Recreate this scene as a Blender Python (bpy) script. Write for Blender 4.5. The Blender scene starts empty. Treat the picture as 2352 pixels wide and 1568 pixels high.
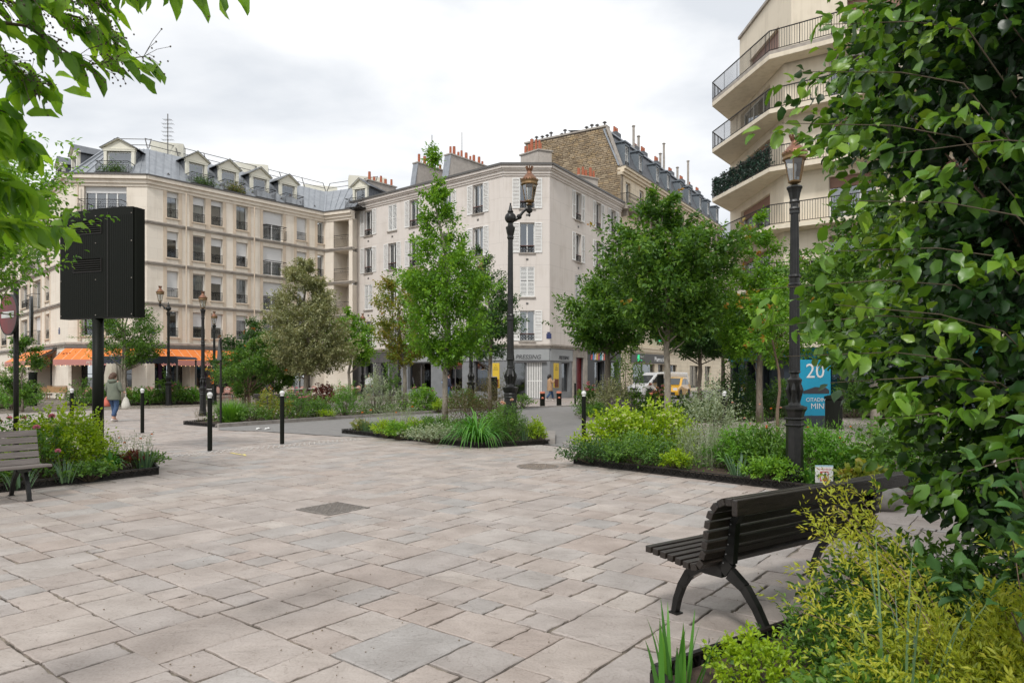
import bpy, math, random
import numpy as np
from mathutils import Vector, Matrix, Quaternion
R = math.radians
random.seed(7)
RG = np.random.default_rng(11)
sc = bpy.context.scene
col = sc.collection
# ------------------------------------------------------------------ camera, world, sun, exposure
CH = 1.55
cam = bpy.data.cameras.new('camera'); camo = bpy.data.objects.new('camera', cam); col.objects.link(camo)
camo.location = (0, 0, CH); camo.rotation_euler = (R(90), 0, 0)
cam.lens = 24.3; cam.sensor_width = 36; cam.shift_y = 0.0338; cam.clip_end = 2000; cam.clip_start = 0.05
cam.dof.use_dof = True; cam.dof.focus_distance = 14.0; cam.dof.aperture_fstop = 9
sc.camera = camo
world = bpy.data.worlds.new('World'); sc.world = world; world.use_nodes = True
nt = world.node_tree; nt.nodes.clear()
def wn(t, **k):
    n = nt.nodes.new(t)
    for a, b in k.items(): setattr(n, a, b)
    return n
SUN_EL, SUN_AZ = 50, 198      # azimuth clockwise from +Y: the sun stands behind the camera, a little to its left
wo = wn('ShaderNodeOutputWorld'); bg = wn('ShaderNodeBackground'); bg.inputs['Strength'].default_value = 0.1
sky = wn('ShaderNodeTexSky', sky_type='NISHITA', sun_disc=False, sun_elevation=R(SUN_EL), sun_rotation=R(SUN_AZ))
tc = wn('ShaderNodeTexCoord'); mp = wn('ShaderNodeMapping'); mp.inputs['Scale'].default_value = (1.0, 1.0, 2.6)
mp.inputs['Location'].default_value = (0.35, 0.1, 0.42)
n1 = wn('ShaderNodeTexNoise'); n1.inputs['Scale'].default_value = 1.7; n1.inputs['Detail'].default_value = 7; n1.inputs['Roughness'].default_value = .52
n1.inputs['Distortion'].default_value = .25
r1 = wn('ShaderNodeValToRGB')
e = r1.color_ramp.elements
e[0].position = .38; e[0].color = (5.5, 5.75, 6.1, 1); e[1].position = .56; e[1].color = (8.8, 8.8, 8.8, 1)
m_ = r1.color_ramp.elements.new(.48); m_.color = (7.1, 7.22, 7.38, 1)
mx = wn('ShaderNodeMixRGB'); mx.inputs[0].default_value = .96
for a, b in ((tc.outputs['Generated'], mp.inputs[0]), (mp.outputs[0], n1.inputs['Vector']), (n1.outputs['Fac'], r1.inputs[0]),
             (sky.outputs[0], mx.inputs[1]), (r1.outputs[0], mx.inputs[2]), (mx.outputs[0], bg.inputs['Color']), (bg.outputs[0], wo.inputs[0])):
    nt.links.new(a, b)
sun = bpy.data.lights.new('sun', 'SUN'); sun.energy = 1.5; sun.angle = R(10); sun.color = (1, .965, .92)
suno = bpy.data.objects.new('sun', sun); col.objects.link(suno)
sd = Vector((math.sin(R(SUN_AZ)) * math.cos(R(SUN_EL)), math.cos(R(SUN_AZ)) * math.cos(R(SUN_EL)), math.sin(R(SUN_EL))))
suno.rotation_euler = sd.to_track_quat('Z', 'Y').to_euler()
vs = sc.view_settings; vs.view_transform = 'Standard'; vs.look = 'None'; vs.exposure = 0.53; vs.gamma = 1; vs.use_curve_mapping = False
sc.cycles.max_bounces = 7; sc.cycles.transparent_max_bounces = 12; sc.cycles.diffuse_bounces = 3; sc.cycles.glossy_bounces = 3
sc.cycles.use_denoising = True; sc.cycles.caustics_reflective = False; sc.cycles.caustics_refractive = False

# ------------------------------------------------------------------ measuring: photo pixels to places
FU, CU, HU = 1587.6, 1176.0, 863.6
def gp(u, v):                       # ground point seen at (u, v)
    Y = CH * FU / (v - HU); return ((u - CU) / FU * Y, Y)
def at(u, v, Y): return Vector(((u - CU) / FU * Y, Y, CH + (HU - v) / FU * Y))
def xat(u, Y): return (u - CU) / FU * Y

# ------------------------------------------------------------------ materials
MAT = {}
def mat(name, c, rough=.7, c2=None, scale=4, detail=6, bump=0, bscale=40, metal=0, spec=.5, stretch=None, lo=.35, hi=.65, tint=None, trans=0, coat=0):
    """Principled; base colour c, blended by noise to c2; tint = list of colours picked by the mesh attribute 'tint'."""
    if name in MAT: return MAT[name]
    m = bpy.data.materials.new(name); m.use_nodes = True; MAT[name] = m
    t = m.node_tree; b = t.nodes['Principled BSDF']; L = t.links.new
    b.inputs['Base Color'].default_value = (*c, 1); b.inputs['Roughness'].default_value = rough
    b.inputs['Metallic'].default_value = metal; b.inputs['Specular IOR Level'].default_value = spec
    if coat: b.inputs['Coat Weight'].default_value = coat; b.inputs['Coat Roughness'].default_value = .06
    def N(k): return t.nodes.new(k)
    co = N('ShaderNodeTexCoord'); vec = co.outputs['Object']
    if stretch:
        mp = N('ShaderNodeMapping'); mp.inputs['Scale'].default_value = stretch; L(vec, mp.inputs[0]); vec = mp.outputs[0]
    colr = None
    if tint:
        at_ = N('ShaderNodeAttribute'); at_.attribute_name = 'tint'; rp = N('ShaderNodeValToRGB')
        el = rp.color_ramp.elements
        while len(el) < len(tint): el.new(.5)
        for i, tcx in enumerate(tint): el[i].position = i / max(1, len(tint) - 1); 
        for i, tcx in enumerate(tint): el[i].color = (*tcx, 1)
        L(at_.outputs['Fac'], rp.inputs[0]); colr = rp.outputs[0]
    if c2:
        nz = N('ShaderNodeTexNoise'); nz.inputs['Scale'].default_value = scale; nz.inputs['Detail'].default_value = detail
        L(vec, nz.inputs['Vector']); rp = N('ShaderNodeValToRGB'); rp.color_ramp.elements[0].position = lo; rp.color_ramp.elements[1].position = hi
        L(nz.outputs['Fac'], rp.inputs[0]); mx = N('ShaderNodeMixRGB')
        if colr: mx.blend_type = 'MULTIPLY'; mx.inputs[0].default_value = 1; L(colr, mx.inputs[1]); rp.color_ramp.elements[0].color = (*c, 1); rp.color_ramp.elements[1].color = (*c2, 1); L(rp.outputs[0], mx.inputs[2])
        else: L(rp.outputs[0], mx.inputs[0]); mx.inputs[1].default_value = (*c, 1); mx.inputs[2].default_value = (*c2, 1)
        colr = mx.outputs[0]
    if colr: L(colr, b.inputs['Base Color'])
    if bump:
        nb = N('ShaderNodeTexNoise'); nb.inputs['Scale'].default_value = bscale; nb.inputs['Detail'].default_value = 5; L(vec, nb.inputs['Vector'])
        bp = N('ShaderNodeBump'); bp.inputs['Strength'].default_value = bump; bp.inputs['Distance'].default_value = .01
        L(nb.outputs['Fac'], bp.inputs['Height']); L(bp.outputs[0], b.inputs['Normal'])
    if trans:
        tr = N('ShaderNodeBsdfTranslucent'); ms = N('ShaderNodeMixShader'); ms.inputs[0].default_value = trans
        if colr:
            hs = N('ShaderNodeMixRGB'); hs.blend_type = 'MULTIPLY'; hs.inputs[0].default_value = 1; hs.inputs[2].default_value = (1.9, 1.75, .8, 1); L(colr, hs.inputs[1]); L(hs.outputs[0], tr.inputs[0])
        else: tr.inputs[0].default_value = (*[min(1, x * k) for x, k in zip(c, (1.9, 1.75, .8))], 1)
        L(b.outputs[0], ms.inputs[1]); L(tr.outputs[0], ms.inputs[2]); L(ms.outputs[0], t.nodes['Material Output'].inputs[0])
    return m
def leafm(name, tints, rough=.45, trans=.34, spec=.45): return mat(name, tints[0], rough, tint=tints, trans=trans, spec=spec)
def glassm(name, tintc, k=.15):
    m = bpy.data.materials.new(name); m.use_nodes = True; t = m.node_tree; t.nodes.remove(t.nodes['Principled BSDF'])
    tr = t.nodes.new('ShaderNodeBsdfTransparent'); tr.inputs[0].default_value = (*tintc, 1)
    gl = t.nodes.new('ShaderNodeBsdfGlossy'); gl.inputs[1].default_value = .03; gl.inputs[0].default_value = (.9, .95, 1, 1)
    lw = t.nodes.new('ShaderNodeFresnel'); lw.inputs[0].default_value = 1.5; ad = t.nodes.new('ShaderNodeMath'); ad.operation = 'MULTIPLY_ADD'; ad.inputs[1].default_value = 1.4; ad.inputs[2].default_value = k
    mx = t.nodes.new('ShaderNodeMixShader'); t.links.new(lw.outputs[0], ad.inputs[0]); t.links.new(ad.outputs[0], mx.inputs[0])
    t.links.new(tr.outputs[0], mx.inputs[1]); t.links.new(gl.outputs[0], mx.inputs[2]); t.links.new(mx.outputs[0], t.nodes['Material Output'].inputs[0]); MAT[name] = m; return m
def emitm(name, c, s):
    m = bpy.data.materials.new(name); m.use_nodes = True; b = m.node_tree.nodes['Principled BSDF']
    b.inputs['Base Color'].default_value = (*c, 1); b.inputs['Emission Color'].default_value = (*c, 1); b.inputs['Emission Strength'].default_value = s; return m
def wallm(name, c, c2, bw, bh, mortar=.010, dark=.86, rough=.85, streak=.93):
    """stone or render wall: fine joints, blotches, rain streaks in local x, z."""
    m = bpy.data.materials.new(name); m.use_nodes = True; t = m.node_tree; b = t.nodes['Principled BSDF']; L = t.links.new; MAT[name] = m
    b.inputs['Roughness'].default_value = rough; b.inputs['Specular IOR Level'].default_value = .25
    N = t.nodes.new; co = N('ShaderNodeTexCoord'); sp = N('ShaderNodeSeparateXYZ'); cb = N('ShaderNodeCombineXYZ'); L(co.outputs['Object'], sp.inputs[0])
    L(sp.outputs[0], cb.inputs[0]); L(sp.outputs[2], cb.inputs[1])
    br = N('ShaderNodeTexBrick'); L(cb.outputs[0], br.inputs['Vector']); br.inputs['Scale'].default_value = 1; br.inputs['Brick Width'].default_value = bw; br.inputs['Row Height'].default_value = bh
    br.inputs['Mortar Size'].default_value = mortar; br.inputs['Mortar Smooth'].default_value = .3; br.inputs['Bias'].default_value = 0
    br.inputs['Color1'].default_value = (*c, 1); br.inputs['Color2'].default_value = (*c2, 1); br.inputs['Mortar'].default_value = (*[x * dark for x in c], 1)
    n1 = N('ShaderNodeTexNoise'); n1.inputs['Scale'].default_value = .9; n1.inputs['Detail'].default_value = 7; L(co.outputs['Object'], n1.inputs['Vector'])
    mp = N('ShaderNodeMapping'); mp.inputs['Scale'].default_value = (5, 5, .35); L(co.outputs['Object'], mp.inputs[0])
    n2 = N('ShaderNodeTexNoise'); n2.inputs['Scale'].default_value = .7; n2.inputs['Detail'].default_value = 5; L(mp.outputs[0], n2.inputs['Vector'])
    ad = N('ShaderNodeMath'); ad.operation = 'MULTIPLY'; L(n1.outputs['Fac'], ad.inputs[0]); L(n2.outputs['Fac'], ad.inputs[1])
    rp = N('ShaderNodeValToRGB'); rp.color_ramp.elements[0].position = .1; rp.color_ramp.elements[1].position = .26
    rp.color_ramp.elements[0].color = (streak * .93, streak * .915, streak * .895, 1); rp.color_ramp.elements[1].color = (1, 1, 1, 1); L(ad.outputs[0], rp.inputs[0])
    mx = N('ShaderNodeMixRGB'); mx.blend_type = 'MULTIPLY'; mx.inputs[0].default_value = 1; L(br.outputs[0], mx.inputs[1]); L(rp.outputs[0], mx.inputs[2]); L(mx.outputs[0], b.inputs['Base Color'])
    bp = N('ShaderNodeBump'); bp.inputs['Strength'].default_value = .4; bp.inputs['Distance'].default_value = .02; L(n1.outputs['Fac'], bp.inputs['Height']); L(bp.outputs[0], b.inputs['Normal'])
    return m

# ------------------------------------------------------------------ mesh building
class MB:
    def __init__(s): s.v = []; s.f = []
    def add(s, V, F):
        o = len(s.v); s.v += [tuple(p) for p in V]; s.f += [tuple(i + o for i in f) for f in F]
    def box(s, x0, x1, y0, y1, z0, z1):
        s.add([(x0, y0, z0), (x1, y0, z0), (x1, y1, z0), (x0, y1, z0), (x0, y0, z1), (x1, y0, z1), (x1, y1, z1), (x0, y1, z1)],
              [(0, 3, 2, 1), (4, 5, 6, 7), (0, 1, 5, 4), (1, 2, 6, 5), (2, 3, 7, 6), (3, 0, 4, 7)])
        return s
    def bar(s, p, q, w, h=None, up=(0, 0, 1)):
        p = Vector(p); q = Vector(q); h = h or w; d = (q - p).normalized(); u = Vector(up)
        if abs(d.dot(u)) > .98: u = Vector((1, 0, 0))
        a = d.cross(u).normalized() * w / 2; b = a.cross(d).normalized() * h / 2
        V = [p - a - b, p + a - b, p + a + b, p - a + b, q - a - b, q + a - b, q + a + b, q - a + b]
        s.add(V, [(0, 1, 2, 3), (7, 6, 5, 4), (0, 4, 5, 1), (1, 5, 6, 2), (2, 6, 7, 3), (3, 7, 4, 0)]); return s
    def tube(s, pts, r, n=8, cap=True):
        pts = [Vector(p) for p in pts]; r = r if isinstance(r, (list, tuple)) else [r] * len(pts); V = []; F = []
        up = Vector((0, 0, 1)); d0 = (pts[1] - pts[0]).normalized()
        if abs(d0.z) > .9: up = Vector((1, 0, 0))
        for i, p in enumerate(pts):
            d = (pts[min(i + 1, len(pts) - 1)] - pts[max(i - 1, 0)]).normalized(); a = d.cross(up).normalized(); b = d.cross(a)
            for k in range(n):
                t = 2 * math.pi * k / n; V.append(p + (a * math.cos(t) + b * math.sin(t)) * r[i])
        for i in range(len(pts) - 1):
            for k in range(n):
                F.append((i * n + k, i * n + (k + 1) % n, (i + 1) * n + (k + 1) % n, (i + 1) * n + k))
        if cap: F.append(tuple(range(n))[::-1]); F.append(tuple((len(pts) - 1) * n + k for k in range(n)))
        s.add(V, F); return s
    def lathe(s, prof, n=16, c=(0, 0, 0), flute=0, rot=0):
        V = []; F = []
        for r, z in prof:
            for k in range(n):
                t = 2 * math.pi * k / n + rot; rr = r * (1 - (flute if k % 2 else 0)); V.append((c[0] + rr * math.cos(t), c[1] + rr * math.sin(t), c[2] + z))
        for i in range(len(prof) - 1):
            for k in range(n): F.append((i * n + k, i * n + (k + 1) % n, (i + 1) * n + (k + 1) % n, (i + 1) * n + k))
        F.append(tuple(range(n))[::-1]); F.append(tuple((len(prof) - 1) * n + k for k in range(n)))
        s.add(V, F); return s
    def ball(s, c, r, n=8, m=6, sz=1):
        return s.lathe([(max(.001, r * math.sin(math.pi * i / m)), -r * sz * math.cos(math.pi * i / m)) for i in range(m + 1)], n, c)
    def prism(s, poly, z0, z1):
        n = len(poly); V = [(x, y, z0) for x, y in poly] + [(x, y, z1) for x, y in poly]
        s.add(V, [tuple(range(n))[::-1], tuple(range(n, 2 * n))] + [(i, (i + 1) % n, n + (i + 1) % n, n + i) for i in range(n)]); return s
    def sideprism(s, poly, x0, x1):        # polygon in (y, z), pushed along x
        n = len(poly); V = [(x0, y, z) for y, z in poly] + [(x1, y, z) for y, z in poly]
        s.add(V, [tuple(range(n))[::-1], tuple(range(n, 2 * n))] + [(i, (i + 1) % n, n + (i + 1) % n, n + i) for i in range(n)]); return s
    def frontprism(s, poly, y0, y1):       # polygon in (x, z), pushed along y
        n = len(poly); V = [(x, y0, z) for x, z in poly] + [(x, y1, z) for x, z in poly]
        s.add(V, [tuple(range(n)), tuple(range(n, 2 * n))[::-1]] + [((i + 1) % n, i, n + i, n + (i + 1) % n) for i in range(n)]); return s
    def quad(s, a, b, c, d): s.add([a, b, c, d], [(0, 1, 2, 3)]); return s
    def mesh(s, name, m, smooth=False):
        me = bpy.data.meshes.new(name); me.from_pydata(s.v, [], s.f)
        if m: me.materials.append(MAT[m] if isinstance(m, str) else m)
        if smooth: me.shade_smooth(); 
        return me
    def build(s, name, m, parent=None, loc=(0, 0, 0), rz=0, smooth=False, **kw):
        return link(name, s.mesh(name, m, smooth), parent, loc, rz, **kw)
def link(name, me, parent=None, loc=(0, 0, 0), rz=0, label=None, cat=None, group=None, kind=None):
    o = bpy.data.objects.new(name, me); col.objects.link(o); o.location = loc; o.rotation_euler = (0, 0, rz)
    if parent: o.parent = parent
    return tag(o, label, cat, group, kind)
def tag(o, label=None, cat=None, group=None, kind=None):
    if label: o['label'] = label
    if cat: o['category'] = cat
    if group: o['group'] = group
    if kind: o['kind'] = kind
    return o
def thing(name, label, cat, loc=(0, 0, 0), rz=0, group=None): return link(name, None, None, loc, rz, label, cat, group)
def copy_tree(o, parent=None, loc=None, rz=None, label=None, scale=None):
    c = o.copy(); col.objects.link(c); c.parent = parent
    if loc is not None: c.location = loc
    if rz is not None: c.rotation_euler = (0, 0, rz)
    if label: c['label'] = label
    if scale: c.scale = (scale,) * 3
    for ch in o.children: copy_tree(ch, c)
    return c
def npmesh(name, V, F, k, m, tints=None, smooth=False):
    """V (n,3); F (m,k) all faces with k corners."""
    me = bpy.data.meshes.new(name); nv, nf = len(V), len(F)
    me.vertices.add(nv); me.vertices.foreach_set('co', np.ascontiguousarray(V, dtype=np.float32).ravel())
    me.loops.add(nf * k); me.loops.foreach_set('vertex_index', np.ascontiguousarray(F, dtype=np.int32).ravel())
    me.polygons.add(nf); me.polygons.foreach_set('loop_start', np.arange(0, nf * k, k, dtype=np.int32))
    if tints is not None:
        a = me.attributes.new('tint', 'FLOAT', 'FACE'); a.data.foreach_set('value', np.ascontiguousarray(tints, dtype=np.float32))
    me.update(calc_edges=True)
    me.materials.append(MAT[m] if isinstance(m, str) else m)
    if smooth: me.shade_smooth()
    return me
# leaf templates: (along, side, up), triangles
T_SMALL = (np.array([(0, 0, 0), (.45, .5, .1), (1, 0, -.05), (.45, -.5, .1)]), np.array([(0, 2, 1), (0, 3, 2)]))
T_MID = (np.array([(0, 0, 0), (.3, .42, .08), (.72, .36, .04), (1, 0, -.14), (.72, -.36, .04), (.3, -.42, .08), (.55, 0, -.03)]),
         np.array([(0, 6, 1), (1, 6, 2), (2, 6, 3), (0, 5, 6), (5, 4, 6), (4, 3, 6)]))
T_BIG = (np.array([(0, 0, 0), (.3, 0, -.02), (.65, 0, -.05), (1, 0, -.2), (.12, .26, .05), (.32, .46, .09), (.6, .44, .07), (.84, .22, -.04),
                   (.12, -.26, .05), (.32, -.46, .09), (.6, -.44, .07), (.84, -.22, -.04)]),
         np.array([(0, 1, 4), (4, 1, 5), (1, 2, 5), (5, 2, 6), (2, 3, 7), (2, 7, 6), (0, 8, 1), (8, 9, 1), (1, 9, 2), (9, 10, 2), (2, 11, 3), (2, 10, 11)]))
def unit(a): return a / np.maximum(1e-9, np.linalg.norm(a, axis=-1, keepdims=True))
def leaf_arrays(P, D, N, L, W, tmpl, tint):
    tv, tf = tmpl; D = unit(D); S = unit(np.cross(D, N)); Nn = np.cross(S, D); n = len(P)
    L = np.broadcast_to(L, (n,)); W = np.broadcast_to(W, (n,))
    V = P[:, None] + D[:, None] * (tv[None, :, :1] * L[:, None, None]) + S[:, None] * (tv[None, :, 1:2] * W[:, None, None]) + Nn[:, None] * (tv[None, :, 2:] * L[:, None, None])
    if tmpl is T_BIG: V = V + RG.normal(size=V.shape) * (L[:, None, None] * .035)
    F = tf[None] + (np.arange(n) * len(tv))[:, None, None]
    return V.reshape(-1, 3), F.reshape(-1, 3), np.repeat(tint, len(tf))
def leaf_mesh(name, m, P, D, N, L, W, tmpl, tint):
    V, F, t = leaf_arrays(P, D, N, L, W, tmpl, tint); return npmesh(name, V, F, 3, m, t)
def rnd(*s): return RG.random(s)
def rdir(n): return unit(RG.normal(size=(n, 3)))
def twigs(C, D, per, tl, L, W, droop=.25, tmpl=T_SMALL, tint_lo=0., tint_hi=1., spread=.8, flat=.7, tip=0.):
    """leaves along short twigs: C centres, D twig directions (unit)."""
    n = len(C); t = np.tile((np.arange(per) + .5) / per, (n, 1)) + RG.normal(size=(n, per)) * .03
    side = rdir(n * per).reshape(n, per, 3)
    P = C[:, None] + D[:, None] * (t * tl)[..., None] + side * tl * .07
    LD = D[:, None] * (.55 + .2 * t[..., None]) + side * spread; LD[..., 2] -= droop
    Nn = rdir(n * per).reshape(n, per, 3) * (1 - flat); Nn[..., 2] += flat
    k = n * per; s = .65 + .55 * rnd(k)
    base = np.repeat(rnd(n), per) * .55 + rnd(k) * .45; tt = t.ravel() * tip
    tint = np.clip(tint_lo + (tint_hi - tint_lo) * base * (1 - tip) + tt, 0, 1)
    return leaf_arrays(P.reshape(k, 3), LD.reshape(k, 3), Nn.reshape(k, 3), L * s, W * s, tmpl, tint)
def join(parts):
    V = []; F = []; T = []; o = 0
    for v, f, t in parts: V.append(v); F.append(f + o); T.append(t); o += len(v)
    return np.concatenate(V), np.concatenate(F), np.concatenate(T)
def blades(base, D, L, W, bend, seg=5, tint=None):
    """grass or strap leaves: base (n,3), D initial dir, bending outward and down."""
    n = len(base); D = unit(D); H = D.copy(); H[:, 2] = 0; H = unit(H + 1e-6); S = np.cross(H, np.array([0, 0, 1.])); rows = []
    p = base.copy(); d = D.copy(); st = (L / seg)[:, None]
    for i in range(seg + 1):
        w = (W * (1 - (i / seg) ** 2.2) * (.6 + .4 * min(1, i)))[:, None]; rows += [p - S * w / 2, p + S * w / 2]
        p = p + d * st; d = unit(d + (H * .25 - np.array([0, 0, 1.]) * 1.) * (bend * (i + 1) / seg)[:, None])
    V = np.stack(rows, 1).reshape(-1, 3); q = []
    for i in range(seg): a = 2 * i; q += [(a, a + 1, a + 3), (a, a + 3, a + 2)]
    F = (np.array(q)[None] + (np.arange(n) * 2 * (seg + 1))[:, None, None]).reshape(-1, 3)
    return V, F, np.repeat(rnd(n) if tint is None else tint, len(q))
# ------------------------------------------------------------------ ground, paving, road, beds
mat('earth_ground', (.2, .19, .18), .9, (.15, .145, .14), 2, bump=.3)
mat('asphalt', (.235, .225, .215), .9, (.19, .183, .177), 3.5, detail=12, bump=.7, bscale=160, lo=.3, hi=.7)
mat('mortar', (.30, .26, .205), .95, (.085, .07, .055), 6, detail=10, bump=1, bscale=150, lo=.4, hi=.56)
mat('kerb_stone', (.30, .275, .25), .85, (.22, .2, .185), 5, bump=.5)
mat('soil', (.085, .055, .038), .95, (.045, .03, .022), 14, bump=1, bscale=60)
mat('black_iron', (.012, .011, .010), .5, (.022, .019, .016), 12, bump=.15, spec=.35)
mat('white_paint', (.72, .71, .68), .6, (.5, .5, .48), 20)
def pavem():
    m = mat('sandstone', (1.0, 1.0, 1.0), .62, (.80, .785, .775), 2.6, detail=10, stretch=(1, 1, 1), lo=.36, hi=.64,
            tint=[(.405, .348, .312), (.435, .383, .348), (.39, .35, .325), (.42, .363, .325), (.455, .403, .365), (.37, .352, .337), (.40, .336, .298), (.475, .428, .388)])
    t = m.node_tree; b = t.nodes['Principled BSDF']; L = t.links.new; b.inputs['Specular IOR Level'].default_value = .35
    co = t.nodes.new('ShaderNodeTexCoord'); mp = t.nodes.new('ShaderNodeMapping'); mp.inputs['Scale'].default_value = (1.5, 2.1, 1); L(co.outputs['Object'], mp.inputs[0])
    at_ = t.nodes.new('ShaderNodeAttribute'); at_.attribute_name = 'tint'; ml = t.nodes.new('ShaderNodeMath'); ml.operation = 'MULTIPLY'; ml.inputs[1].default_value = 37; L(at_.outputs['Fac'], ml.inputs[0])
    nz = t.nodes.new('ShaderNodeTexNoise'); nz.noise_dimensions = '4D'; nz.inputs['Scale'].default_value = 2.1; nz.inputs['Detail'].default_value = 9; nz.inputs['Distortion'].default_value = .7
    L(mp.outputs[0], nz.inputs['Vector']); L(ml.outputs[0], nz.inputs['W'])
    wv = t.nodes.new('ShaderNodeMath'); wv.operation = 'MULTIPLY'; wv.inputs[1].default_value = 5.5; L(nz.outputs['Fac'], wv.inputs[0])
    fr = t.nodes.new('ShaderNodeMath'); fr.operation = 'FRACT'; L(wv.outputs[0], fr.inputs[0])   # riven terraces
    n2 = t.nodes.new('ShaderNodeTexNoise'); n2.inputs['Scale'].default_value = 60; n2.inputs['Detail'].default_value = 5; L(co.outputs['Object'], n2.inputs['Vector'])
    ad = t.nodes.new('ShaderNodeMath'); ad.operation = 'MULTIPLY_ADD'; ad.inputs[1].default_value = .5; L(n2.outputs['Fac'], ad.inputs[0]); L(fr.outputs[0], ad.inputs[2])
    bp = t.nodes.new('ShaderNodeBump'); bp.inputs['Strength'].default_value = .8; bp.inputs['Distance'].default_value = .007
    L(ad.outputs[0], bp.inputs['Height']); L(bp.outputs[0], b.inputs['Normal'])
    # dirt veins where a terrace breaks
    cr = t.nodes.new('ShaderNodeValToRGB'); cr.color_ramp.elements[0].position = 0; cr.color_ramp.elements[0].color = (.55, .5, .46, 1); cr.color_ramp.elements[1].position = .035; cr.color_ramp.elements[1].color = (1, 1, 1, 1); L(fr.outputs[0], cr.inputs[0])
    old = b.inputs['Base Color'].links[0].from_socket; mm = t.nodes.new('ShaderNodeMixRGB'); mm.blend_type = 'MULTIPLY'; mm.inputs[0].default_value = .7; sk = t.nodes.new('ShaderNodeValToRGB'); sk.color_ramp.elements[0].position = .36; sk.color_ramp.elements[0].color = (.84, .82, .8, 1); sk.color_ramp.elements[1].position = .52; L(n2.outputs['Fac'], sk.inputs[0]); m3 = t.nodes.new('ShaderNodeMixRGB'); m3.blend_type = 'MULTIPLY'; m3.inputs[0].default_value = .7; L(old, m3.inputs[1]); L(sk.outputs[0], m3.inputs[2]); old = m3.outputs[0]; L(old, mm.inputs[1]); L(cr.outputs[0], mm.inputs[2]); L(mm.outputs[0], b.inputs['Base Color'])
pavem()
g = MB(); g.quad((-600, -300, -.03), (600, -300, -.03), (600, 900, -.03), (-600, 900, -.03)); g.build('ground', 'earth_ground', kind='structure')
ROAD = [gp(505, 988), gp(593, 990), gp(783, 1002), (-2.6, 17.3), (-.3, 16.4), gp(1262, 1022), gp(1322, 1031), (1.55, 15.3), (2.1, 19), (2.45, 23.4), (2.5, 27), (3.4, 31.8), (8, 32.5), (13, 33),
        (14, 44), (28.5, 78), (60, 130), (56, 133), (20.5, 78), (6.6, 41), (3.7, 36), (.3, 33.2), (-2.9, 29.2), (-6.2, 24.8), (-8.8, 20.8)]
def inside(poly, X, Y):
    X = np.asarray(X, float); Y = np.asarray(Y, float); c = np.zeros(X.shape, bool); n = len(poly)
    for i in range(n):
        x0, y0 = poly[i]; x1, y1 = poly[(i + 1) % n]
        if y0 == y1: continue
        k = ((y0 > Y) != (y1 > Y)) & (X < (x1 - x0) * (Y - y0) / (y1 - y0) + x0); c ^= k
    return c
def sheet(name, poly, z, m, **k):
    from mathutils.geometry import tessellate_polygon
    me = bpy.data.meshes.new(name); me.from_pydata([(x, y, z) for x, y in poly], [], [tuple(t) for t in tessellate_polygon([[Vector((x, y, 0)) for x, y in poly]])])
    me.materials.append(MAT[m]); me.validate()
    o = link(name, me, **k)
    if me.polygons and me.polygons[0].normal.z < 0: me.flip_normals()
    return o
sheet('road', ROAD, .006, 'asphalt', kind='structure')
BEDS = {  # name: (outline, soil label)
 'one': [(-6.9, 9.05), gp(364, 1089), gp(343, 1066), (-8.5, 14.3), (-12, 13.6), (-12, 8.0)],
 'two': [(-10.5, 22.1), (-8.95, 20.95), (-6.25, 25.0), (-2.95, 29.4), (.2, 33.4), (-1.2, 35), (-4, 32.2), (-7, 28.4), (-10, 24.6)],
 'three': [(-4.6, 18.7), (-.71, 14.9), (.85, 15.7), (1.0, 18.0), (-1.0, 21.3), (-2.4, 21.6), (-3.6, 20.2)],
 'four': [(1.09, 12.2), (3.73, 9.4), (6.2, 7.0), (9.0, 9.0), (7.4, 12.6), (4.6, 15.2), (1.75, 14.9), (1.35, 13.5)],
 'five': [(2.55, 27.1), (2.62, 24.6), (3.3, 23.1), (6, 22.7), (8.9, 23.6), (10.5, 26.5), (8.2, 30.6), (3.7, 31.6)],
 'six': [gp(160, 931), gp(455, 927), (-17.6, 41.2), (-25, 38.3)],
 'seven': [gp(-60, 948), gp(75, 928), (-29.5, 41), (-36, 34)],
 'eight': [(.70, 3.42), (2.95, 4.98), (5.2, 6.3), (7.6, 3.2), (5, .4), (1.3, .9)],
 'nine': [(9.2, 26.5), (17, 25), (18, 28.5), (11.5, 31)],
}
sheet('paving_bed', [(-60, 0), (60, 0), (60, 60), (-60, 60)], -.013, 'mortar', kind='structure')
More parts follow.
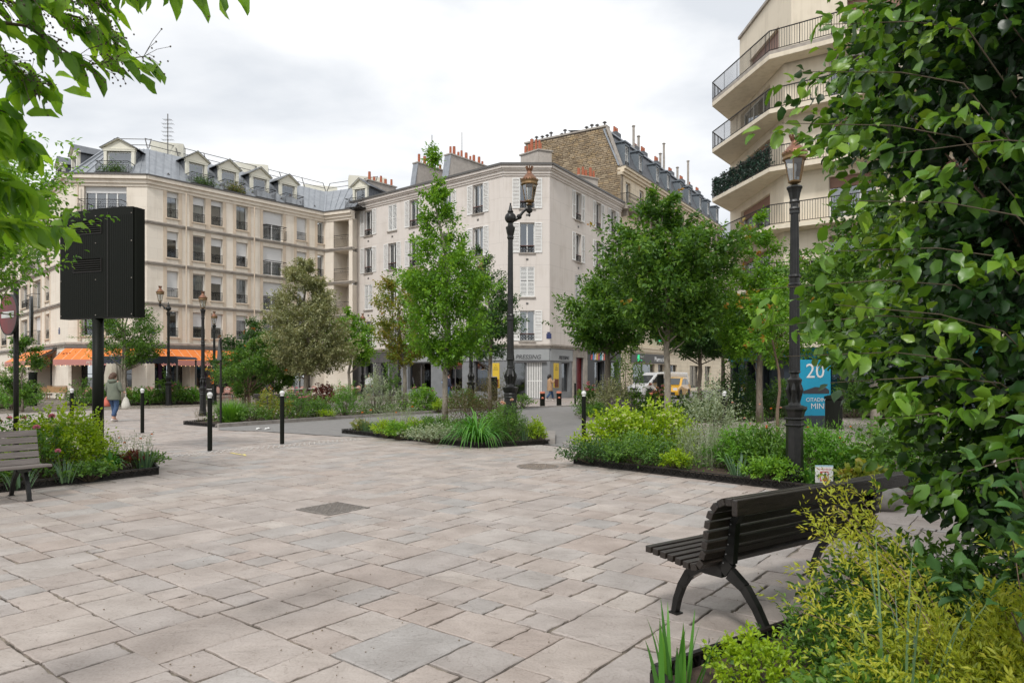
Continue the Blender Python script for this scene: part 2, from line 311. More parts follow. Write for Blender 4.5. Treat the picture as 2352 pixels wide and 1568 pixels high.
# sandstone slabs laid in random ashlar, along the direction (.609, .793)
CELL = .128; ux, uy = .609, .793
def lay():
    n = 550; occ = np.zeros((n, n), bool); ox, oy = -46., -22.           # local (a along u, b along -u-perp)
    ia, ib = np.meshgrid(np.arange(n), np.arange(n), indexing='ij'); A = ox + 30 + (ia + .5) * CELL; B = oy - 12 + (ib + .5) * CELL
    X = A * ux + B * uy; Y = A * uy - B * ux
    occ |= (Y < 1.2) | (Y > 49) | (np.abs(X) > .79 * Y + 3.2) | inside(ROAD, X, Y)
    for k, p in BEDS.items():
        cx = sum(q[0] for q in p) / len(p); cy = sum(q[1] for q in p) / len(p)
        occ |= inside([(cx + (x - cx) * .93, cy + (y - cy) * .93) for x, y in p], X, Y)
    rs = random.Random(5); out = []; kinds = [(4, 3), (3, 4), (4, 2), (3, 3), (5, 3), (3, 2), (2, 3), (4, 4), (2, 2), (5, 4), (3, 5), (2, 4)]
    wt = [9, 3, 6, 6, 7, 8, 4, 5, 9, 5, 1, 1]
    occl = occ.tolist()
    for j in range(n):
        i = 0
        while i < n:
            if occl[i][j]: i += 1; continue
            run = 0
            while i + run < n and run < 5 and not occl[i + run][j]: run += 1
            opt = [(k, w) for k, w in zip(kinds, wt) if k[0] <= run and j + k[1] <= n and run - k[0] != 1]
            opt = [(k, w) for k, w in opt if all(not occl[i + a][j + b] for a in range(k[0]) for b in range(k[1]))]
            if opt: ka, kb = rs.choices([o[0] for o in opt], [o[1] for o in opt])[0]
            else: ka, kb = min(run, 2), 1
            for a in range(ka):
                for b in range(kb):
                    if j + b < n: occl[i + a][j + b] = True
            out.append((ox + 30 + i * CELL, oy - 12 + j * CELL, ka * CELL, kb * CELL)); i += ka
    return out
slabs = lay()
rs = random.Random(9); sl = []
for a, b, la, lb in slabs:
    x = (a + la / 2) * ux + (b + lb / 2) * uy; y = (a + la / 2) * uy - (b + lb / 2) * ux
    vis = y > 3.3 and abs(x) < .755 * y + .3
    sl.append((la * lb / y ** 3 if vis else 0, y, a, b, la, lb))
sl.sort(reverse=True)
def slab_geo(a, b, la, lb, y, near):
    gpx = .004 + rs.random() * .0055 if near else .005
    seg = 7 if near else 1
    pts = []
    cs = [(a + gpx, b + gpx), (a + la - gpx, b + gpx), (a + la - gpx, b + lb - gpx), (a + gpx, b + lb - gpx)]
    cs = [(p + rs.uniform(-.008, .008), q + rs.uniform(-.008, .008)) for p, q in cs]
    for k in range(4):
        p, q = cs[k], cs[(k + 1) % 4]
        for s in range(seg):
            t = s / seg; j = (rs.uniform(-.005, .0035) if rs.random() < .9 else -rs.uniform(.006, .014)) if s else 0
            nx, ny = (q[1] - p[1]), -(q[0] - p[0]); l = math.hypot(nx, ny); pts.append((p[0] + (q[0] - p[0]) * t + nx / l * j, p[1] + (q[1] - p[1]) * t + ny / l * j))
    z = rs.uniform(-.002, .003); tx, ty = rs.uniform(-.006, .006), rs.uniform(-.006, .006); ca, cb = a + la / 2, b + lb / 2; n = len(pts)
    W = lambda p, q, dz: (p * ux + q * uy, p * uy - q * ux, z + dz + (p - ca) * tx + (q - cb) * ty)
    V = [W(p, q, -.02) for p, q in pts] + [W(p, q, -.004) for p, q in pts]
    if near:
        V += [W(p + (ca - p) * .035, q + (cb - q) * .035, rs.uniform(-.0008, .0008)) for p, q in pts]
        F = [(k, n + k, n + (k + 1) % n, (k + 1) % n) for k in range(n)] + [(n + k, 2 * n + k, 2 * n + (k + 1) % n, n + (k + 1) % n) for k in range(n)] + [tuple(range(2 * n, 3 * n))[::-1]]
    else: F = [(k, n + k, n + (k + 1) % n, (k + 1) % n) for k in range(n)] + [tuple(range(n, 2 * n))[::-1]]
    return V, F
def with_tint(me, vals):
    a = me.attributes.new('tint', 'FLOAT', 'FACE'); a.data.foreach_set('value', vals); return me
pv = thing('plaza_paving', None, None); pv['kind'] = 'structure'
for i, (w, y, a, b, la, lb) in enumerate(sl[:300]):
    V, F = slab_geo(a, b, la, lb, y, True); cx = sum(v[0] for v in V) / len(V); cy = sum(v[1] for v in V) / len(V)
    m = MB(); m.v = V; m.f = F; me = m.mesh('paving_slab', 'sandstone'); with_tint(me, [rs.random()] * len(F)); link('paving_slab', me, pv)
m = MB(); tv = []
for w, y, a, b, la, lb in sl[300:]:
    V, F = slab_geo(a, b, la, lb, y, y < 14 and w > 0); m.add(V, F); tv += [rs.random()] * len(F)
me = m.mesh('distant_slabs', 'sandstone'); with_tint(me, tv); o = link('distant_slabs', me, pv, kind='stuff')
# kerbs: long stones round bed two and five, metal edging with cut-out triangles elsewhere
def kerb(name, pts, w=.2, h=.11, step=1.0, **k):
    root = thing(name, None, None, kind='structure') if False else link(name, None, kind='structure'); rk = random.Random(3)
    for p, q in zip(pts, pts[1:]):
        p = Vector((*p, 0)); q = Vector((*q, 0)); L = (q - p).length; n = max(1, round(L / step)); d = (q - p) / n
        for i in range(n):
            s = MB(); z = h / 2 + rk.uniform(-.006, .006); a = p + d * i + d.normalized() * .006; b = p + d * (i + 1) - d.normalized() * .006
            a.z = b.z = z; s.bar(a, b, w, h); s.build('kerb_stone', 'kerb_stone', root)
    return root
kerb('kerb', [(-8.95, 20.95), (-6.25, 25.0), (-2.95, 29.4), (.2, 33.4)])
kerb('kerb', [(4.2, 31.6), (2.55, 27.1), (2.62, 24.6), (3.3, 23.1), (6, 22.7)])
kerb('kerb', [(.87, 15.7), (1.02, 18.0)], w=.22, h=.13)
kerb('kerb', [(.2, 33.4), (.6, 33.9), (3.7, 36.2), (6.6, 41.2), (20.5, 78)], w=.25, h=.05, step=2.4)
def edging(pts, label, h=.12, cut=True):
    root = thing('planter_edging', label, 'planter edging', (pts[0][0], pts[0][1], 0))
    o0 = Vector((pts[0][0], pts[0][1], 0))
    for p, q in zip(pts, pts[1:]):
        p = Vector((*p, 0)); q = Vector((*q, 0)); d = (q - p).normalized(); L = (q - p).length; s = MB(); up = Vector((0, 0, 1)); nd = Vector((-d.y, d.x, 0))
        A = p - o0
        s.bar(A + up * .012, A + d * L + up * .012, .012, .022); s.bar(A + up * (h - .008), A + d * L + up * (h - .008), .03, .016)
        s.build('edging_rail', 'black_iron', root)
        n = int(L / (.11 if L < 4 and p.y < 6 else .2)); s = MB(); st = L / n
        for i in range(n):
            a = A + d * st * i
            s.bar(a + up * .02, a + d * st * .5 + up * (h - .016), .006, .014, up=nd); s.bar(a + d * st * .5 + up * (h - .016), a + d * st + up * .02, .006, .014, up=nd)
            s.bar(a + d * st * .5 + up * .02, a + d * st * .5 + up * (h * .6), .006, .012, up=nd); s.bar(a + up * (h - .016), a + d * st * .3 + up * (h * .45), .006, .012, up=nd)
            s.bar(a + up * .02, a + up * (h - .016), .006, .016, up=nd)
        # dark inner sheet that keeps the soil in
        s.add([A + nd * .02, A + d * L + nd * .02, A + d * L + nd * .02 + up * (h * .75), A + nd * .02 + up * (h * .75)], [(0, 1, 2, 3)])
        s.build('edging_panel', 'black_iron', root)
    return root
B = BEDS
edging([B['one'][5], (-6.9, 9.05), B['one'][1], B['one'][2]], 'low black pierced metal edging of the bed behind the left bench')
edging([(-10, 24.6), (-10.5, 22.1), (-8.95, 20.95)], 'black metal edging at the left tip of the bed with the triangular sign')
edging([B['three'][6], B['three'][0], B['three'][1], B['three'][2]], 'black pierced edging of the pointed bed below the tall lamp')
edging([B['four'][7], B['four'][0], B['four'][1], (5.2, 7.95)], 'long black pierced edging of the bed around the right lamp')
edging([B['eight'][5], B['eight'][0], B['eight'][1]], 'black triangle-cut edging in the bottom right corner behind the dark bench')
for k, p in BEDS.items():
    cx = sum(q[0] for q in p) / len(p); cy = sum(q[1] for q in p) / len(p)
    sheet('soil', [(cx + (x - cx) * .985, cy + (y - cy) * .985) for x, y in p], .055, 'soil', kind='structure')
# tactile strips of small white studs
def strip(p, q, w, n, label):
    p = Vector((*p, 0)); q = Vector((*q, 0)); d = (q - p).normalized(); nd = Vector((-d.y, d.x, 0)); s = MB()
    n = int((q - p).length / .13)
    for i in range(n):
        for j in (-1, 0, 1):
            c = p + (q - p) * (i / n) + nd * j * w * .34; c.z = .005; s.bar(c - nd * w * .14 - d * .03, c + nd * w * .14 + d * .03, .028, .014)
    return s.build('tactile_strip', 'white_stud', label=label, cat='tactile strip')
mat('white_stud', (.52, .49, .46), .6, (.4, .37, .34), 30)
strip(gp(345, 1052), gp(825, 1008), .5, 120, 'pale studded warning strip running between the two left bollards')
strip(gp(1222, 1024), gp(1318, 1040), .5, 26, 'short pale studded warning strip beside the right bollard')
s = MB(); s.prism([gp(1290, 1017), gp(1330, 1014), gp(1342, 1027), gp(1318, 1029)], .0, .018); s.build('kerb_slab', 'kerb_stone', kind='structure')
mat('yellow_paint', (.75, .6, .08), .8, (.5, .45, .3), 30, lo=.45, hi=.55)
s = MB()
for a, b in ((gp(530, 1040), gp(556, 1045)), (gp(560, 1043), gp(563, 1047))):
    s.bar((a[0], a[1], .0075), (b[0], b[1], .0075), .05, .003)
s.build('paint_mark', 'yellow_paint', label='faded yellow dashes sprayed on the slabs near the third bollard', cat='paint mark')
# manhole covers
mat('cast_iron', (.17, .15, .135), .55, (.26, .235, .21), 25, bump=.3, metal=.3)
c = gp(765, 1168); t = thing('manhole_cover', 'rectangular cast iron cover with raised diamond studs set in the slabs', 'manhole cover', (c[0], c[1], .002), math.atan2(uy, ux))
s = MB(); s.box(-.3, .3, -.3, .3, 0, .006); s.build('frame', 'cast_iron', t)
s = MB()
for i in range(11):
    for j in range(11):
        x, y = -.25 + .05 * i, -.25 + .05 * j; d = .017 * (1 if (i + j) % 2 else -1); s.bar((x - d, y - .017, .009), (x + d, y + .017, .009), .008, .008)
s.build('stud', 'cast_iron', t, kind='stuff')
c = gp(1235, 1071); t = thing('manhole_cover', 'round cast iron cover filled with brown gravel near the right bed', 'manhole cover', (c[0], c[1], .0))
s = MB(); s.lathe([(.36, 0), (.36, .009), (.33, .009), (.33, .006)], 40); s.build('frame', 'cast_iron', t)
mat('gravel', (.3, .25, .2), .9, (.14, .115, .1), 40, bump=.8)
s = MB()
for i in range(700):
    r = .325 * math.sqrt(random.random()); a = random.random() * 6.283; q = random.uniform(.006, .014); s.ball((r * math.cos(a), r * math.sin(a), .008), q, 5, 3, .6)
s.build('gravel', 'gravel', t, kind='stuff')
# crumpled litter on the road edge, seeds and stubs on slabs
mat('paper', (.75, .75, .73), .8)
c = gp(598, 987); s = MB(); rl = random.Random(4)
for i in range(7):
    a = Vector((c[0] + rl.uniform(-.18, .2), c[1] + rl.uniform(-.05, .05), rl.uniform(.01, .03))); s.add([a, a + Vector((.1, .02, .03)), a + Vector((.12, .07, .0)), a + Vector((.02, .05, .05))], [(0, 1, 2), (0, 2, 3)])
s.build('crumpled_paper', 'paper', kind='stuff', label='crumpled white paper lying on the road edge near the kerb', cat='litter')
mat('debris', (.09, .06, .04), .9, (.25, .2, .12), 50)
s = MB()
for i in range(260):
    y = 3.4 + 9 * random.random() ** 1.6; x = random.uniform(-.72, .72) * y; r = random.uniform(.002, .007); s.ball((x, y, .006), r, 5, 3, .5)
s.build('fallen_debris', 'debris', kind='stuff', label='tiny seeds and crumbs scattered over the slabs')
# ------------------------------------------------------------------ buildings
wallm('limestone', (.765, .70, .605), (.74, .67, .575), 1.35, .68)
wallm('limestone_jamb', (.64, .535, .42), (.61, .51, .40), .6, .68)
wallm('render_grey', (.68, .63, .585), (.67, .62, .575), 3.2, 1.52, .014, .82, streak=.94)
wallm('render_cream', (.7, .62, .5), (.7, .62, .5), 8, 2.8, .01, .9, streak=.92)
wallm('cream_stone', (.74, .64, .49), (.71, .61, .46), .9, .42, .02, .75)
mat('zinc', (.33, .35, .375), .42, (.26, .28, .305), 3, metal=.35)
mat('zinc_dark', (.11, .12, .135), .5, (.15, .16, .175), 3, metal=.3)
mat('slate', (.075, .08, .09), .6, (.12, .125, .135), 8, stretch=(3, 3, 9), bump=.5, bscale=12)
mat('cream_paint', (.72, .70, .60), .6, (.68, .66, .56), 3)
mat('white_pvc', (.74, .74, .72), .4)
mat('blind_white', (.66, .66, .65), .6, (.6, .6, .6), 2, stretch=(.1, .1, 8))
mat('brown_shutter', (.22, .12, .085), .6)
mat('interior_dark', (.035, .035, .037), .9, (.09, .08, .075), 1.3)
mat('curtain', (.55, .54, .5), .9, (.4, .4, .38), 2)
mat('shutter_paint', (.78, .78, .76), .5, (.72, .72, .7), 6)
mat('rail_red', (.13, .05, .04), .5)
mat('gutter', (.10, .095, .09), .5)
mat('stain_stone', (.42, .38, .33), .85, (.3, .27, .24), 3)
mat('pot_clay', (.46, .15, .075), .8, (.33, .1, .055), 8)
mat('tan_plaster', (.46, .42, .375), .9, (.36, .325, .29), 2.5, bump=.3)
glassm('window_glass', (.72, .76, .78))
glassm('shop_glass', (.55, .58, .6), .08)
class Fac:
    """a facade: local x along it, y into the building, z up."""
    def __init__(s, A, B, root):
        s.A = Vector((*A, 0)); s.B = Vector((*B, 0)); s.t = (s.B - s.A).normalized(); s.L = (s.B - s.A).length; s.rz = math.atan2(s.t.y, s.t.x); s.root = root
        s.n = Vector((-s.t.y, s.t.x, 0)); s.loc = s.A - root.location
    def s(s, n, y=0):                       # photo column (full-size pixels) -> distance along
        k = (n / 1.08844 - CU) / FU; A = s.A + s.n * y; return (k * A.y - A.x) / (s.t.x - k * s.t.y)
    def put(s, mb, name, m, parent=None, smooth=False, **k): return mb.build(name, m, s.root, s.loc, s.rz, smooth, **k)
    def at(s, x, y=0, z=0): return s.loc + s.t * x + s.n * y + Vector((0, 0, z))
    def wall(s, z0, z1, ops, m, depth=.28, name='wall', x0=0, x1=None):
        x1 = s.L if x1 is None else x1
        xs = sorted({x0, x1, *[q for o in ops for q in o[:2]]}); zs = sorted({z0, z1, *[q for o in ops for q in o[2:4]]}); b = MB()
        for i in range(len(xs) - 1):
            for j in range(len(zs) - 1):
                cx, cz = (xs[i] + xs[i + 1]) / 2, (zs[j] + zs[j + 1]) / 2
                if cx < x0 or cx > x1 or any(o[0] < cx < o[1] and o[2] < cz < o[3] for o in ops): continue
                b.quad((xs[i], 0, zs[j]), (xs[i + 1], 0, zs[j]), (xs[i + 1], 0, zs[j + 1]), (xs[i], 0, zs[j + 1]))
        for o in ops:
            a, c, e, f = o[:4]; d = o[4] if len(o) > 4 else depth
            b.quad((a, 0, e), (a, 0, f), (a, d, f), (a, d, e)); b.quad((c, 0, f), (c, 0, e), (c, d, e), (c, d, f)); b.quad((a, 0, f), (c, 0, f), (c, d, f), (a, d, f)); b.quad((a, 0, e), (a, d, e), (c, d, e), (c, 0, e))
        return s.put(b, name, m)
CACHE = {}
def cached(key, fn):
    if key not in CACHE: CACHE[key] = fn()
    return CACHE[key]
def r2(x): return round(x, 2)
def rail_mb(w, h, proj, style='bars', step=.11):
    """railing across width w, height h, standing proj in front of the wall; sides when it projects."""
    b = MB(); y = -proj; b.bar((0, y, h), (w, y, h), .045, .035); b.bar((0, y, .06), (w, y, .06), .03, .025)
    if style == 'modern':
        b.bar((0, y, h * .72), (w, y, h * .72), .02, .02); b.bar((0, y, h * .86), (w, y, h * .86), .02, .02)
        pts = [(w / 2 + .09 * math.cos(t * .785), y, h * .79 + .09 * math.sin(t * .785)) for t in range(9)]; b.tube(pts, .012, 4, False)
        top = h * .72
    else: top = h
    n = max(2, int(w / step))
    if style == 'scroll':
        n = max(2, int(w / .2))
        for i in range(n):
            x = (i + .5) * w / n; r = min(.085, w / n * .45)
            for cz in (h * .3, h * .7): b.tube([(x + r * math.cos(t * 1.047), y, cz + r * math.sin(t * 1.047)) for t in range(7)], .012, 4, False)
        n = max(2, int(w / .2))
    for i in range(n + 1):
        x = i * w / n; b.bar((x, y, .06), (x, y, top), .022 if i in (0, n) else .014)
    if proj > .2:
        for x in (0, w):
            b.bar((x, y, h), (x, 0, h), .04, .035); b.bar((x, y, .06), (x, 0, .06), .025); k = max(2, int(proj / step))
            for i in range(1, k): b.bar((x, y + i * proj / k, .06), (x, y + i * proj / k, top), .014)
    return b
def frame_mb(w, h, nv=1, nh=0, t=.06, d=.06):
    b = MB(); b.box(0, t, 0, d, 0, h); b.box(w - t, w, 0, d, 0, h); b.box(t, w - t, 0, d, 0, t); b.box(t, w - t, 0, d, h - t, h)
    for i in range(nv): x = w * (i + 1) / (nv + 1); b.box(x - t * .7, x + t * .7, -.005, d, t, h - t)
    for i in range(nh): z = h * (i + 1) / (nh + 1); b.box(t, w - t, .005, d - .01, z - .02, z + .02)
    return b
def window(F, x, z, w, h, depth=.2, nv=1, nh=0, blind=0., curt=0, rail=None, railh=.5, sill=True, fm='white_pvc', proj=0., shutters=None, name='window', glass='window_glass', blindm='blind_white', surround=False):
    loc = F.at(x, depth, z)
    key = (r2(w), r2(h), nv, nh, fm)
    win = link(name, cached(key, lambda: frame_mb(w, h, nv, nh).mesh('window_frame', fm)), F.root, loc, F.rz)
    link('pane', cached(('g', r2(w), r2(h), glass), lambda: MB().quad((.05, .03, .05), (w - .05, .03, .05), (w - .05, .03, h - .05), (.05, .03, h - .05)).mesh('pane', glass)), win)
    if blind > 0: link('roller_blind', cached(('b', r2(w), r2(h), r2(blind), blindm), lambda: MB().box(.02, w - .02, -.03, -.006, h * (1 - blind), h - .01).mesh('roller_blind', blindm)), win)
    if curt:
        def mk():
            b = MB(); n = 14
            for a, c in (((.06, w * .42), (w * .58, w - .06)) if curt == 1 else ((.06, w - .06),)):
                for i in range(n):
                    xa = a + (c - a) * i / n; xb = a + (c - a) * (i + 1) / n; ya = .12 + .02 * math.sin(i * 1.9); yb = .12 + .02 * math.sin((i + 1) * 1.9)
                    b.quad((xa, ya, .06), (xb, yb, .06), (xb, yb, h - .05), (xa, ya, h - .05))
            return b.mesh('curtain', 'curtain')
        link('curtain', cached(('c', r2(w), r2(h), curt), mk), win)
    if rail: link('railing', cached(('r', r2(w), r2(railh), rail, r2(proj)), lambda: rail_mb(w, railh, proj, rail).mesh('railing', 'black_iron')), win, (0, -depth - .03 if proj > .2 else -depth + .06, 0))
    if rail == 'scroll': link('handrail', cached(('hr', r2(w)), lambda: MB().box(0, w, -.02, .03, 0, .04).mesh('handrail', 'rail_red')), win, (0, -depth + .04, railh + .02))
    if sill: link('sill', cached(('s', r2(w)), lambda: MB().box(-.08, w + .08, -.1, .2, -.09, -.005).mesh('sill', 'stain_stone' if shutters is not None else 'limestone_jamb')), win, (0, -depth, 0))
    if surround:
        for sx_ in (-.24, w + .004): link('surround', cached(('su', r2(h)), lambda: MB().box(0, .236, -.025, .06, -.35, h + .25).mesh('surround', 'limestone_jamb')), win, (sx_, -depth, 0))
    if shutters is not None:
        sw = w / 2 + .01
        def mk():
            b = MB(); b.box(0, .055, 0, .04, 0, h); b.box(sw - .055, sw, 0, .04, 0, h); b.box(.055, sw - .055, 0, .04, 0, .09); b.box(.055, sw - .055, 0, .04, h - .08, h); b.box(.055, sw - .055, 0, .04, h * .48, h * .48 + .07)
            return b.mesh('shutter', 'shutter_paint')
        def lv():
            b = MB(); n = int(h / .1)
            for i in range(n):
                zz = .1 + (h - .2) * i / n
                if abs(zz - h * .5) < .06: continue
                b.add([(.055, .004, zz), (sw - .055, .004, zz), (sw - .055, .034, zz + .052), (.055, .034, zz + .052)], [(0, 1, 2, 3)])
            return b.mesh('louvres', 'shutter_paint')
        pos = (0, w / 2) if shutters == 'closed' else (-sw, w) if shutters == 'open' else ((w,) if shutters == 'right' else (-sw,))
        for px in pos:
            yy = -depth - .05 if shutters != 'closed' else -depth + .02
            so = link('shutter', cached(('sh', r2(sw), r2(h)), mk), win, (px, yy, 0)); 
            link('louvres', cached(('lv', r2(sw), r2(h)), lv), win, (px, yy, 0), kind='stuff')
    return win
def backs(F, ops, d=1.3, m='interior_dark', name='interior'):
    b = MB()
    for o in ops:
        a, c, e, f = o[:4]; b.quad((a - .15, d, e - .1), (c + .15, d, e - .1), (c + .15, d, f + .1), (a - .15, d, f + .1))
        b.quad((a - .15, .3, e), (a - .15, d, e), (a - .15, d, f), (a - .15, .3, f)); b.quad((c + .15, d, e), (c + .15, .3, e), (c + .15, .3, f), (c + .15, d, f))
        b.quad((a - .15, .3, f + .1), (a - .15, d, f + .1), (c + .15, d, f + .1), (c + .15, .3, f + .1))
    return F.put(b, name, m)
def profile(F, steps, name, m, x0=0, x1=None, y_in=.3, miter=(0, 0)):
    """moulding: steps = [(projection, z0, z1)]"""
    b = MB(); x1 = F.L if x1 is None else x1
    for p, a, c in steps:
        e0, e1 = p * miter[0], p * miter[1]
        b.prism([(x0 - e0, -p), (x1 + e1, -p), (x1, y_in), (x0, y_in)], a, c)
    return F.put(b, name, m)
# ============ left apartment building, limestone with a zinc roof
bl = thing('apartment_building', 'pale limestone corner block with zinc roof, pedimented dormers and orange cafe awnings', 'building', (-24.5, 46.4, 0))
PL = [(-66, 81.6), (-29.6, 46.1), (-24.5, 46.4), (-15.5, 57.1), (-12.9, 55.9)]
FL, FA, FB, FC = [Fac(PL[i], PL[i + 1], bl) for i in range(4)]
BANDS = [3.75, 6.48, 9.2, 11.93]
rw = random.Random(21)
def left_windows(F, cols, rows=(0, 1, 2, 3), z0=.5, zt=2.3):
    ops = []; specs = []
    for r in rows:
        for (a, c, kind) in cols:
            xa, xc = F.s(a, .2), F.s(c, .2)
            if kind == 'w': o = (xa, xc, BANDS[r] + z0, BANDS[r] + zt)
            elif kind == 'd': o = (xa, xc, BANDS[r] + .12, BANDS[r] + zt)
            elif kind == 'm': o = (xa, xc, BANDS[r] + .25, BANDS[r] + zt + .1)
            ops.append(o); specs.append((o, kind, r))
    return ops, specs
def fill_left(F, specs):
    for o, kind, r in specs:
        bl_ = rw.choice([0, 0, 0, .2, .3, .55, .97]) if kind == 'w' else rw.choice([.45, .5, .5, 0])
        w = o[1] - o[0]; h = o[3] - o[2]
        if kind == 'm': window(F, o[0], o[2], w, h, .22, 3, 0, .24 if r == 3 else .3, 0, 'modern', 1.0, False, proj=.7)
        elif kind == 'd': window(F, o[0], o[2], w, h, .22, 1, 0, bl_, 1 if rw.random() < .5 else 0, 'modern', 1.05, False, proj=.45, surround=True)
        else: window(F, o[0], o[2], w, h, .22, 0, 0, bl_, rw.choice([0, 1, 2, 0]), 'modern', .62, True, proj=0, surround=True)
colsB = [(414, 443, 'w'), (479, 510, 'w'), (524, 554, 'w'), (587, 616, 'w'), (654, 704, 'd'), (738, 763, 'w'), (790, 806, 'w')]
opB, spB = left_windows(FB, colsB); gB = [(FB.s(a, .3), FB.s(c, .3), .15, 3.25, 1.6) for a, c in ((382, 470), (487, 590), (606, 700), (716, 790))]
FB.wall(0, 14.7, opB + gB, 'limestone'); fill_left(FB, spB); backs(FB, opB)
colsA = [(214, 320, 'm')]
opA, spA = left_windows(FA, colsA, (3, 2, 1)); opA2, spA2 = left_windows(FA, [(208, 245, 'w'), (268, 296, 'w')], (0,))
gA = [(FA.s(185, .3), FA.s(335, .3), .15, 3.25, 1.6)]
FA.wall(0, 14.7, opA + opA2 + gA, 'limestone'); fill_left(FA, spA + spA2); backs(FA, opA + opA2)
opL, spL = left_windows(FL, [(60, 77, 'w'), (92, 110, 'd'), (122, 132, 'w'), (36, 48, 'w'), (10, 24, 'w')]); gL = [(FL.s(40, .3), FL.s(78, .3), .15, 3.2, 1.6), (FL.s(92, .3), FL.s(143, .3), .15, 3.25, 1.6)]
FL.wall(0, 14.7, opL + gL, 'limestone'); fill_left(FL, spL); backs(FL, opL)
opC = [(FC.s(834), FC.s(872), z + .1, z + 2.55, 1.7) for z in BANDS]
FC.wall(0, 14.7, opC, 'limestone')
for o in opC:
    window(FC, o[0] + .9, o[2], .9, 2.1, 1.6, 0, 0, .0, 0, None, sill=False)
    b = MB(); b.quad((o[0], 1.7, o[2]), (o[1], 1.7, o[2]), (o[1], 1.7, o[3]), (o[0], 1.7, o[3])); FC.put(b, 'loggia_wall', 'limestone')
    link('balcony_railing', rail_mb(o[1] - o[0], 1.0, 0, 'modern').mesh('railing', 'black_iron'), bl, FC.at(o[0], .05, o[2]), FC.rz)
for F, mi in ((FL, (0, .35)), (FA, (.35, .35)), (FB, (.35, -.4)), (FC, (-.4, 0))):
    for k, z in enumerate(BANDS):
        st = [(.1, z - .12, z - .02), (.16, z - .02, z + .07)] if k else [(.12, z - .2, z - .08), (.2, z - .08, z + .06)]
        profile(F, st, 'string_course', 'stain_stone', miter=mi)
    profile(F, [(.06, 14.25, 14.45), (.18, 14.45, 14.7), (.34, 14.7, 14.95)], 'cornice', 'limestone', miter=mi)
    profile(F, [(.40, 14.952, 15.04)], 'gutter', 'gutter', miter=mi)
# ground floor of the cafe: pillars in two tones, dark glazing set back, bulbs
mat('cafe_frame', (.03, .028, .03), .5)
mat('purple_panel', (.08, .03, .11), .6)
for F, gs in ((FA, gA), (FB, gB), (FL, gL)):
    for o in gs:
        w = o[1] - o[0]; n = max(1, int(w / 1.1)); window(F, o[0], .15, w, 3.1, 1.2, n, 1, name='cafe_front', sill=False, fm='cafe_frame', glass='shop_glass')
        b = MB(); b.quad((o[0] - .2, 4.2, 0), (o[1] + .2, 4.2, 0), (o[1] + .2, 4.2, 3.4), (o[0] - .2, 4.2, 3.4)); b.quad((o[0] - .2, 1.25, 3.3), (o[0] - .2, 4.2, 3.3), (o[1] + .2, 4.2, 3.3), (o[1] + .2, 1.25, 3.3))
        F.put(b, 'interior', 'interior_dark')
        b = MB(); b.box(o[0] + w * .3, o[0] + w * .4, 1.15, 1.18, .3, 3.1); F.put(b, 'purple_curtain', 'purple_panel')
# roof: standing-seam zinc sheets between eave and ridge, flat top behind
def offs(P, w):
    P = [Vector((*p, 0)) for p in P]; ns = [(lambda t: Vector((-t.y, t.x, 0)))((P[i + 1] - P[i]).normalized()) for i in range(len(P) - 1)]; out = [P[0] + ns[0] * w]
    for i in range(1, len(P) - 1):
        m = (ns[i - 1] + ns[i]).normalized(); out.append(P[i] + m * (w / m.dot(ns[i])))
    return out + [P[-1] + ns[-1] * w]
EV = offs(PL, .05); RI = offs(PL, 2.6); ZR = 17.6
dorm = {0: [(150, 1.0), (186, 1.0)], 1: [(298, 1.6)], 2: [(492, 1.1), (572, 1.1), (650, 1.1), (721, 1.1)], 3: [(900, 1.0)]}
for i, F in enumerate((FL, FA, FB, FC)):
    e0, e1, q0, q1 = EV[i], EV[i + 1], RI[i], RI[i + 1]; n = round(F.L / .52)
    for k in range(n):
        a = e0.lerp(e1, k / n); b_ = e0.lerp(e1, (k + 1) / n); c_ = q0.lerp(q1, (k + 1) / n); d = q0.lerp(q1, k / n)
        z = Vector((0, 0, 15.04)); zr = Vector((0, 0, ZR)); O = bl.location; up = Vector((0, 0, .02))
        s = MB(); s.quad(a + z - O, b_ + z - O, c_ + zr - O, d + zr - O); s.bar(b_ + z - O + up, c_ + zr - O + up, .035, .05)
        s.build('zinc_panel', 'zinc', bl)
    s = MB(); s.bar(e1 + Vector((0, 0, 15.08)) - bl.location, q1 + Vector((0, 0, ZR + .03)) - bl.location, .16, .08); s.build('roof_hip', 'zinc', bl)
s = MB(); O = bl.location
pts = [q - O + Vector((0, 0, ZR)) for q in RI] + [Vector((-14, 70, ZR)) - O, Vector((-40, 75, ZR)) - O]
s.add(pts, [tuple(range(len(pts)))]); s.build('flat_roof', 'zinc', bl)
s = MB()
rp = [q - O for q in offs(PL, 2.9)]
for i in range(len(rp) - 1):
    a, b_ = rp[i], rp[i + 1]; n = max(1, round((b_ - a).length / 2.2)); nn = Vector((-(b_ - a).normalized().y, (b_ - a).normalized().x, 0))
    for zz in (ZR + .45, ZR + .95): s.bar(a + Vector((0, 0, zz)) + nn * (zz - ZR) * .5, b_ + Vector((0, 0, zz)) + nn * (zz - ZR) * .5, .04)
    for k in range(n + 1):
        p = a.lerp(b_, k / n); s.bar(p + Vector((0, 0, ZR)), p + Vector((0, 0, ZR + .98)) + nn * .5, .05)
s.build('roof_safety_rail', 'gutter', bl)
for x, y, w in ((-25.6, 51.5, 2.2), (-17.5, 63, 3), (-12.6, 60.2, 3.2), (-21.5, 56.5, 3)):
    s = MB(); s.box(-w / 2, w / 2, -.6, .6, 0, 1.15); s.build('roof_housing', 'cream_paint', bl, Vector((x, y, ZR)) - O, .3)
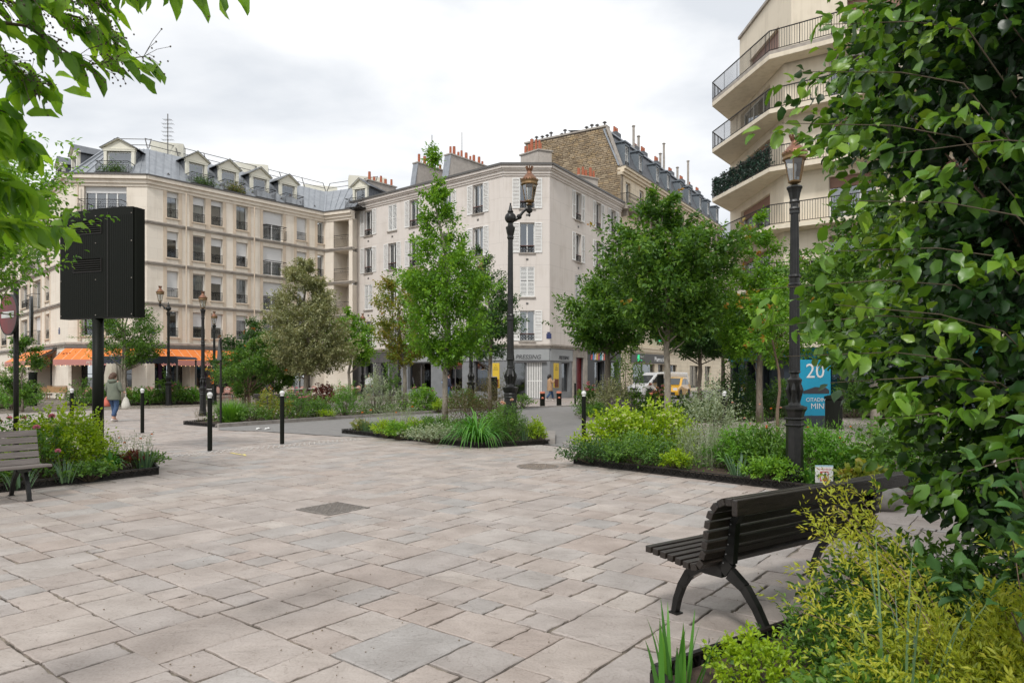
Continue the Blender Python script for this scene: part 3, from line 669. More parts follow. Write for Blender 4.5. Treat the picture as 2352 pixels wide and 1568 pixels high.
def dormer(F, n, w):
    x = F.s(n, .95) - w / 2; O_ = F.at(x, .95, 15.12); h = 1.78
    b = MB(); b.box(-.22, -.02, -.03, .2, 0, h); b.box(w + .02, w + .22, -.03, .2, 0, h); b.box(-.26, w + .26, -.06, .2, h, h + .16)
    b.frontprism([(-.34, h + .16), (w + .34, h + .16), (w / 2, h + .78)], .0, .2)
    d = b.build('dormer', 'cream_paint', bl, O_, F.rz)
    b = MB(); b.bar((-.42, .0, h + .19), (w / 2, .0, h + .84), .34, .06, up=(-.4, 0, 1)); b.bar((w + .42, .0, h + .19), (w / 2, .0, h + .84), .34, .06, up=(.4, 0, 1)); b.bar((-.3, -.03, h + .14), (w + .3, -.03, h + .14), .1, .06); b.build('pediment_moulding', 'cream_paint', d)
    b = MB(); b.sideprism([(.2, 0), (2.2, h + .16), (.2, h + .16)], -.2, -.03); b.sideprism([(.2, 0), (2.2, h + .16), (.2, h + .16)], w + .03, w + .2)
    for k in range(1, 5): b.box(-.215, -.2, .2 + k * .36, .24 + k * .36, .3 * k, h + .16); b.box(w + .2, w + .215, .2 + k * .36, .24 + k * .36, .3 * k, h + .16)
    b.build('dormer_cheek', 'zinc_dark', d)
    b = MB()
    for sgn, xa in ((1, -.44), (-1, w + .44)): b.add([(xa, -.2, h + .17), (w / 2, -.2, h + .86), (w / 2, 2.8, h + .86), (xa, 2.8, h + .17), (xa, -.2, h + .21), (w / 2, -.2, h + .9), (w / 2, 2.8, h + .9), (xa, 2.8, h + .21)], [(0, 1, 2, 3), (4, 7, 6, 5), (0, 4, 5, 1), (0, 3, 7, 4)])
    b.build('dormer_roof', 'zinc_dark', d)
    fr = frame_mb(w - .04, h - .04, 1 if w > 1.6 else 0, 0).build('window_frame', 'white_pvc', d, (.02, .12, 0))
    MB().quad((.05, .15, .05), (w - .05, .15, .05), (w - .05, .15, h - .05), (.05, .15, h - .05)).build('pane', 'window_glass', d)
    MB().quad((.0, .8, .0), (w, .8, .0), (w, .8, h), (.0, .8, h)).build('interior', 'interior_dark', d)
    r = rail_mb(w + .5, .8, .95, 'modern', .1); r.box(0, w + .5, -.98, .0, -.02, .05); r.build('balcony_railing', 'black_iron', d, (-.25, .0, .02))
    return O_ + O, F
DB = [dormer(F, n, w) for i, F in enumerate((FL, FA, FB, FC)) for n, w in dorm[i]]
# little vents between the seams
for n in (416, 546, 627, 700, 783):
    b = MB(); b.frontprism([(0, 0), (.3, 0), (.15, .2)], 0, .5); b.build('roof_vent', 'gutter', bl, FB.at(FB.s(n, .5), .5, 15.45), FB.rz)
# awnings
def awningm():
    m = mat('awning_orange', (.75, .22, .045), .8, (.68, .19, .04), 3); t = m.node_tree; b = t.nodes['Principled BSDF']; L = t.links.new
    co = t.nodes.new('ShaderNodeTexCoord'); sp = t.nodes.new('ShaderNodeSeparateXYZ'); L(co.outputs['Object'], sp.inputs[0])
    md = t.nodes.new('ShaderNodeMath'); md.operation = 'PINGPONG'; md.inputs[1].default_value = .28; L(sp.outputs[0], md.inputs[0])
    lt = t.nodes.new('ShaderNodeMath'); lt.operation = 'LESS_THAN'; lt.inputs[1].default_value = .011; L(md.outputs[0], lt.inputs[0])
    mx = t.nodes.new('ShaderNodeMixRGB'); mx.inputs[2].default_value = (.72, .6, .45, 1); L(lt.outputs[0], mx.inputs[0]); L(b.inputs['Base Color'].links[0].from_socket, mx.inputs[1]); L(mx.outputs[0], b.inputs['Base Color'])
awningm(); mat('valance_pink', (.50, .22, .19), .85); mat('navy_canvas', (.035, .04, .06), .8); mat('canvas_cream', (.55, .5, .41), .9, (.48, .43, .35), 2)
MAT['bulb'] = emitm('bulb', (1, .62, .3), 2.5)
def awning(F, n0, n1, out=1.55, zt=3.42, zb=2.62, text=True):
    x0, x1 = F.s(n0), F.s(n1); w = x1 - x0
    b = MB(); n = 10
    b.quad((0, -.2, zt), (0, -out, zb), (w, -out, zb), (w, -.2, zt)); b.quad((0, -.2, zt - .02), (w, -.2, zt - .02), (w, -out, zb - .02), (0, -out, zb - .02))
    a = b.build('awning', 'awning_orange', bl, F.at(x0), F.rz)
    b = MB(); b.box(0, w, -out - .01, -out, zb - .36, zb); b.build('awning_valance', 'valance_pink', a)
    b = MB(); b.box(-.05, w + .05, -.25, -.02, zt - .05, zt + .12); b.bar((.05, -.1, zt - .1), (.05, -out + .05, zb - .06), .05); b.bar((w - .05, -.1, zt - .1), (w - .05, -out + .05, zb - .06), .05); b.build('awning_case', 'gutter', a)
    b = MB()
    for i in range(int(w / .3)): b.ball((.13 + i * .3, -out + .05, zb - .39), .018, 6, 4)
    b.build('bulb', 'bulb', a, kind='stuff')
    # dried orange flowers hanging under the awning
    q = RG.normal(size=(260, 3)) * np.array([.35, .25, .22]); c = np.array([(.4, -.7, zb + .15), (w - .4, -.7, zb + .15)])[RG.integers(0, 2, 260)]
    link('dried_flowers', leaf_mesh('dried_flowers', 'dry_orange', c + q, rdir(260), rdir(260), .14, .09, T_SMALL, rnd(260)), a, kind='stuff')
    return a
leafm('dry_orange', [(.20, .045, .015), (.35, .1, .02), (.12, .03, .015)])
a1 = awning(FA, 168, 352); a2 = awning(FB, 378, 592); a3 = awning(FL, 72, 142)
def text(s, size, m, parent, loc, rot, name='lettering', ext=.004, align='CENTER', shear=0):
    c = bpy.data.curves.new(name, 'FONT'); c.body = s; c.size = size; c.extrude = ext; c.align_x = align; c.shear = shear; c.resolution_u = 3
    o = bpy.data.objects.new(name, c); me = bpy.data.meshes.new_from_object(o); me.materials.clear(); me.materials.append(MAT[m]); bpy.data.objects.remove(o); bpy.data.curves.remove(c)
    me.name = name; o = link(name, me, parent, loc); o.rotation_euler = rot; return o
text('PETIT CAFÉ'[:5] + ' O', .27, 'limestone', a1, (2.55, -1.57, 2.33), (R(90), 0, 0))
for F_, n_ in ((FB, 632), (FB, 462), (FA, 200), (FL, 84)): MB().tube([(0, -.24, 14.3), (0, -.24, 3.9)], .045, 6).build('rainwater_pipe', 'limestone_jamb', bl, F_.at(F_.s(n_)), F_.rz)
# street name plates
mat('plate_blue', (.03, .04, .12), .4); mat('plate_red', (.12, .02, .02), .4)
for F, n, z in ((FL, 147, 4.45), (FB, 372, 4.4)):
    b = MB(); b.box(0, .34, -.03, 0, 0, .34); b.box(.08, .26, -.03, 0, .36, .44); b.build('street_plate', 'plate_blue', bl, F.at(F.s(n), 0, z), F.rz)
# aerial
def aerial(parent, loc, h, n=6, name='roof_aerial'):
    b = MB(); b.bar((0, 0, 0), (0, 0, h), .05)
    for i in range(n):
        z = h * (.35 + .6 * i / n); l = .3 if i % 2 else .42; b.bar((-l, 0, z), (l, 0, z), .018); 
        for k in range(-3, 4): b.bar((k * l / 3.4, -.25, z), (k * l / 3.4, .25, z), .01)
    return b.build(name, 'gutter', parent, loc)
aerial(bl, Vector((-24.9, 50, ZR)) - O, 2.9, 6)
# ============ centre building, pale render with louvred shutters
bc = thing('corner_building', 'pale grey rendered corner building with white louvred shutters and chimney stacks', 'building', (-.6, 47, 0))
PC = [(-13.2, 57.4), (-.6, 47), (2.56, 47), (9.03, 57.4)]
G1, G2, G3 = [Fac(PC[i], PC[i + 1], bc) for i in range(3)]
ROWZ = [3.95, 6.93, 9.93, 12.95]
def cw(F, n): x = F.s(n, .0); return x - .5
setc = [(G1, 921, ['open', 'closed', 'open', 'open']), (G1, 981, ['right', 'open', 'open', 'closed']), (G1, 1035, ['open', 'open', 'open', 'open']), (G1, 1116, ['open', 'open', 'open', 'open']), (G1, 1195, ['open', 'open', 'open', 'open']),
        (G2, 1318, ['open', 'closed', 'open', 'open']), (G3, 1446, ['open', 'closed', 'open', 'open']), (G3, 1496, ['open'] * 4), (G3, 1533, ['open'] * 4)]
GS = {  # ground floor openings: (n0, n1, z0, z1)
 G1: [(862, 880, .1, 2.6), (915, 935, .1, 2.6), (954, 972, .1, 2.6), (1022, 1080, .55, 2.55), (1114, 1158, .45, 2.6), (1186, 1224, .45, 2.6)],
 G2: [(1285, 1314, .05, 2.5), (1317, 1355, .05, 2.5)], G3: [(1401, 1421, .45, 2.5), (1438, 1456, .1, 2.9), (1484, 1508, .3, 2.7), (1515, 1545, .1, 2.7)]}
for F in (G1, G2, G3):
    ops = []
    for f, n, ks in setc:
        if f is F: ops += [(cw(F, n), cw(F, n) + 1.0, z, z + 2.05) for z in ROWZ]
    gs = [(F.s(a, .1), F.s(b_, .1), c_, d, .35) for a, b_, c_, d in GS[F]]
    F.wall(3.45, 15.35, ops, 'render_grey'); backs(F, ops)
    F.wall(0, 3.45, gs, 'shop_grey' if F is not G1 else 'shop_grey', name='shop_wall') if 'shop_grey' in MAT else (mat('shop_grey', (.235, .245, .255), .6, (.20, .21, .22), 2), F.wall(0, 3.45, gs, 'shop_grey', name='shop_wall'))
    for f, n, ks in setc:
        if f is F:
            for z, k in zip(ROWZ, ks):
                window(F, cw(F, n), z, 1.0, 2.05, .2, 1, 0, 0, 0 if k == 'closed' else rw.choice([0, 1, 2]), None if k == 'closed' else 'scroll', .45, True, shutters=k)
                b = cached('grille', lambda: MB().box(0, .16, -.02, 0, 0, .13).mesh('vent_grille', 'gutter')); link('vent_grille', b, bc, F.at(cw(F, n) + .42, 0, z - .52), F.rz)
    mi = {G1: (0, .4), G2: (.4, .4), G3: (.4, 0)}[F]
    profile(F, [(.07, 15.15, 15.3), (.14, 15.3, 15.5), (.24, 15.5, 15.62), (.34, 15.62, 15.8)], 'cornice', 'render_grey', miter=mi)
    profile(F, [(.42, 15.802, 15.95)], 'gutter', 'gutter', miter=mi)
    profile(F, [(.12, 3.45, 3.6), (.22, 3.6, 3.72)], 'string_course', 'stain_stone', miter=mi)
# shopfront fascias, lettering, doors and glass
mat('shop_fascia', (.34, .355, .36), .5, (.31, .325, .33), 1.5); mat('shop_dark', (.085, .082, .085), .6, (.11, .105, .105), 2)
mat('letter_dark', (.05, .05, .055), .5); mat('poster_yellow', (.66, .46, .04), .6); mat('red_door', (.16, .012, .016), .45); mat('black_shop', (.012, .012, .014), .4)
mat('dress_white', (.6, .6, .6), .9); mat('cloth_blue', (.2, .26, .36), .9)
def panel(F, n0, n1, z0, z1, m, name, p=.06, y1=0.):
    x0, x1 = F.s(n0), F.s(n1); b = MB(); b.box(0, x1 - x0, -p, y1, z0, z1); return b.build(name, m, bc if F in (G1, G2, G3) else F.root, F.at(x0), F.rz)
f1 = panel(G1, 1000, 1257.5, 2.62, 3.42, 'shop_fascia', 'fascia'); f2 = panel(G2, 1258.5, 1373.5, 2.62, 3.42, 'shop_fascia', 'fascia'); f3 = panel(G3, 1375, 1436, 2.62, 3.42, 'shop_fascia', 'fascia')
panel(G1, 884, 999, 2.62, 3.42, 'shop_dark', 'fascia'); panel(G1, 884, 915, 0, 2.6, 'shop_dark', 'pilaster', .03); panel(G1, 936, 953, 0, 2.6, 'shop_dark', 'pilaster', .03); panel(G1, 974, 999, 0, 2.6, 'shop_dark', 'pilaster', .03)
for F, n, sz in ((G2, 1320, .4), (G3, 1408, .36), (G1, 1130, .36)):
    text('PRESSING', sz, 'letter_dark', bc, F.at(F.s(n), -.075, 2.72), (R(90), 0, F.rz), 'shop_lettering', .01, shear=.25)
for F in (G1, G2, G3):
    for a, b_, c_, d in GS[F]:
        if F is G3 and a == 1438: continue
        if (F is G2 and a == 1317): continue
        x = F.s(a, .1); w = F.s(b_, .1) - x
        window(F, x, c_, w, d - c_, .2, 1 if w > 1.5 else 0, 0, name='shop_window', sill=False, fm='shop_dark', glass='shop_glass')
    backs(F, [(F.s(a), F.s(b_), c_, d) for a, b_, c_, d in GS[F]], 2.2)
b = MB(); x0 = G2.s(1317, .1); x1 = G2.s(1355, .1)
for i in range(9): b.box(x0 + (x1 - x0) * i / 9 + .01, x0 + (x1 - x0) * (i + .75) / 9, .05, .07, .05, 2.45)
b.box(x0, x1, .045, .075, 1.2, 1.26); G2.put(b, 'folding_grille', 'shutter_paint')
b = MB(); b.bar((G2.s(1290), -.12, 2.52), (G2.s(1366), -.12, 2.52), .1, .1); G2.put(b, 'awning_roller', 'shop_dark')
for F, n0, n1 in ((G1, 1232, 1249), (G3, 1384, 1396)):
    p = panel(F, n0, n1, .75, 2.45, 'poster_yellow', 'advertising_panel', .04); w = F.s(n1) - F.s(n0)
    MB().box(.05, w - .05, -.045, -.041, .78, 1.35).build('advertising_picture', 'dry_orange', p)
    for k, tx in enumerate(('%', 'PRESSING', 'REPASSAGE')): text(tx, .12 if k == 0 else .085 * min(1, w / .55), 'letter_dark', p, (w / 2, -.046, 2.25 - k * .14), (R(90), 0, 0), 'advertising_text', .001)
x = G3.s(1438, .1); b = MB(); w = G3.s(1456, .1) - x; b.box(x, x + w, .18, .24, .1, 2.9)
for i in range(2):
    for j in range(3): b.box(x + .08 + i * w / 2, x + w / 2 - .06 + i * w / 2, .165, .18, .25 + j * .88, .95 + j * .88)
G3.put(b, 'red_door', 'red_door')
panel(G3, 1430.5, 1436.8, 0, 3.4, 'stain_stone', 'door_jamb', .09); panel(G3, 1457, 1466, 0, 3.4, 'stain_stone', 'door_jamb', .09); panel(G3, 1437, 1457, 2.92, 3.42, 'stain_stone', 'door_lintel', .07)
mat('steel_pale', (.45, .44, .42), .5)
bshop = [panel(G3, 1467, 1484, 0, 2.72, 'black_shop', 'pilaster', .05), panel(G3, 1508.5, 1515, 0, 2.72, 'black_shop', 'pilaster', .05)]
fb = panel(G3, 1467, 1550, 2.74, 3.42, 'black_shop', 'fascia', .08)
for i, c_ in enumerate(((.6, .1, .08), (.1, .3, .6), (.8, .75, .7), (.75, .45, .05), (.55, .1, .2), (.1, .45, .5), (.8, .8, .8), (.7, .15, .1), (.15, .2, .5))):
    k = 'paint_%d' % i; mat(k, c_, .6); b = MB(); xx = .5 + i * .33; b.frontprism([(xx, 2.8), (xx + .25, 2.8), (xx + .34, 3.36), (xx + .06, 3.36)], -.1, -.085); b.build('mural_letter', k, fb)
# things on show in the cleaner's windows: rows of hanging shirts
def shirts(F, n0, n1, z, k, m):
    b = MB(); x0, x1 = F.s(n0), F.s(n1); b.bar((x0, .5, z), (x1, .5, z), .03)
    for i in range(k): x = x0 + .1 + (x1 - x0 - .2) * i / k; b.add([(x, .45, z - .05), (x + .06, .5, z - .05), (x + .12, .47, z - rw.uniform(.7, 1)), (x - .04, .42, z - .9)], [(0, 1, 2, 3)])
    return b.build('clothes_rack', m, F.root, F.at(0), F.rz)
shirts(G1, 1120, 1152, 2.3, 8, 'dress_white'); shirts(G1, 1188, 1222, 1.95, 18, 'cloth_blue')
b = MB(); b.box(0, .34, -.03, 0, 0, .34); b.box(.06, .28, -.03, 0, .36, .44); b.build('street_plate', 'plate_blue', bc, G2.at(G2.s(1377) - .3, 0, 4.1), G2.rz); 
# roof and stacks
O = bc.location; s = MB(); Q = offs(PC, .0); Q2 = offs(PC, 5.0)
for i in range(3): s.quad(Q[i] + Vector((0, 0, 15.96)) - O, Q[i + 1] + Vector((0, 0, 15.96)) - O, Q2[i + 1] + Vector((0, 0, 17.0)) - O, Q2[i] + Vector((0, 0, 17.0)) - O)
s.build('roof', 'zinc', bc)
def stack(a, b_, z0, z1, th, pots, m='tan_plaster', root=bc, slope=0., tall=.55):
    a = Vector((*a, 0)) - root.location; b_ = Vector((*b_, 0)) - root.location; d = (b_ - a).normalized(); L = (b_ - a).length; rz = math.atan2(d.y, d.x)
    b = MB(); b.frontprism([(-slope, z0), (L, z0), (L, z1), (0, z1)], 0, th); st = b.build('chimney', m, root, (a.x, a.y, 0), rz)
    MB().box(-.1, L + .1, -.08, th + .08, z1, z1 + .1).build('chimney_cap', 'stain_stone', st)
    if slope: MB().bar((-slope, th / 2, z0), (-.02, th / 2, z1), th + .06, .06, up=(-1, 0, .3)).build('flashing', 'zinc', st)
    rp = random.Random(L)
    for i in range(pots):
        h = tall * rp.uniform(.6, 1.35); r = rp.uniform(.09, .13); x = L * (i + .5 + rp.uniform(-.25, .25)) / pots
        MB().lathe([(r, 0), (r * .9, h), (r, h), (r * .7, h + .02)], 8, (0, 0, 0)).build('chimney_pot', 'pot_clay', st, (x, th / 2, z1 + .1))
    return st
stack((-7.5, 55.2), (-4.7, 58.6), 15.5, 18.55, .5, 6, slope=.55)
stack((-4.75, 53.7), (-2.1, 56.9), 15.5, 18.75, .6, 9, slope=.55)
stack((-11.9, 57.3), (-10.0, 59.5), 15.3, 17.75, .5, 5)
stack((.65, 52.3), (1.95, 51.0), 15.5, 18.2, .6, 5, tall=.75); stack((1.97, 51.0), (2.95, 51.4), 15.5, 18.2, .6, 1)
stack((5.3, 54.6), (6.9, 55.6), 15.3, 17.35, .5, 5, tall=.65)
aerial(bc, Vector((-6.6, 57, 17.2)) - O, 4.2, 2); b = MB(); b.bar((-4.2, 58, 18), (-4.2, 58, 22), .05); b.build('roof_aerial', 'gutter', bc, -O)
# rainwater pipe
b = MB(); b.tube([(0, -.08, 15.6), (0, -.08, 3.7)], .05, 6); b.build('rainwater_pipe', 'render_grey', bc, G1.at(.25), G1.rz)
b = MB(); b.tube([(0, -.08, 15.6), (0, -.08, 3.7)], .05, 6); b.build('rainwater_pipe', 'render_grey', bc, G1.at(G1.s(1051)), G1.rz)
# ============ building behind: stone gable, slate mansard, cream street front
bh = thing('mansard_building', 'tall cream building with rough stone gable, slate mansard and pharmacy at street level', 'building', (9.03, 57.4, 0))
H1 = Fac((9.03, 57.4), (24.6, 81.6), bh); O = bh.location
gt = Vector((-.841, .541, 0)); gl = 9.3
mat('rubble', (.48, .40, .29), .9, (.24, .19, .135), 1.1, bump=.8, bscale=14, lo=.3, hi=.72, tint=[(.7, .66, .6), (1, .97, .9), (.85, .8, .74), (1, .9, .72), (.58, .54, .5)])
mat('rubble_mortar', (.30, .25, .19), .95, (.17, .14, .11), 3, bump=.5)
ga = (PC[3][0] + gt.x * gl, PC[3][1] + gt.y * gl)
gable = Fac(ga, PC[3], bh)      # seen from the square, left to right
GO = [(0, 14.8), (gl, 14.8), (gl, 18.9), (gl - 1.35, 22.5), (0, 22.5)]
b = MB(); b.frontprism(GO, .06, .5); gw = gable.put(b, 'gable_wall', 'rubble_mortar')
rg = random.Random(8); stones = []
z = 14.9
while z < 22.4:
    h = rg.uniform(.13, .2); x = rg.uniform(-.2, .1)
    while x < gl:
        w = rg.uniform(.2, .62); xm = gl if z < 18.9 else gl - 1.35 * (z + h - 18.9) / 3.6
        if x + w > .02 and x < xm - .1: stones.append((max(x, .01), min(x + w, xm) - .025, z, z + h - .025))
        x += w
    z += h
stones.sort(key=lambda q: -((q[1] - q[0]) * (q[3] - q[2])))
def stone(q):
    a, c_, e_, f = q; j = lambda: rg.uniform(-.015, .015); y = rg.uniform(-.02, .03)
    V = [(a + j(), y, e_ + j()), (c_ + j(), y, e_ + j()), (c_ + j(), y, f + j()), (a + j(), y, f + j())]; cx, cz = (a + c_) / 2, (e_ + f) / 2
    V = [(cx + (x - cx) * .9, y_, cz + (zz - cz) * .86) for x, y_, zz in V] + [(x, .07, zz) for x, y_, zz in V]
    return V, [(0, 1, 2, 3), (4, 5, 1, 0), (5, 6, 2, 1), (6, 7, 3, 2), (7, 4, 0, 3)]
for q in stones[:300]:
    m = MB(); m.v, m.f = stone(q); me = m.mesh('stone', 'rubble'); with_tint(me, [rg.random()] * 5); link('stone', me, gw)
m = MB(); tv = []
for q in stones[300:]: V, F_ = stone(q); m.add(V, F_); tv += [rg.random()] * 5
me = m.mesh('stones', 'rubble'); with_tint(me, tv); link('small_stones', me, gw, kind='stuff')
b = MB(); b.box(-.1, gl - 1.25, -.08, .6, 22.5, 22.64); b.bar((gl - .01, .25, 18.95), (gl - 1.32, .25, 22.55), .62, .1, up=(1, 0, .4)); gable.put(b, 'gable_coping', 'stain_stone')
for x in (.5, 1.0, 1.6, 2.1, 2.5, 3.6, 3.9, 6.0, 6.5, 7.0, 7.7):
    b = MB(); h = rg.uniform(.1, .45); b.lathe([(.07, 0), (.07, h), (.2, h + .02), (.12, h + .1), (.02, h + .16)], 8); b.build('chimney_cowl', 'gutter', bh, gable.at(x, .3, 22.62))
# street front
HN = [1565, 1599, 1642, 1669, 1702, 1722.6, 1749.6, 1769, 1791]
HR = [4.9, 7.9, 11.9, 15.95]; ops = []
for n in HN:
    x = H1.s(n, .2)
    for z, h in zip(HR, (2.2, 2.3, 2.3, 2.0)): ops.append((x - .5, x + .5, z, z + h))
gs = [(H1.s(a, .1), H1.s(c_, .1), .3, 2.65, .4) for a, c_ in ((1580, 1634), (1643, 1658), (1672, 1690), (1722, 1745), (1760, 1775))]
H1.wall(0, 18.9, ops + gs, 'cream_stone'); backs(H1, ops); backs(H1, gs, 2)
for o in ops: window(H1, o[0], o[2], 1.0, o[3] - o[2], .2, 1, 0, 0, rw.choice([0, 1, 2]), 'scroll' if o[2] != 15.95 else None, .9, False)
for o in gs: window(H1, o[0], .3, o[1] - o[0], 2.35, .2, 1, 0, name='shop_window', sill=False, fm='shop_dark', glass='shop_glass')
for z in (7.6, 15.75):
    b = MB(); b.box(0, H1.L, -.75, 0, z - .2, z); b.box(0, H1.L, -.6, 0, z - .34, z - .2)
    for i in range(22): xx = .5 + i * 1.27; b.frontprism([(xx, z - .34), (xx + .18, z - .34), (xx + .18, z - .8), (xx, z - .8)], -.35, 0)
    H1.put(b, 'balcony_slab', 'stain_stone')
    H1.put(rail_mb(H1.L, .95, .7, 'scroll'), 'balcony_railing', 'black_iron').location.z = z
profile(H1, [(.15, 18.3, 18.5), (.3, 18.5, 18.75), (.45, 18.75, 18.95)], 'cornice', 'cream_stone'); profile(H1, [(.5, 18.952, 19.05)], 'gutter', 'gutter'); profile(H1, [(.12, 3.7, 4.0), (.2, 4.0, 4.15)], 'string_course', 'cream_stone')
b = MB(); L = H1.L; b.add([(0, .1, 19.04), (L, .1, 19.04), (L, 1.5, 22.3), (0, 1.5, 22.3), (L, 5, 22.9), (0, 5, 22.9), (L, 5, 14), (L, .1, 14)], [(0, 1, 2, 3), (3, 2, 4, 5), (1, 7, 6, 4, 2)]); H1.put(b, 'mansard_roof', 'slate')
b = MB(); b.bar((0, 1.45, 22.32), (L, 1.45, 22.32), .3, .12); b.bar((0.05, .12, 19.05), (.05, 1.5, 22.3), .35, .14); H1.put(b, 'ridge_flashing', 'zinc')
mat('dormer_zinc', (.15, .18, .205), .5, (.19, .215, .24), 4, metal=.2)
for n in HN[:9]:
    x = H1.s(n, .4) - .55; b = MB(); b.box(0, .1, 0, 1.2, 0, 2.25); b.box(1.0, 1.1, 0, 1.2, 0, 2.25); b.box(0, 1.1, 0, .2, 2.05, 2.25); b.box(-.12, 1.22, -.12, 1.4, 2.25, 2.36)
    d = b.build('dormer', 'dormer_zinc', bh, H1.at(x, .3, 19.2), H1.rz)
    frame_mb(.86, 1.95, 1, 2).build('window_frame', 'white_pvc', d, (.12, .1, .08)); MB().quad((.12, .16, .1), (.98, .16, .1), (.98, .16, 2.0), (.12, .16, 2.0)).build('pane', 'window_glass', d); MB().quad((.1, .7, .1), (1, .7, .1), (1, .7, 2.0), (.1, .7, 2.0)).build('interior', 'interior_dark', d)
    rail_mb(.86, .6, 0, 'scroll').build('railing', 'black_iron', d, (.12, .02, .08))
for x, hh in ((3.2, .5), (7.5, .3), (9.5, .5), (13, .5), (17, .4), (20.5, .4), (23, .4), (26, .4)):
    b = MB(); b.box(-.5, .5, 0, .6, 20.5, 23.0); c_ = b.build('chimney', 'slate', bh, H1.at(x, 1.6, 0), H1.rz)
    for k in range(3): MB().lathe([(.1, 0), (.09, hh), (.11, hh)], 8).build('chimney_pot', 'pot_clay', c_, (-.3 + k * .3, .3, 23.0))
for x, h in ((7.0, 2.4), (8.2, 1.8), (13.9, 1.7), (14.9, 3.0), (19, 1.6), (22.5, 3.2)): MB().lathe([(.12, 0), (.12, h), (.2, h + .05), (.1, h + .15)], 8).build('flue', 'stain_stone', bh, H1.at(x, 1.8, 22.3))
ph = panel(H1, 1576, 1664, 2.72, 3.55, 'shop_black2' if 'shop_black2' in MAT else (mat('shop_black2', (.06, .06, .058), .5) and 'shop_black2'), 'fascia', .1)
mat('letter_white', (.8, .8, .8), .4); MAT['green_neon'] = emitm('green_neon', (.02, .5, .2), .6)
W_ = H1.s(1664) - H1.s(1576); text('Pharmacie', .62, 'letter_white', ph, (W_ * .63, -.11, 2.9), (R(90), 0, 0), 'shop_lettering', .01, 'LEFT'); MB().frontprism([(1.3, 2.85), (1.62, 2.85), (1.75, 3.0), (1.75, 3.42), (1.43, 3.42), (1.3, 3.25)], -.12, -.1).build('shop_emblem', 'green_neon', ph)
text('Pharma B', .2, 'letter_white', ph, (2.0, -.11, 3.18), (R(90), 0, 0), 'shop_lettering', .005, 'LEFT'); text('santé', .17, 'green_neon', ph, (2.0, -.11, 2.9), (R(90), 0, 0), 'shop_lettering', .005, 'LEFT')
b = MB(); b.box(-.12, .12, -.5, -.3, -.36, .36); b.box(-.36, .36, -.5, -.3, -.12, .12); cr = b.build('pharmacy_cross', 'green_neon', bh, H1.at(H1.s(1640), -.3, 5.05), H1.rz + R(-60))
# building further down the street and a low one across its end
bf = thing('far_building', 'plain cream building further down the street beyond the mansard front', 'building', (24.8, 82, 0)); J1 = Fac((24.7, 81.9), (37, 101), bf); ops = [(1.5 + i * 2.6, 2.6 + i * 2.6, z, z + 2.0) for i in range(8) for z in (4.4, 7.4, 10.4, 13.4)]
J1.wall(0, 16.2, ops, 'cream_stone'); backs(J1, ops)
for o in ops: window(J1, o[0], o[2], 1.1, 2.0, .2, 1, sill=False)
b = MB(); b.add([(0, 0, 16.2), (J1.L, 0, 16.2), (J1.L, 2, 18.6), (0, 2, 18.6)], [(0, 1, 2, 3)]); J1.put(b, 'roof', 'slate')
b2 = thing('end_building', 'low pale building closing the far end of the street', 'building', (36, 104, 0)); K1 = Fac((31, 104), (52, 99), b2); ops = [(1.5 + i * 2.6, 2.6 + i * 2.6, z, z + 1.9) for i in range(7) for z in (4, 7, 10, 13)]
K1.wall(0, 17, ops, 'render_cream'); backs(K1, ops)
for o in ops: window(K1, o[0], o[2], 1.1, 1.9, .2, 1, sill=False)
# ============ right building: cream, cranked balconies
br = thing('balcony_building', 'cream modern block with cranked balconies and black railings rising behind the right lamp', 'building', (13.3, 33.8, 0))
PW = [(13.1, 41.5), (13.3, 33.8), (21.0, 28.6), (33, 27.0)]; PB = [(11.35, 39.2), (12.4, 33.35), (20.0, 27.9), (33, 26.2)]
M1, M2, M3 = [Fac(PW[i], PW[i + 1], br) for i in range(3)]; O = br.location
LV = [3.1, 6.0, 8.8, 11.6, 14.4, 17.2]
bay = {M1: [(1852, 1925)], M2: [(2072, 2190)], M3: []}
wallm('render_cream2', (.72, .645, .52), (.72, .645, .52), 9, 2.8, .012, .86, streak=.9)
for F in (M1, M2, M3):
    ops = []
    for a, c_ in bay[F]:
        for z in LV[:5]: ops.append((max(.3, F.s(a)), F.s(c_), z + .1, z + 2.15))
    if F is M2: ops += [(5.6, 8.2, z + .1, z + 2.15) for z in LV[:5]]
    if F is M3: ops += [(x, x + 2.2, z + .1, z + 2.15) for z in LV[:5] for x in (1.2, 5, 8.8)]
    F.wall(3.1, 17.2, ops, 'render_cream2'); backs(F, ops)
    for i, o in enumerate(ops):
        bd = [0, .12, .25, .2, .0][i % 5]; window(F, o[0], o[2], o[1] - o[0], 2.05, .2, 2, 0, bd, rw.choice([0, 1, 2, 2]), None, sill=False, blindm='brown_shutter')
PT = [(14.0, 42.5), (14.3, 35.4), (21.6, 30.4), (33, 29)]
for i in range(3):
    F = Fac(PT[i], PT[i + 1], br); op = [(1.6, 5.6, 17.3, 20.2)] if i == 0 else [(2.6, 5.0, 17.3, 20.0), (6.2, 8, 17.3, 20.0)] if i == 1 else []
    F.wall(17.2, 22.2, op, 'render_cream2', name='penthouse_wall'); backs(F, op)
    for k, o in enumerate(op): window(F, o[0], o[2], o[1] - o[0], o[3] - o[2], .2, 1, 0, .97 if k == 0 else .25, 0, None, sill=False, blindm='brown_shutter')
    profile(F, [(.12, 22.2, 22.36)], 'roof_edge', 'stain_stone')
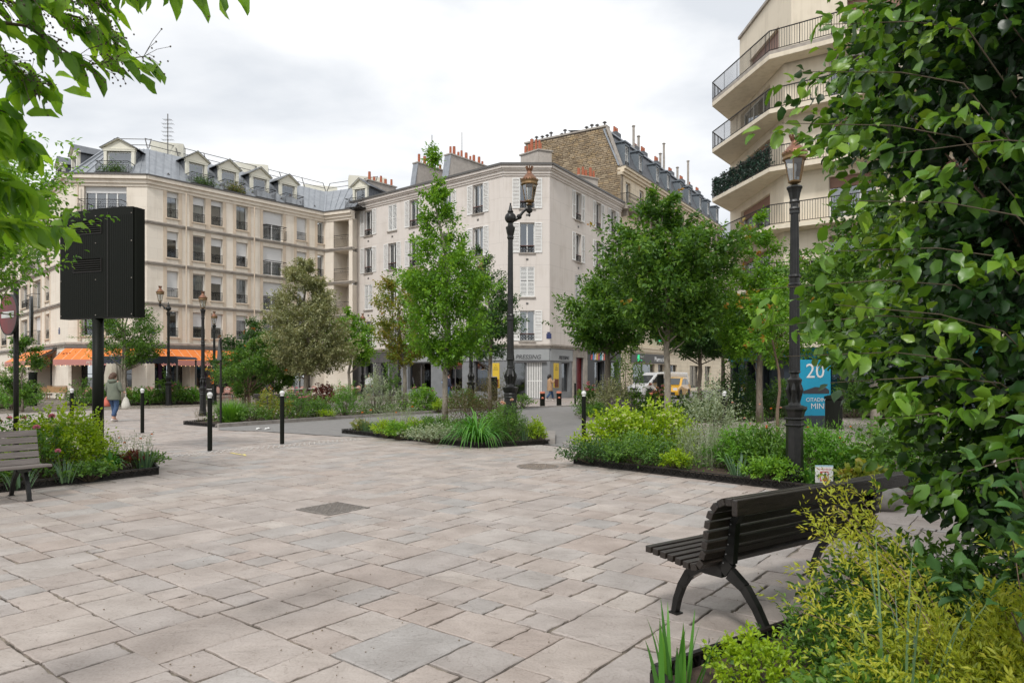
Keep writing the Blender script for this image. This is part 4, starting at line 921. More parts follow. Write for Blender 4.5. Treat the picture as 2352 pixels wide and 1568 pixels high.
# side wall facing up the street
S1 = Fac((20, 47), PW[0], br); S1.wall(0, 17.2, [], 'render_cream2', name='side_wall'); S2 = Fac((20, 47), PT[0], br); S2.wall(17.2, 22.2, [], 'render_cream2', name='side_wall')
for k, z in enumerate(LV):
    b = MB(); pb = PB; b.prism([(p[0] - O.x, p[1] - O.y) for p in (PB + [PW[3], PW[2], PW[1], PW[0]])][::-1] if False else [(p[0] - O.x, p[1] - O.y) for p in PB + PW[::-1]], z - .2, z)
    sl_ = b.build('balcony_slab', 'render_cream2' if k < 5 else 'stain_stone', br)
    if k == 5: b = MB(); b.prism([(p[0] * 1.006 - O.x - .1, p[1] * .997 - O.y) for p in PB + PW[::-1]], z - .42, z - .205); b.build('slab_moulding', 'render_cream2', br)
    b = MB(); zt = z + 1.0; pr = [Vector((*p, 0)) - O for p in PB]; pr = [pr[0] + (Vector((*PW[0], 0)) - Vector((*PB[0], 0))) * .98] + pr
    for i in range(len(pr) - 1):
        p, q = pr[i], pr[i + 1]; p = p + Vector((.04, .06, 0)); q = q + Vector((.04, .06, 0)); n = int((q - p).length / .115)
        b.bar(p + Vector((0, 0, zt)), q + Vector((0, 0, zt)), .05, .04); b.bar(p + Vector((0, 0, z + .08)), q + Vector((0, 0, z + .08)), .03, .03)
        for j in range(n + 1): r = p.lerp(q, j / n); b.bar(r + Vector((0, 0, z if j % 12 == 0 else z + .08)), r + Vector((0, 0, zt)), .028 if j % 12 == 0 else .016)
    b.build('balcony_railing', 'black_iron', br)
# ground floor: blue fascia, glass and a car picture
mat('shop_blue', (.0, .32, .52), .4); mat('dark_frame', (.03, .04, .055), .4); mat('sky_print', (.45, .55, .65), .5, (.3, .4, .5), 1)
for F in (M1, M2, M3):
    gs = [(.5 + i * 2.3, 2.5 + i * 2.3, .1, 2.35, .3) for i in range(int((F.L - .6) / 2.3))]
    F.wall(0, 3.1, gs, 'dark_frame', name='shop_wall'); backs(F, gs, 2.4)
    for k, o in enumerate(gs):
        w_ = window(F, o[0], .1, 2.0, 2.25, .2, 0, 0, name='shop_window', sill=False, fm='dark_frame', glass='shop_glass')
        if k % 2 == 0: MB().box(.06, 1.2, .1, .12, .1, 2.1).box(1.25, 1.9, .1, .12, .1, 2.1).build('window_poster', 'sky_print' if k % 4 else 'shop_blue', w_)
    b = MB(); b.box(0, F.L, -.12, 0, 2.4, 3.0); F.put(b, 'fascia', 'shop_blue')
text('24/7', .8, 'letter_white', br, M2.at(2.8, -.13, 2.45), (R(90), 0, M2.rz), 'shop_lettering', .01)
# floors above pharmacy etc. end; hedge of artificial leaves on one balcony, screen on another
leafm('fake_hedge', [(.012, .045, .03), (.02, .07, .04), (.01, .03, .025)], trans=.1)
def hedge_on(z, i0, L0, label, mt='fake_hedge'):
    A = Vector((*PB[i0], 0)); Bq = Vector((*PB[i0 + 1], 0)); d = Bq - A; n = 4200; t = rnd(n) * L0
    P = np.array(A)[None] + np.array(d)[None] * t[:, None] + np.array([.12, .1, 0]) + RG.normal(size=(n, 3)) * np.array([.06, .06, 0]); P[:, 2] = z + .1 + rnd(n) * .95 + .12 * np.sin(t * 40)
    return link('balcony_hedge', leaf_mesh('balcony_hedge', mt, P, rdir(n), rdir(n), .13, .07, T_SMALL, rnd(n)), None, label=label, cat='balcony hedge')
hedge_on(11.6, 0, .99, 'dark green screening hedge filling the railing of the middle balcony')
b = MB(); A = Vector((*PB[1], 0)); d = (Vector((*PB[2], 0)) - A).normalized(); 
for i in range(34): p = A + d * (1.6 + i * .1) + Vector((.07, .09, 0)); b.bar(p + Vector((0, 0, 6.1)), p + Vector((0, 0, 6.95)), .085, .01, up=(d.y, -d.x, 0))
b.build('balcony_screen', 'black_iron', label='dark slatted privacy screen tied to a low balcony railing', cat='screen')
# ------------------------------------------------------------------ street furniture
mat('lamp_black', (.007, .0075, .007), .36, (.016, .016, .015), 9, bump=.2, bscale=30, spec=.4); mat('copper', (.26, .12, .08), .45, (.20, .11, .06), 5, metal=.55); mat('brass', (.20, .125, .055), .5, metal=.5)
mat('white_enamel', (.75, .75, .74), .35, (.6, .6, .58), 10); mat('panel_green', (.009, .0105, .008), .5, (.010, .011, .0085), 2.2, stretch=(1, 1, .2), spec=.12)
glassm('lamp_glass', (.93, .95, .95))
def lantern(parent, loc, s):
    """copper-hooded street lantern, s metres tall"""
    e = MB(); R_ = .2
    e.lathe([(.05, 0), (.09, .02), (.03, .06), (.11, .1), (.115, .12), (.1, .13)], 12)
    for k in range(6):
        t = k * math.pi / 3; c_, q = math.cos(t), math.sin(t); e.bar((.11 * c_, .11 * q, .12), (.185 * c_, .185 * q, .52), .014)
    e.lathe([(.185, .51), (.215, .53), (.205, .58), (.22, .62), (.17, .63)], 18)
    for k in range(16): t = k * math.pi / 8; e.ball((.215 * math.cos(t), .215 * math.sin(t), .65), .017, 5, 4)
    for v in e.v: pass
    sc_ = lambda mb: [tuple(x * s for x in p) for p in mb.v]
    e.v = sc_(e); fr = e.build('lantern_frame', 'brass', parent, loc)
    g = MB(); g.lathe([(.105, .125), (.18, .515)], 6); g.f = g.f[:-2]; g.v = sc_(g); g.build('lantern_glass', 'lamp_glass', fr)
    h = MB(); h.lathe([(.2, .63), (.19, .68), (.14, .75), (.085, .8), (.055, .86), (.05, .9)], 18)
    for k in range(8): t = k * math.pi / 4; h.bar((.05 * math.cos(t), .05 * math.sin(t), .88), (.09 * math.cos(t), .09 * math.sin(t), .99), .03)
    h.lathe([(.06, .9), (.08, .92), (.06, .94)], 12); h.v = sc_(h); h.build('lantern_hood', 'copper', fr)
    b = MB(); b.lathe([(.02, .13), (.02, .3), (.035, .32), (.035, .44), (.01, .46)], 8); b.v = sc_(b); b.build('lamp_burner', 'white_enamel', fr)
    return fr
def lamp_straight(loc, label, s=1.0, group=None):
    t = thing('street_lamp', label, 'street lamp', (*loc, 0))
    b = MB(); b.lathe([(.155, 0), (.155, .09), (.135, .1), (.15, .13), (.13, .19), (.135, .22), (.12, .24), (.112, .84), (.13, .86), (.118, .88), (.118, .93), (.132, .95), (.12, .97), (.14, 1.05), (.165, 1.09), (.165, 1.12), (.1, 1.14)], 8, rot=R(22.5))
    for z in (.245, .862, .952):
        for k in range(24): a = k * R(15); b.ball((.128 * math.cos(a), .128 * math.sin(a), z), .011, 4, 3)
    b.build('pedestal', 'lamp_black', t)
    b = MB(); b.lathe([(.09, 1.13), (.075, 1.18), (.062, 1.3), (.085, 1.42), (.1, 1.5), (.06, 1.54), (.055, 1.58), (.08, 1.6), (.075, 1.63)], 16)
    for k in range(6): a = k * R(60); b.tube([(.06 * math.cos(a), .06 * math.sin(a), 1.17), (.1 * math.cos(a), .1 * math.sin(a), 1.36), (.075 * math.cos(a), .075 * math.sin(a), 1.47)], [.02, .03, .01], 5)
    b.build('vase', 'lamp_black', t, smooth=False)
    b = MB(); b.lathe([(.075, 1.62), (.066, 2.8)], 24, flute=.13); b.lathe([(.08, 2.8), (.085, 2.84), (.07, 2.86), (.07, 2.93), (.085, 2.95), (.075, 2.98)], 16); b.lathe([(.064, 2.98), (.056, 3.84)], 24, flute=.13); b.build('shaft', 'lamp_black', t)
    b = MB(); b.lathe([(.07, 3.84), (.065, 3.88), (.075, 3.9), (.06, 3.93), (.062, 3.98), (.075, 4.0), (.066, 4.03), (.085, 4.13), (.1, 4.18), (.115, 4.2), (.1, 4.22), (.03, 4.25)], 16, flute=.1); b.build('capital', 'lamp_black', t)
    lantern(t, (0, 0, 4.2), .76)
    t.scale = (s,) * 3; return t
def lamp_arm(loc, label, rz=0, s=1.0, group=None):
    t = thing('arm_lamp', label, 'street lamp', (*loc, 0), rz)
    b = MB(); b.lathe([(.2, 0), (.2, .06), (.165, .08), (.155, 1.0), (.17, 1.02), (.16, 1.04), (.165, 1.1), (.15, 1.13), (.175, 1.15), (.2, 1.24), (.205, 1.26), (.15, 1.28)], 14); b.build('pedestal', 'lamp_black', t)
    b = MB(); b.lathe([(.15, 1.27), (.12, 1.32), (.1, 1.36), (.13, 1.5), (.145, 1.6), (.11, 1.68), (.08, 1.75), (.1, 1.78), (.085, 1.81), (.08, 1.93), (.11, 1.97), (.1, 2.0), (.09, 2.1)], 16, flute=.1)
    for k in range(6): a = k * R(60); b.tube([(.1 * math.cos(a), .1 * math.sin(a), 1.36), (.14 * math.cos(a), .14 * math.sin(a), 1.55), (.1 * math.cos(a), .1 * math.sin(a), 1.68)], [.02, .03, .01], 5)
    b.build('vase', 'lamp_black', t)
    b = MB(); b.lathe([(.088, 2.1), (.08, 2.95), (.095, 2.97), (.085, 3.05), (.095, 3.08), (.075, 3.12), (.062, 5.02)], 20, flute=.08); b.build('shaft', 'lamp_black', t)
    b = MB(); b.lathe([(.065, 5.0), (.085, 5.04), (.075, 5.1), (.1, 5.2), (.115, 5.28), (.12, 5.32), (.07, 5.35), (.06, 5.42)], 16, flute=.08); b.build('capital', 'lamp_black', t)
    b = MB(); b.ball((0, 0, 5.55), .145, 16, 10); b.lathe([(.07, 5.68), (.075, 5.72), (.05, 5.75), (.03, 5.85), (.015, 5.9)], 12); b.ball((0, 0, 5.91), .022, 8, 6); b.build('finial', 'lamp_black', t, smooth=True)
    b = MB(); b.tube([(.1, 0, 5.5), (.2, 0, 5.55), (.3, 0, 5.68), (.4, 0, 5.78), (.48, 0, 5.78)], [.05, .045, .035, .035, .04], 8); b.ball((.22, 0, 5.58), .07, 8, 6); b.lathe([(.01, 5.58), (.035, 5.62), (.02, 5.66), (.07, 5.7), (.09, 5.76), (.05, 5.8), (.06, 5.86), (.03, 5.88)], 10, (.48, 0, 0)); b.build('arm', 'lamp_black', t)
    lantern(t, (.48, 0, 5.86), 1.0)
    t.scale = (s,) * 3; return t
lamp_arm((-.04, 17.5), 'tall black lamp with ball finial and lantern on an arm in the pointed bed')
lamp_straight((xat(1825, 9.75), 9.75), 'black fluted lamp with copper lantern standing right behind the dark bench')
lamp_straight((xat(466, 26.9), 26.9), 'straight lamp standing on the slabs just left of the triangular sign', .98)
lamp_straight((xat(492, 38.0), 38.0), 'smaller straight lamp seen between the cafe awning and the triangular sign', 1.03)
lamp_straight((xat(833, 42), 42), 'straight lamp beside the terrace chairs at the left edge of the shuttered building', 1.08)
lamp_arm((xat(387, 37), 37), 'arm lamp with its lantern hanging left before the limestone building', R(180), .93)
lamp_arm((xat(1082, 31.5), 31.5), 'arm lamp half hidden between the tall narrow tree and the dark tree', 0, 1.0)
lamp_straight((xat(917, 40), 40), 'straight lamp largely covered by the sparse yellow-green tree', 1.05)
# big display panel seen from behind
pa, pb_ = Vector((-8.86, 13.55, 0)), Vector((-7.13, 13.0, 0)); d = (pb_ - pa); w = d.length; rz = math.atan2(d.y, d.x)
t = thing('display_panel', 'large black display panel on a thick round post with two vent grilles on its back', 'display panel', tuple(pa.lerp(pb_, .47)), rz); ox = -w * .47
b = MB(); n = 10
top = [(ox + w * i / n, 4.76 - .05 * ((i / n - .62) / .62) ** 2) for i in range(n + 1)]
b.frontprism([(ox, 2.66), (ox + w, 2.66)] + top[::-1], 0, .2); b.build('cabinet', 'panel_green', t)
b = MB(); b.box(ox + w, ox + w + .05, .03, .23, 2.67, 4.73); b.build('cabinet_edge', 'panel_green', t)
b = MB()
for i in range(34):
    x = ox + .05 + i * (w - .1) / 33; b.box(x - .003, x + .003, -.003, .0, 2.7, 4.6)
b.build('ribbing', 'panel_green', t)
for z in (4.28, 3.55):
    b = MB(); x0 = ox + .34; x1 = ox + 1.06; b.box(x0, x1, -.012, -.002, z, z + .26)
    g_ = b.build('vent_grille', 'black_iron', t); b = MB()
    for i in range(6): b.add([(x0 + .02, -.012, z + .02 + i * .042), (x1 - .02, -.012, z + .02 + i * .042), (x1 - .02, -.03, z + .045 + i * .042), (x0 + .02, -.03, z + .045 + i * .042), (x0 + .02, -.012, z + .05 + i * .042), (x1 - .02, -.012, z + .05 + i * .042)], [(0, 1, 2, 3), (3, 2, 5, 4)])
    b.build('vent_slats', 'panel_green', g_)
b = MB()
for x_ in (ox + .03, ox + w * .5, ox + w - .03):
    for z_ in (2.72, 3.4, 4.1, 4.62): b.ball((x_, -.004, z_), .011, 6, 4)
b.build('bolts', 'stain_stone', t)
MB().box(ox + w * .66, ox + w * .67, -.006, 0, 2.68, 4.68).build('seam', 'black_iron', t)
b = MB(); b.lathe([(.1, 0), (.1, 2.66)], 28, (0, .1, 0)); b.build('post', 'panel_green', t, smooth=True)
# no-entry sign and its neighbour
mat('sign_red', (.22, .012, .012), .45, (.16, .02, .02), 6); mat('sign_back', (.035, .036, .034), .5)
t = thing('no_entry_sign', 'round red no-entry sign turned sideways with a second dark sign behind its post', 'road sign', (xat(37, 11), 11, 0))
MB().lathe([(.038, 0), (.038, 2.95)], 14).build('post', 'black_iron', t, smooth=True)
def disc(parent, c, nrm, r, m1, m2, name):
    q = Vector((*nrm, 0)).normalized().to_track_quat('Z', 'Y'); o = MB().lathe([(r - .01, 0), (r, .005), (r, .035), (r - .015, .035), (r - .015, .03)], 36).build(name, m2, parent, c); o.rotation_mode = 'QUATERNION'; o.rotation_quaternion = q
    MB().lathe([(r - .02, .0305), (r - .022, .033)], 36).build('sign_face', m1, o)
    return o
d1 = disc(t, (-.05, -.06, 2.52), (-.55, -.83), .33, 'sign_red', 'sign_back', 'sign_plate'); MB().box(-.23, .23, -.05, .05, .034, .038).build('white_bar', 'white_enamel', d1)
for v in d1.children[-1].data.vertices: pass
disc(t, (.15, .1, 2.5), (.80, .6), .33, 'sign_back', 'sign_back', 'sign_plate')
# triangular sign from behind
t = thing('triangular_sign', 'black-backed triangular road sign on a slim post at the tip of the left bed', 'road sign', (xat(507, 21.7), 21.7, 0), R(-58))
MB().lathe([(.035, 0), (.035, 2.75)], 12).build('post', 'black_iron', t); MB().frontprism([(-.36, 2.05), (.36, 2.05), (0, 2.7)], -.06, -.035).build('sign_plate', 'sign_back', t)
b = MB(); b.bar((-.36, -.03, 2.06), (.36, -.03, 2.06), .03, .02); b.bar((-.2, -.03, 2.25), (.2, -.03, 2.25), .03, .05); b.box(.1, .24, -.035, -.02, 2.1, 2.16); b.build('sign_bracket', 'black_iron', t)
# bollards
BG = 'slim black bollards with white ball tops'
def bollard(x, y, label, first=[None]):
    if first[0] is None:
        t = thing('ball_bollard', label, 'bollard', (x, y, 0), 0, BG); MB().lathe([(.048, 0), (.048, 1.07), (.05, 1.075), (.05, 1.09), (.02, 1.1)], 20).build('post', 'panel_green', t, smooth=False)
        b = MB(); b.lathe([(.03, 1.09), (.042, 1.1), (.036, 1.12)], 16); b.ball((0, 0, 1.165), .055, 16, 12); b.build('ball_top', 'white_enamel', t, smooth=True); first[0] = t
    else: copy_tree(first[0], None, (x, y, 0), None, label)
bollard(*gp(482, 1035), 'white-topped bollard nearest the camera, third from the left')
bollard(*gp(648, 1019), 'white-topped bollard standing right beside the black middle bench')
bollard(xat(327, 18.9), 18.9, 'white-topped bollard just right of the woman in the green parka')
bollard(xat(165, 18.9), 18.9, 'white-topped bollard rising behind the yellow-green shrub by the panel post')
bollard(*gp(1341, 1022), 'white-topped bollard at the left end of the right planting bed')
bollard(xat(1663, 16), 16, 'white-topped bollard whose ball shows above the silvery shrub')
mat('coral_paint', (.62, .2, .12), .5)
def wide(x, y, label, h=.76, r=.13):
    t = thing('wide_bollard', label, 'bollard', (x, y, 0), 0, 'squat bollards with coral tops'); MB().lathe([(r, 0), (r, h - .1), (r - .01, h - .1)], 20).build('post', 'panel_green', t, smooth=False)
    MB().lathe([(r + .004, h - .1), (r + .004, h - .02), (r - .02, h)], 20).build('coral_cap', 'coral_paint', t); MB().lathe([(.06, 0), (.07, .05), (.0, .09)], 10, (0, -r, h - .36)).build('reflector', 'coral_paint', t)
wide(*gp(1246, 933), 'squat black bollard with coral cap, left of the two by the woman in beige')
wide(*gp(1284, 932), 'squat black bollard with coral cap in front of the dry cleaner grille', )
wide(xat(1497, 33), 33, 'squat coral-capped bollard among the pink roses by the white van')
wide(xat(64, 38.5), 38.5, 'squat coral-capped bollard at far left beside the dark cylinder')
t = thing('slim_bollard', 'plain slim dark bollard on the pavement in front of the red door', 'bollard', (xat(1321, 38), 38, 0)); MB().lathe([(.05, 0), (.05, 1.15), (.02, 1.17)], 12).build('post', 'panel_green', t)
for u_, Y_, h, r_, lb in ((75.5, 36.3, 1.78, .195, 'tall dark green cylinder column left of the cafe bench'), (1517, 34, 1.64, .165, 'tall dark cylinder column with pale lid beside the white van'), (1135, 44, 1.5, .2, 'dark litter column on the pavement before the yellow poster')):
    t = thing('cylinder_column', lb, 'column', (xat(u_, Y_), Y_, 0)); MB().lathe([(r_, 0), (r_, h - .02)], 24).build('body', 'panel_green', t, smooth=False); MB().lathe([(r_ * .97, h - .02), (r_ * 1.02, h), (r_ * .9, h + .03)], 24).build('lid', 'stain_stone', t)
# benches with curled slatted backs
mat('rim', (.2, .2, .2), .35, metal=.7); mat('wood_dark', (.016, .012, .010), .36, (.032, .025, .02), 14, stretch=(.5, 6, 6), bump=.3); mat('wood_grey', (.135, .115, .105), .65, (.20, .175, .16), 5, stretch=(.5, 9, 9), bump=.5, bscale=20)
def bench(loc, rz, label, wood='wood_dark', L=1.97, wide_=False):
    t = thing('slatted_bench', label, 'bench', (*loc, 0), rz)
    if not wide_:
        prof = [(.03, .435, 0), (.092, .43, -.06), (.154, .424, -.06), (.216, .418, -.06), (.278, .41, -.08), (.34, .403, -.06), (.4, .405, .25), (.446, .43, .85), (.466, .487, 1.2), (.482, .549, 1.35), (.492, .611, 1.42), (.502, .673, 1.4), (.52, .732, 1.22), (.552, .783, .9), (.6, .818, .5), (.655, .83, .1)]
        sw, st = .046, .042
    else:
        prof = [(.03, .43, 0), (.13, .425, -.06), (.23, .415, -.06), (.33, .41, -.05), (.43, .455, 1.2), (.455, .545, 1.3), (.48, .635, 1.3), (.505, .725, 1.3), (.53, .81, 1.3)]; sw, st = .078, .032
    for y, z, a in prof:
        b = MB(); b.add([(x, y + c_ * math.cos(a) - e_ * math.sin(a), z + c_ * math.sin(a) + e_ * math.cos(a)) for x in (0, L) for c_, e_ in ((-sw / 2, -st / 2), (sw / 2, -st / 2), (sw / 2, st / 2), (-sw / 2, st / 2))], [(0, 1, 2, 3), (7, 6, 5, 4), (0, 4, 5, 1), (1, 5, 6, 2), (2, 6, 7, 3), (3, 7, 4, 0)])
        o = b.build('slat', wood, t); m = o.modifiers.new('edge', 'BEVEL'); m.width = .004; m.segments = 2
    if not wide_:
        b = MB(); b.box(0, L, .675, .715, .755, .85); o = b.build('top_rail', wood, t); m = o.modifiers.new('edge', 'BEVEL'); m.width = .008; m.segments = 2
    for x in ((.2, L - .2) if not wide_ else (.2, L - .22)):
        b = MB()
        def ch(pts, w_=.045):
            for (p, a0), (q, a1) in zip(pts, pts[1:]):
                d_ = Vector((0, q[0] - p[0], q[1] - p[1])).normalized(); n_ = Vector((0, -d_.z, d_.y)); P0 = Vector((x, *p)); Q0 = Vector((x, *q)) + d_ * .004
                V = [P0 + n_ * s_ * a0 / 2 + Vector((k * w_ / 2, 0, 0)) for s_ in (-1, 1) for k in (-1, 1)] + [Q0 + n_ * s_ * a1 / 2 + Vector((k * w_ / 2, 0, 0)) for s_ in (-1, 1) for k in (-1, 1)]
                b.add(V, [(0, 1, 3, 2), (4, 6, 7, 5), (0, 4, 5, 1), (2, 3, 7, 6), (0, 2, 6, 4), (1, 5, 7, 3)])
        leg1 = [((.08, .008), .035), ((.1, .1), .04), ((.14, .2), .045), ((.2, .29), .055), ((.28, .35), .07)]
        leg2 = [((.8, .008), .035), ((.76, .1), .04), ((.7, .2), .045), ((.62, .3), .055), ((.52, .36), .075)] if not wide_ else [((.72, .008), .035), ((.68, .12), .04), ((.6, .25), .05), ((.5, .35), .07)]
        ch(leg1); b2 = b; lg = b.build('leg', 'lamp_black', t); b = MB(); ch(leg2); b.build('leg', 'lamp_black', t)
        b = MB(); ch([((.06, .395), .03), ((.2, .375), .06), ((.34, .36), .075), ((.46, .37), .09), ((.515, .43), .07), ((.535, .55), .05), ((.55, .68), .045), ((.6, .76), .04), ((.68, .79), .035)] if not wide_ else [((.06, .395), .03), ((.2, .375), .06), ((.36, .36), .075), ((.48, .42), .06), ((.56, .75), .04)])
        b.build('side_frame', 'lamp_black', t)
        b = MB(); b.box(x - .03, x + .03, .05, .12, 0, .012); b.box(x - .03, x + .03, .77 if not wide_ else .69, .83 if not wide_ else .75, 0, .012); b.build('foot', 'lamp_black', t)
        if not wide_:
            b = MB()
            for y, z, a in prof[7:15]: b.ball((x - .025, y + .035, z - .01), .0045, 5, 4); b.ball((x + .025, y + .035, z - .01), .0045, 5, 4)
            b.build('rivets', 'rim', t)
    return t
bench((2.475, 5.607), math.atan2(-.572, -.82), 'near black slatted bench with curled back seen from behind at lower right')
bench((-6.99, 7.14), math.atan2(.793, .609), 'weathered grey-brown slatted bench with black legs cut by the left edge', 'wood_grey', 1.97, True)
bench((-8.2, 27.9), R(180), 'black slatted bench seen from behind beyond the rose shrubs of the left bed')
# little bed signs
t = thing('bed_notice', 'small white notice with a red crossed-out picture stuck in the right bed', 'notice', (xat(1893, 9.35), 9.35, 0), R(-4))
mat('notice_blue', (.35, .55, .65), .5); mat('notice_red', (.55, .04, .04), .5)
b = MB(); b.box(-.118, .118, 0, .006, .11, .345); nb = b.build('board', 'white_enamel', t); MB().box(-.118, .118, -.003, -.0005, .33, .345).build('blue_edge', 'notice_blue', nb); MB().bar((0, .012, -.02), (0, .012, .3), .012).build('stake', 'black_iron', t)
b = MB(); P4 = [(-.05, .14), (.05, .14), (.05, .26), (-.05, .26)]
for i in range(4): p, q = P4[i], P4[(i + 1) % 4]; b.bar((p[0], -.003, p[1]), (q[0], -.003, q[1]), .009, .003, up=(0, 1, 0))
b.bar((-.05, -.004, .26), (.05, -.004, .14), .009, .003, up=(0, 1, 0)); b.build('red_symbol', 'notice_red', nb)
b = MB(); b.bar((0, -.003, .16), (.0, -.003, .215), .006, .003, up=(0, 1, 0)); b.ball((.015, -.003, .225), .016, 8, 6, 1); b.bar((-.03, -.003, .155), (.03, -.003, .155), .012, .003, up=(0, 1, 0)); b.build('flower_drawing', 'black_iron', nb)
text('NE PAS CUEILLIR', .024, 'notice_red', nb, (0, -.002, .285), (R(90), 0, 0), 'notice_text', .0005)
t = thing('plant_marker', 'little dark plate standing beside the strap-leaved clump under the panel post', 'plant marker', (xat(268, 11.4), 11.4, 0), R(25)); MB().box(-.06, .06, 0, .01, .06, .26).build('plate', 'lamp_black', t); MB().bar((0, .01, 0), (0, .01, .1), .012).build('stake', 'black_iron', t)
# blue totem
t = thing('advertising_totem', 'blue advertising totem with a black head partly hidden by the big leafy shrub', 'advertising totem', (xat(1872, 21), 21, 0), R(6))
b = MB(); b.box(-.5, .5, 0, .18, .35, 2.05); pn = b.build('panel', 'shop_blue', t); MB().box(-.53, .53, -.01, .19, 0, .35).build('base', 'dark_frame', t)
mat('car_print', (.03, .03, .035), .4); b = MB(); b.frontprism([(-.38, 1.02), (.45, 1.02), (.45, 1.12), (.35, 1.2), (.0, 1.22), (-.38, 1.1)], -.012, -.004); b.build('car_print', 'car_print', pn)
text('CITADINE', .16, 'letter_white', pn, (.06, -.012, .78), (R(90), 0, 0), 'totem_text', .002); text('MINI', .24, 'letter_white', pn, (.1, -.012, .56), (R(90), 0, 0), 'totem_text', .002); text('20', .62, 'letter_white', pn, (.0, -.012, 1.5), (R(90), 0, 0), 'totem_text', .002)
b = MB(); b.bar((0, 0, .12), (1.0, .0, .12), .3, .24); b.build('kerb_block', 'kerb_stone', None, (xat(1868, 17), 17, 0), R(8), label='low stone block lying on the pavement under the blue totem', cat='stone block')
t = thing('litter_bin', 'dark street bin behind the leafy shrub right of the blue totem', 'litter bin', (xat(1915, 17.2), 17.2, 0)); MB().lathe([(.2, 0), (.2, .95), (.17, 1.0)], 16).build('body', 'panel_green', t); MB().lathe([(.22, .98), (.22, 1.05), (.1, 1.08)], 16).build('lid', 'panel_green', t)
# ------------------------------------------------------------------ terrace
mat('cane_pink', (.34, .13, .09), .55, (.42, .18, .13), 30); mat('cane_tan', (.36, .22, .10), .6, (.25, .14, .06), 20); mat('table_white', (.66, .65, .62), .5); mat('weave_pink', (.55, .33, .28), .7, (.45, .25, .2), 60)
def chair(frame='cane_pink', weave='weave_pink', label='', nm='bistro_chair'):
    t = thing(nm, label, 'chair', (0, 0, 0), 0, 'cane bistro chairs on the cafe terrace')
    MB().prism([(-.2, -.2), (.2, -.2), (.18, .2), (-.18, .2)], .44, .465).build('seat', weave, t)
    b = MB(); arc = [(.2 * math.sin(a), .2 + .03, .66 + .22 * math.cos(a)) for a in [R(-100 + i * 20) for i in range(11)]]; b.tube([(-.19, .19, .44)] + arc + [(.19, .19, .44)], .016, 6); b.build('back_frame', frame, t)
    b = MB(); b.add([(-.17, .225, .5), (.17, .225, .5), (.19, .235, .68), (.13, .235, .84), (0, .235, .87), (-.13, .235, .84), (-.19, .235, .68)], [(0, 1, 2, 3, 4, 5, 6)]); b.build('backrest', weave, t)
    for x, y in ((-.19, -.18), (.19, -.18), (-.18, .2), (.18, .2)): MB().tube([(x, y, .45), (x * 1.12, y * 1.15, 0)], .014, 6).build('leg', frame, t)
    b = MB(); b.bar((-.2, -.18, .2), (.2, -.18, .2), .02); b.bar((-.2, -.18, .2), (-.19, .2, .2), .02); b.bar((.2, -.18, .2), (.19, .2, .2), .02); b.build('stretcher', frame, t)
    return t
ch0 = chair(label='pink cane bistro chair at the left end of the row of four by the lamp')
first = True
CL = [(770, 49.5, -60, 'pink cane chair turned sideways at the left end of the row beside the thin tree'), (789, 50, 180, 'second pink cane chair from the left in the row beside the thin tree'), (809, 50.2, 175, 'third pink cane chair from the left in the row beside the thin tree'), (825, 49.8, 190, 'pink cane chair just touching the lamp at the right end of the terrace row'),
      (700, 46, 160, 'pink chair at the white tables behind the olive-grey tree'), (668, 46.5, 200, 'pink chair seen left of the olive-grey tree trunk behind the bench'), (640, 45, 30, 'pink chair by the tables behind the reddish shrubs'), (540, 42.5, 60, 'pale pink chair pulled out alone right of the triangular sign'), (553, 43.5, -100, 'pink chair facing left beside the lone pulled-out chair'),
      (520, 45, 10, 'pink chair under the second awning right of the small lamp'), (500, 44, 190, 'pink chair under the second awning behind the small lamp'), (455, 44.5, 170, 'pink chair under the second awning left of the near straight lamp'), (430, 45, 20, 'pink chair behind the flower bed under the second awning'),
      (405, 43.6, 185, 'pink chair backed against the bed between the two awnings'), (352, 43.5, 180, 'pink chair just right of the bollard behind the long flower bed'), (336, 44.2, 0, 'pink chair facing the square behind the long flower bed'), (300, 43.2, 180, 'pink chair right of the cream folded umbrella'), (222, 43.2, 170, 'pink chair hidden behind the woman and the panel post'), (200, 44, 10, 'pink chair at the left end of the terrace near the corner pillar'),
      (722, 47, 20, 'pink chair right of the olive-grey tree trunk at the white tables'), (745, 48, 180, 'pink chair between the olive-grey tree and the thin green tree'), (610, 44.6, 150, 'pink chair behind the bare twiggy shrub')]
for i, (u_, Y_, a, lb) in enumerate(CL):
    if i == 0: ch0.location = (xat(u_, Y_), Y_, 0); ch0.rotation_euler = (0, 0, R(a)); ch0['label'] = lb
    else: copy_tree(ch0, None, (xat(u_, Y_), Y_, 0), R(a), lb)
ct = chair('cane_tan', 'cane_tan', 'tan rattan chair left of the rattan settee by the corner pillar', 'rattan_chair'); ct.location = (xat(98, 45), 45, 0); ct.rotation_euler = (0, 0, R(30)); del ct['group']
t = thing('rattan_settee', 'tan rattan settee with pale cushion against the cafe window at far left', 'settee', (xat(122, 46), 46, 0), R(-10))
MB().box(-.75, .75, -.3, .3, .4, .46).build('cushion', 'canvas_cream', t); MB().box(-.75, .75, .27, .32, .46, .85).build('backrest', 'cane_tan', t)
b = MB(); b.tube([(-.76, .3, .5), (-.76, .3, .9), (.76, .3, .9), (.76, .3, .5)], .03, 6); b.build('back_frame', 'cane_tan', t)
for x in (-.7, 0, .7):
    for y in (-.27, .28): MB().tube([(x, y, .42), (x, y, 0)], .022, 6).build('leg', 'cane_tan', t)
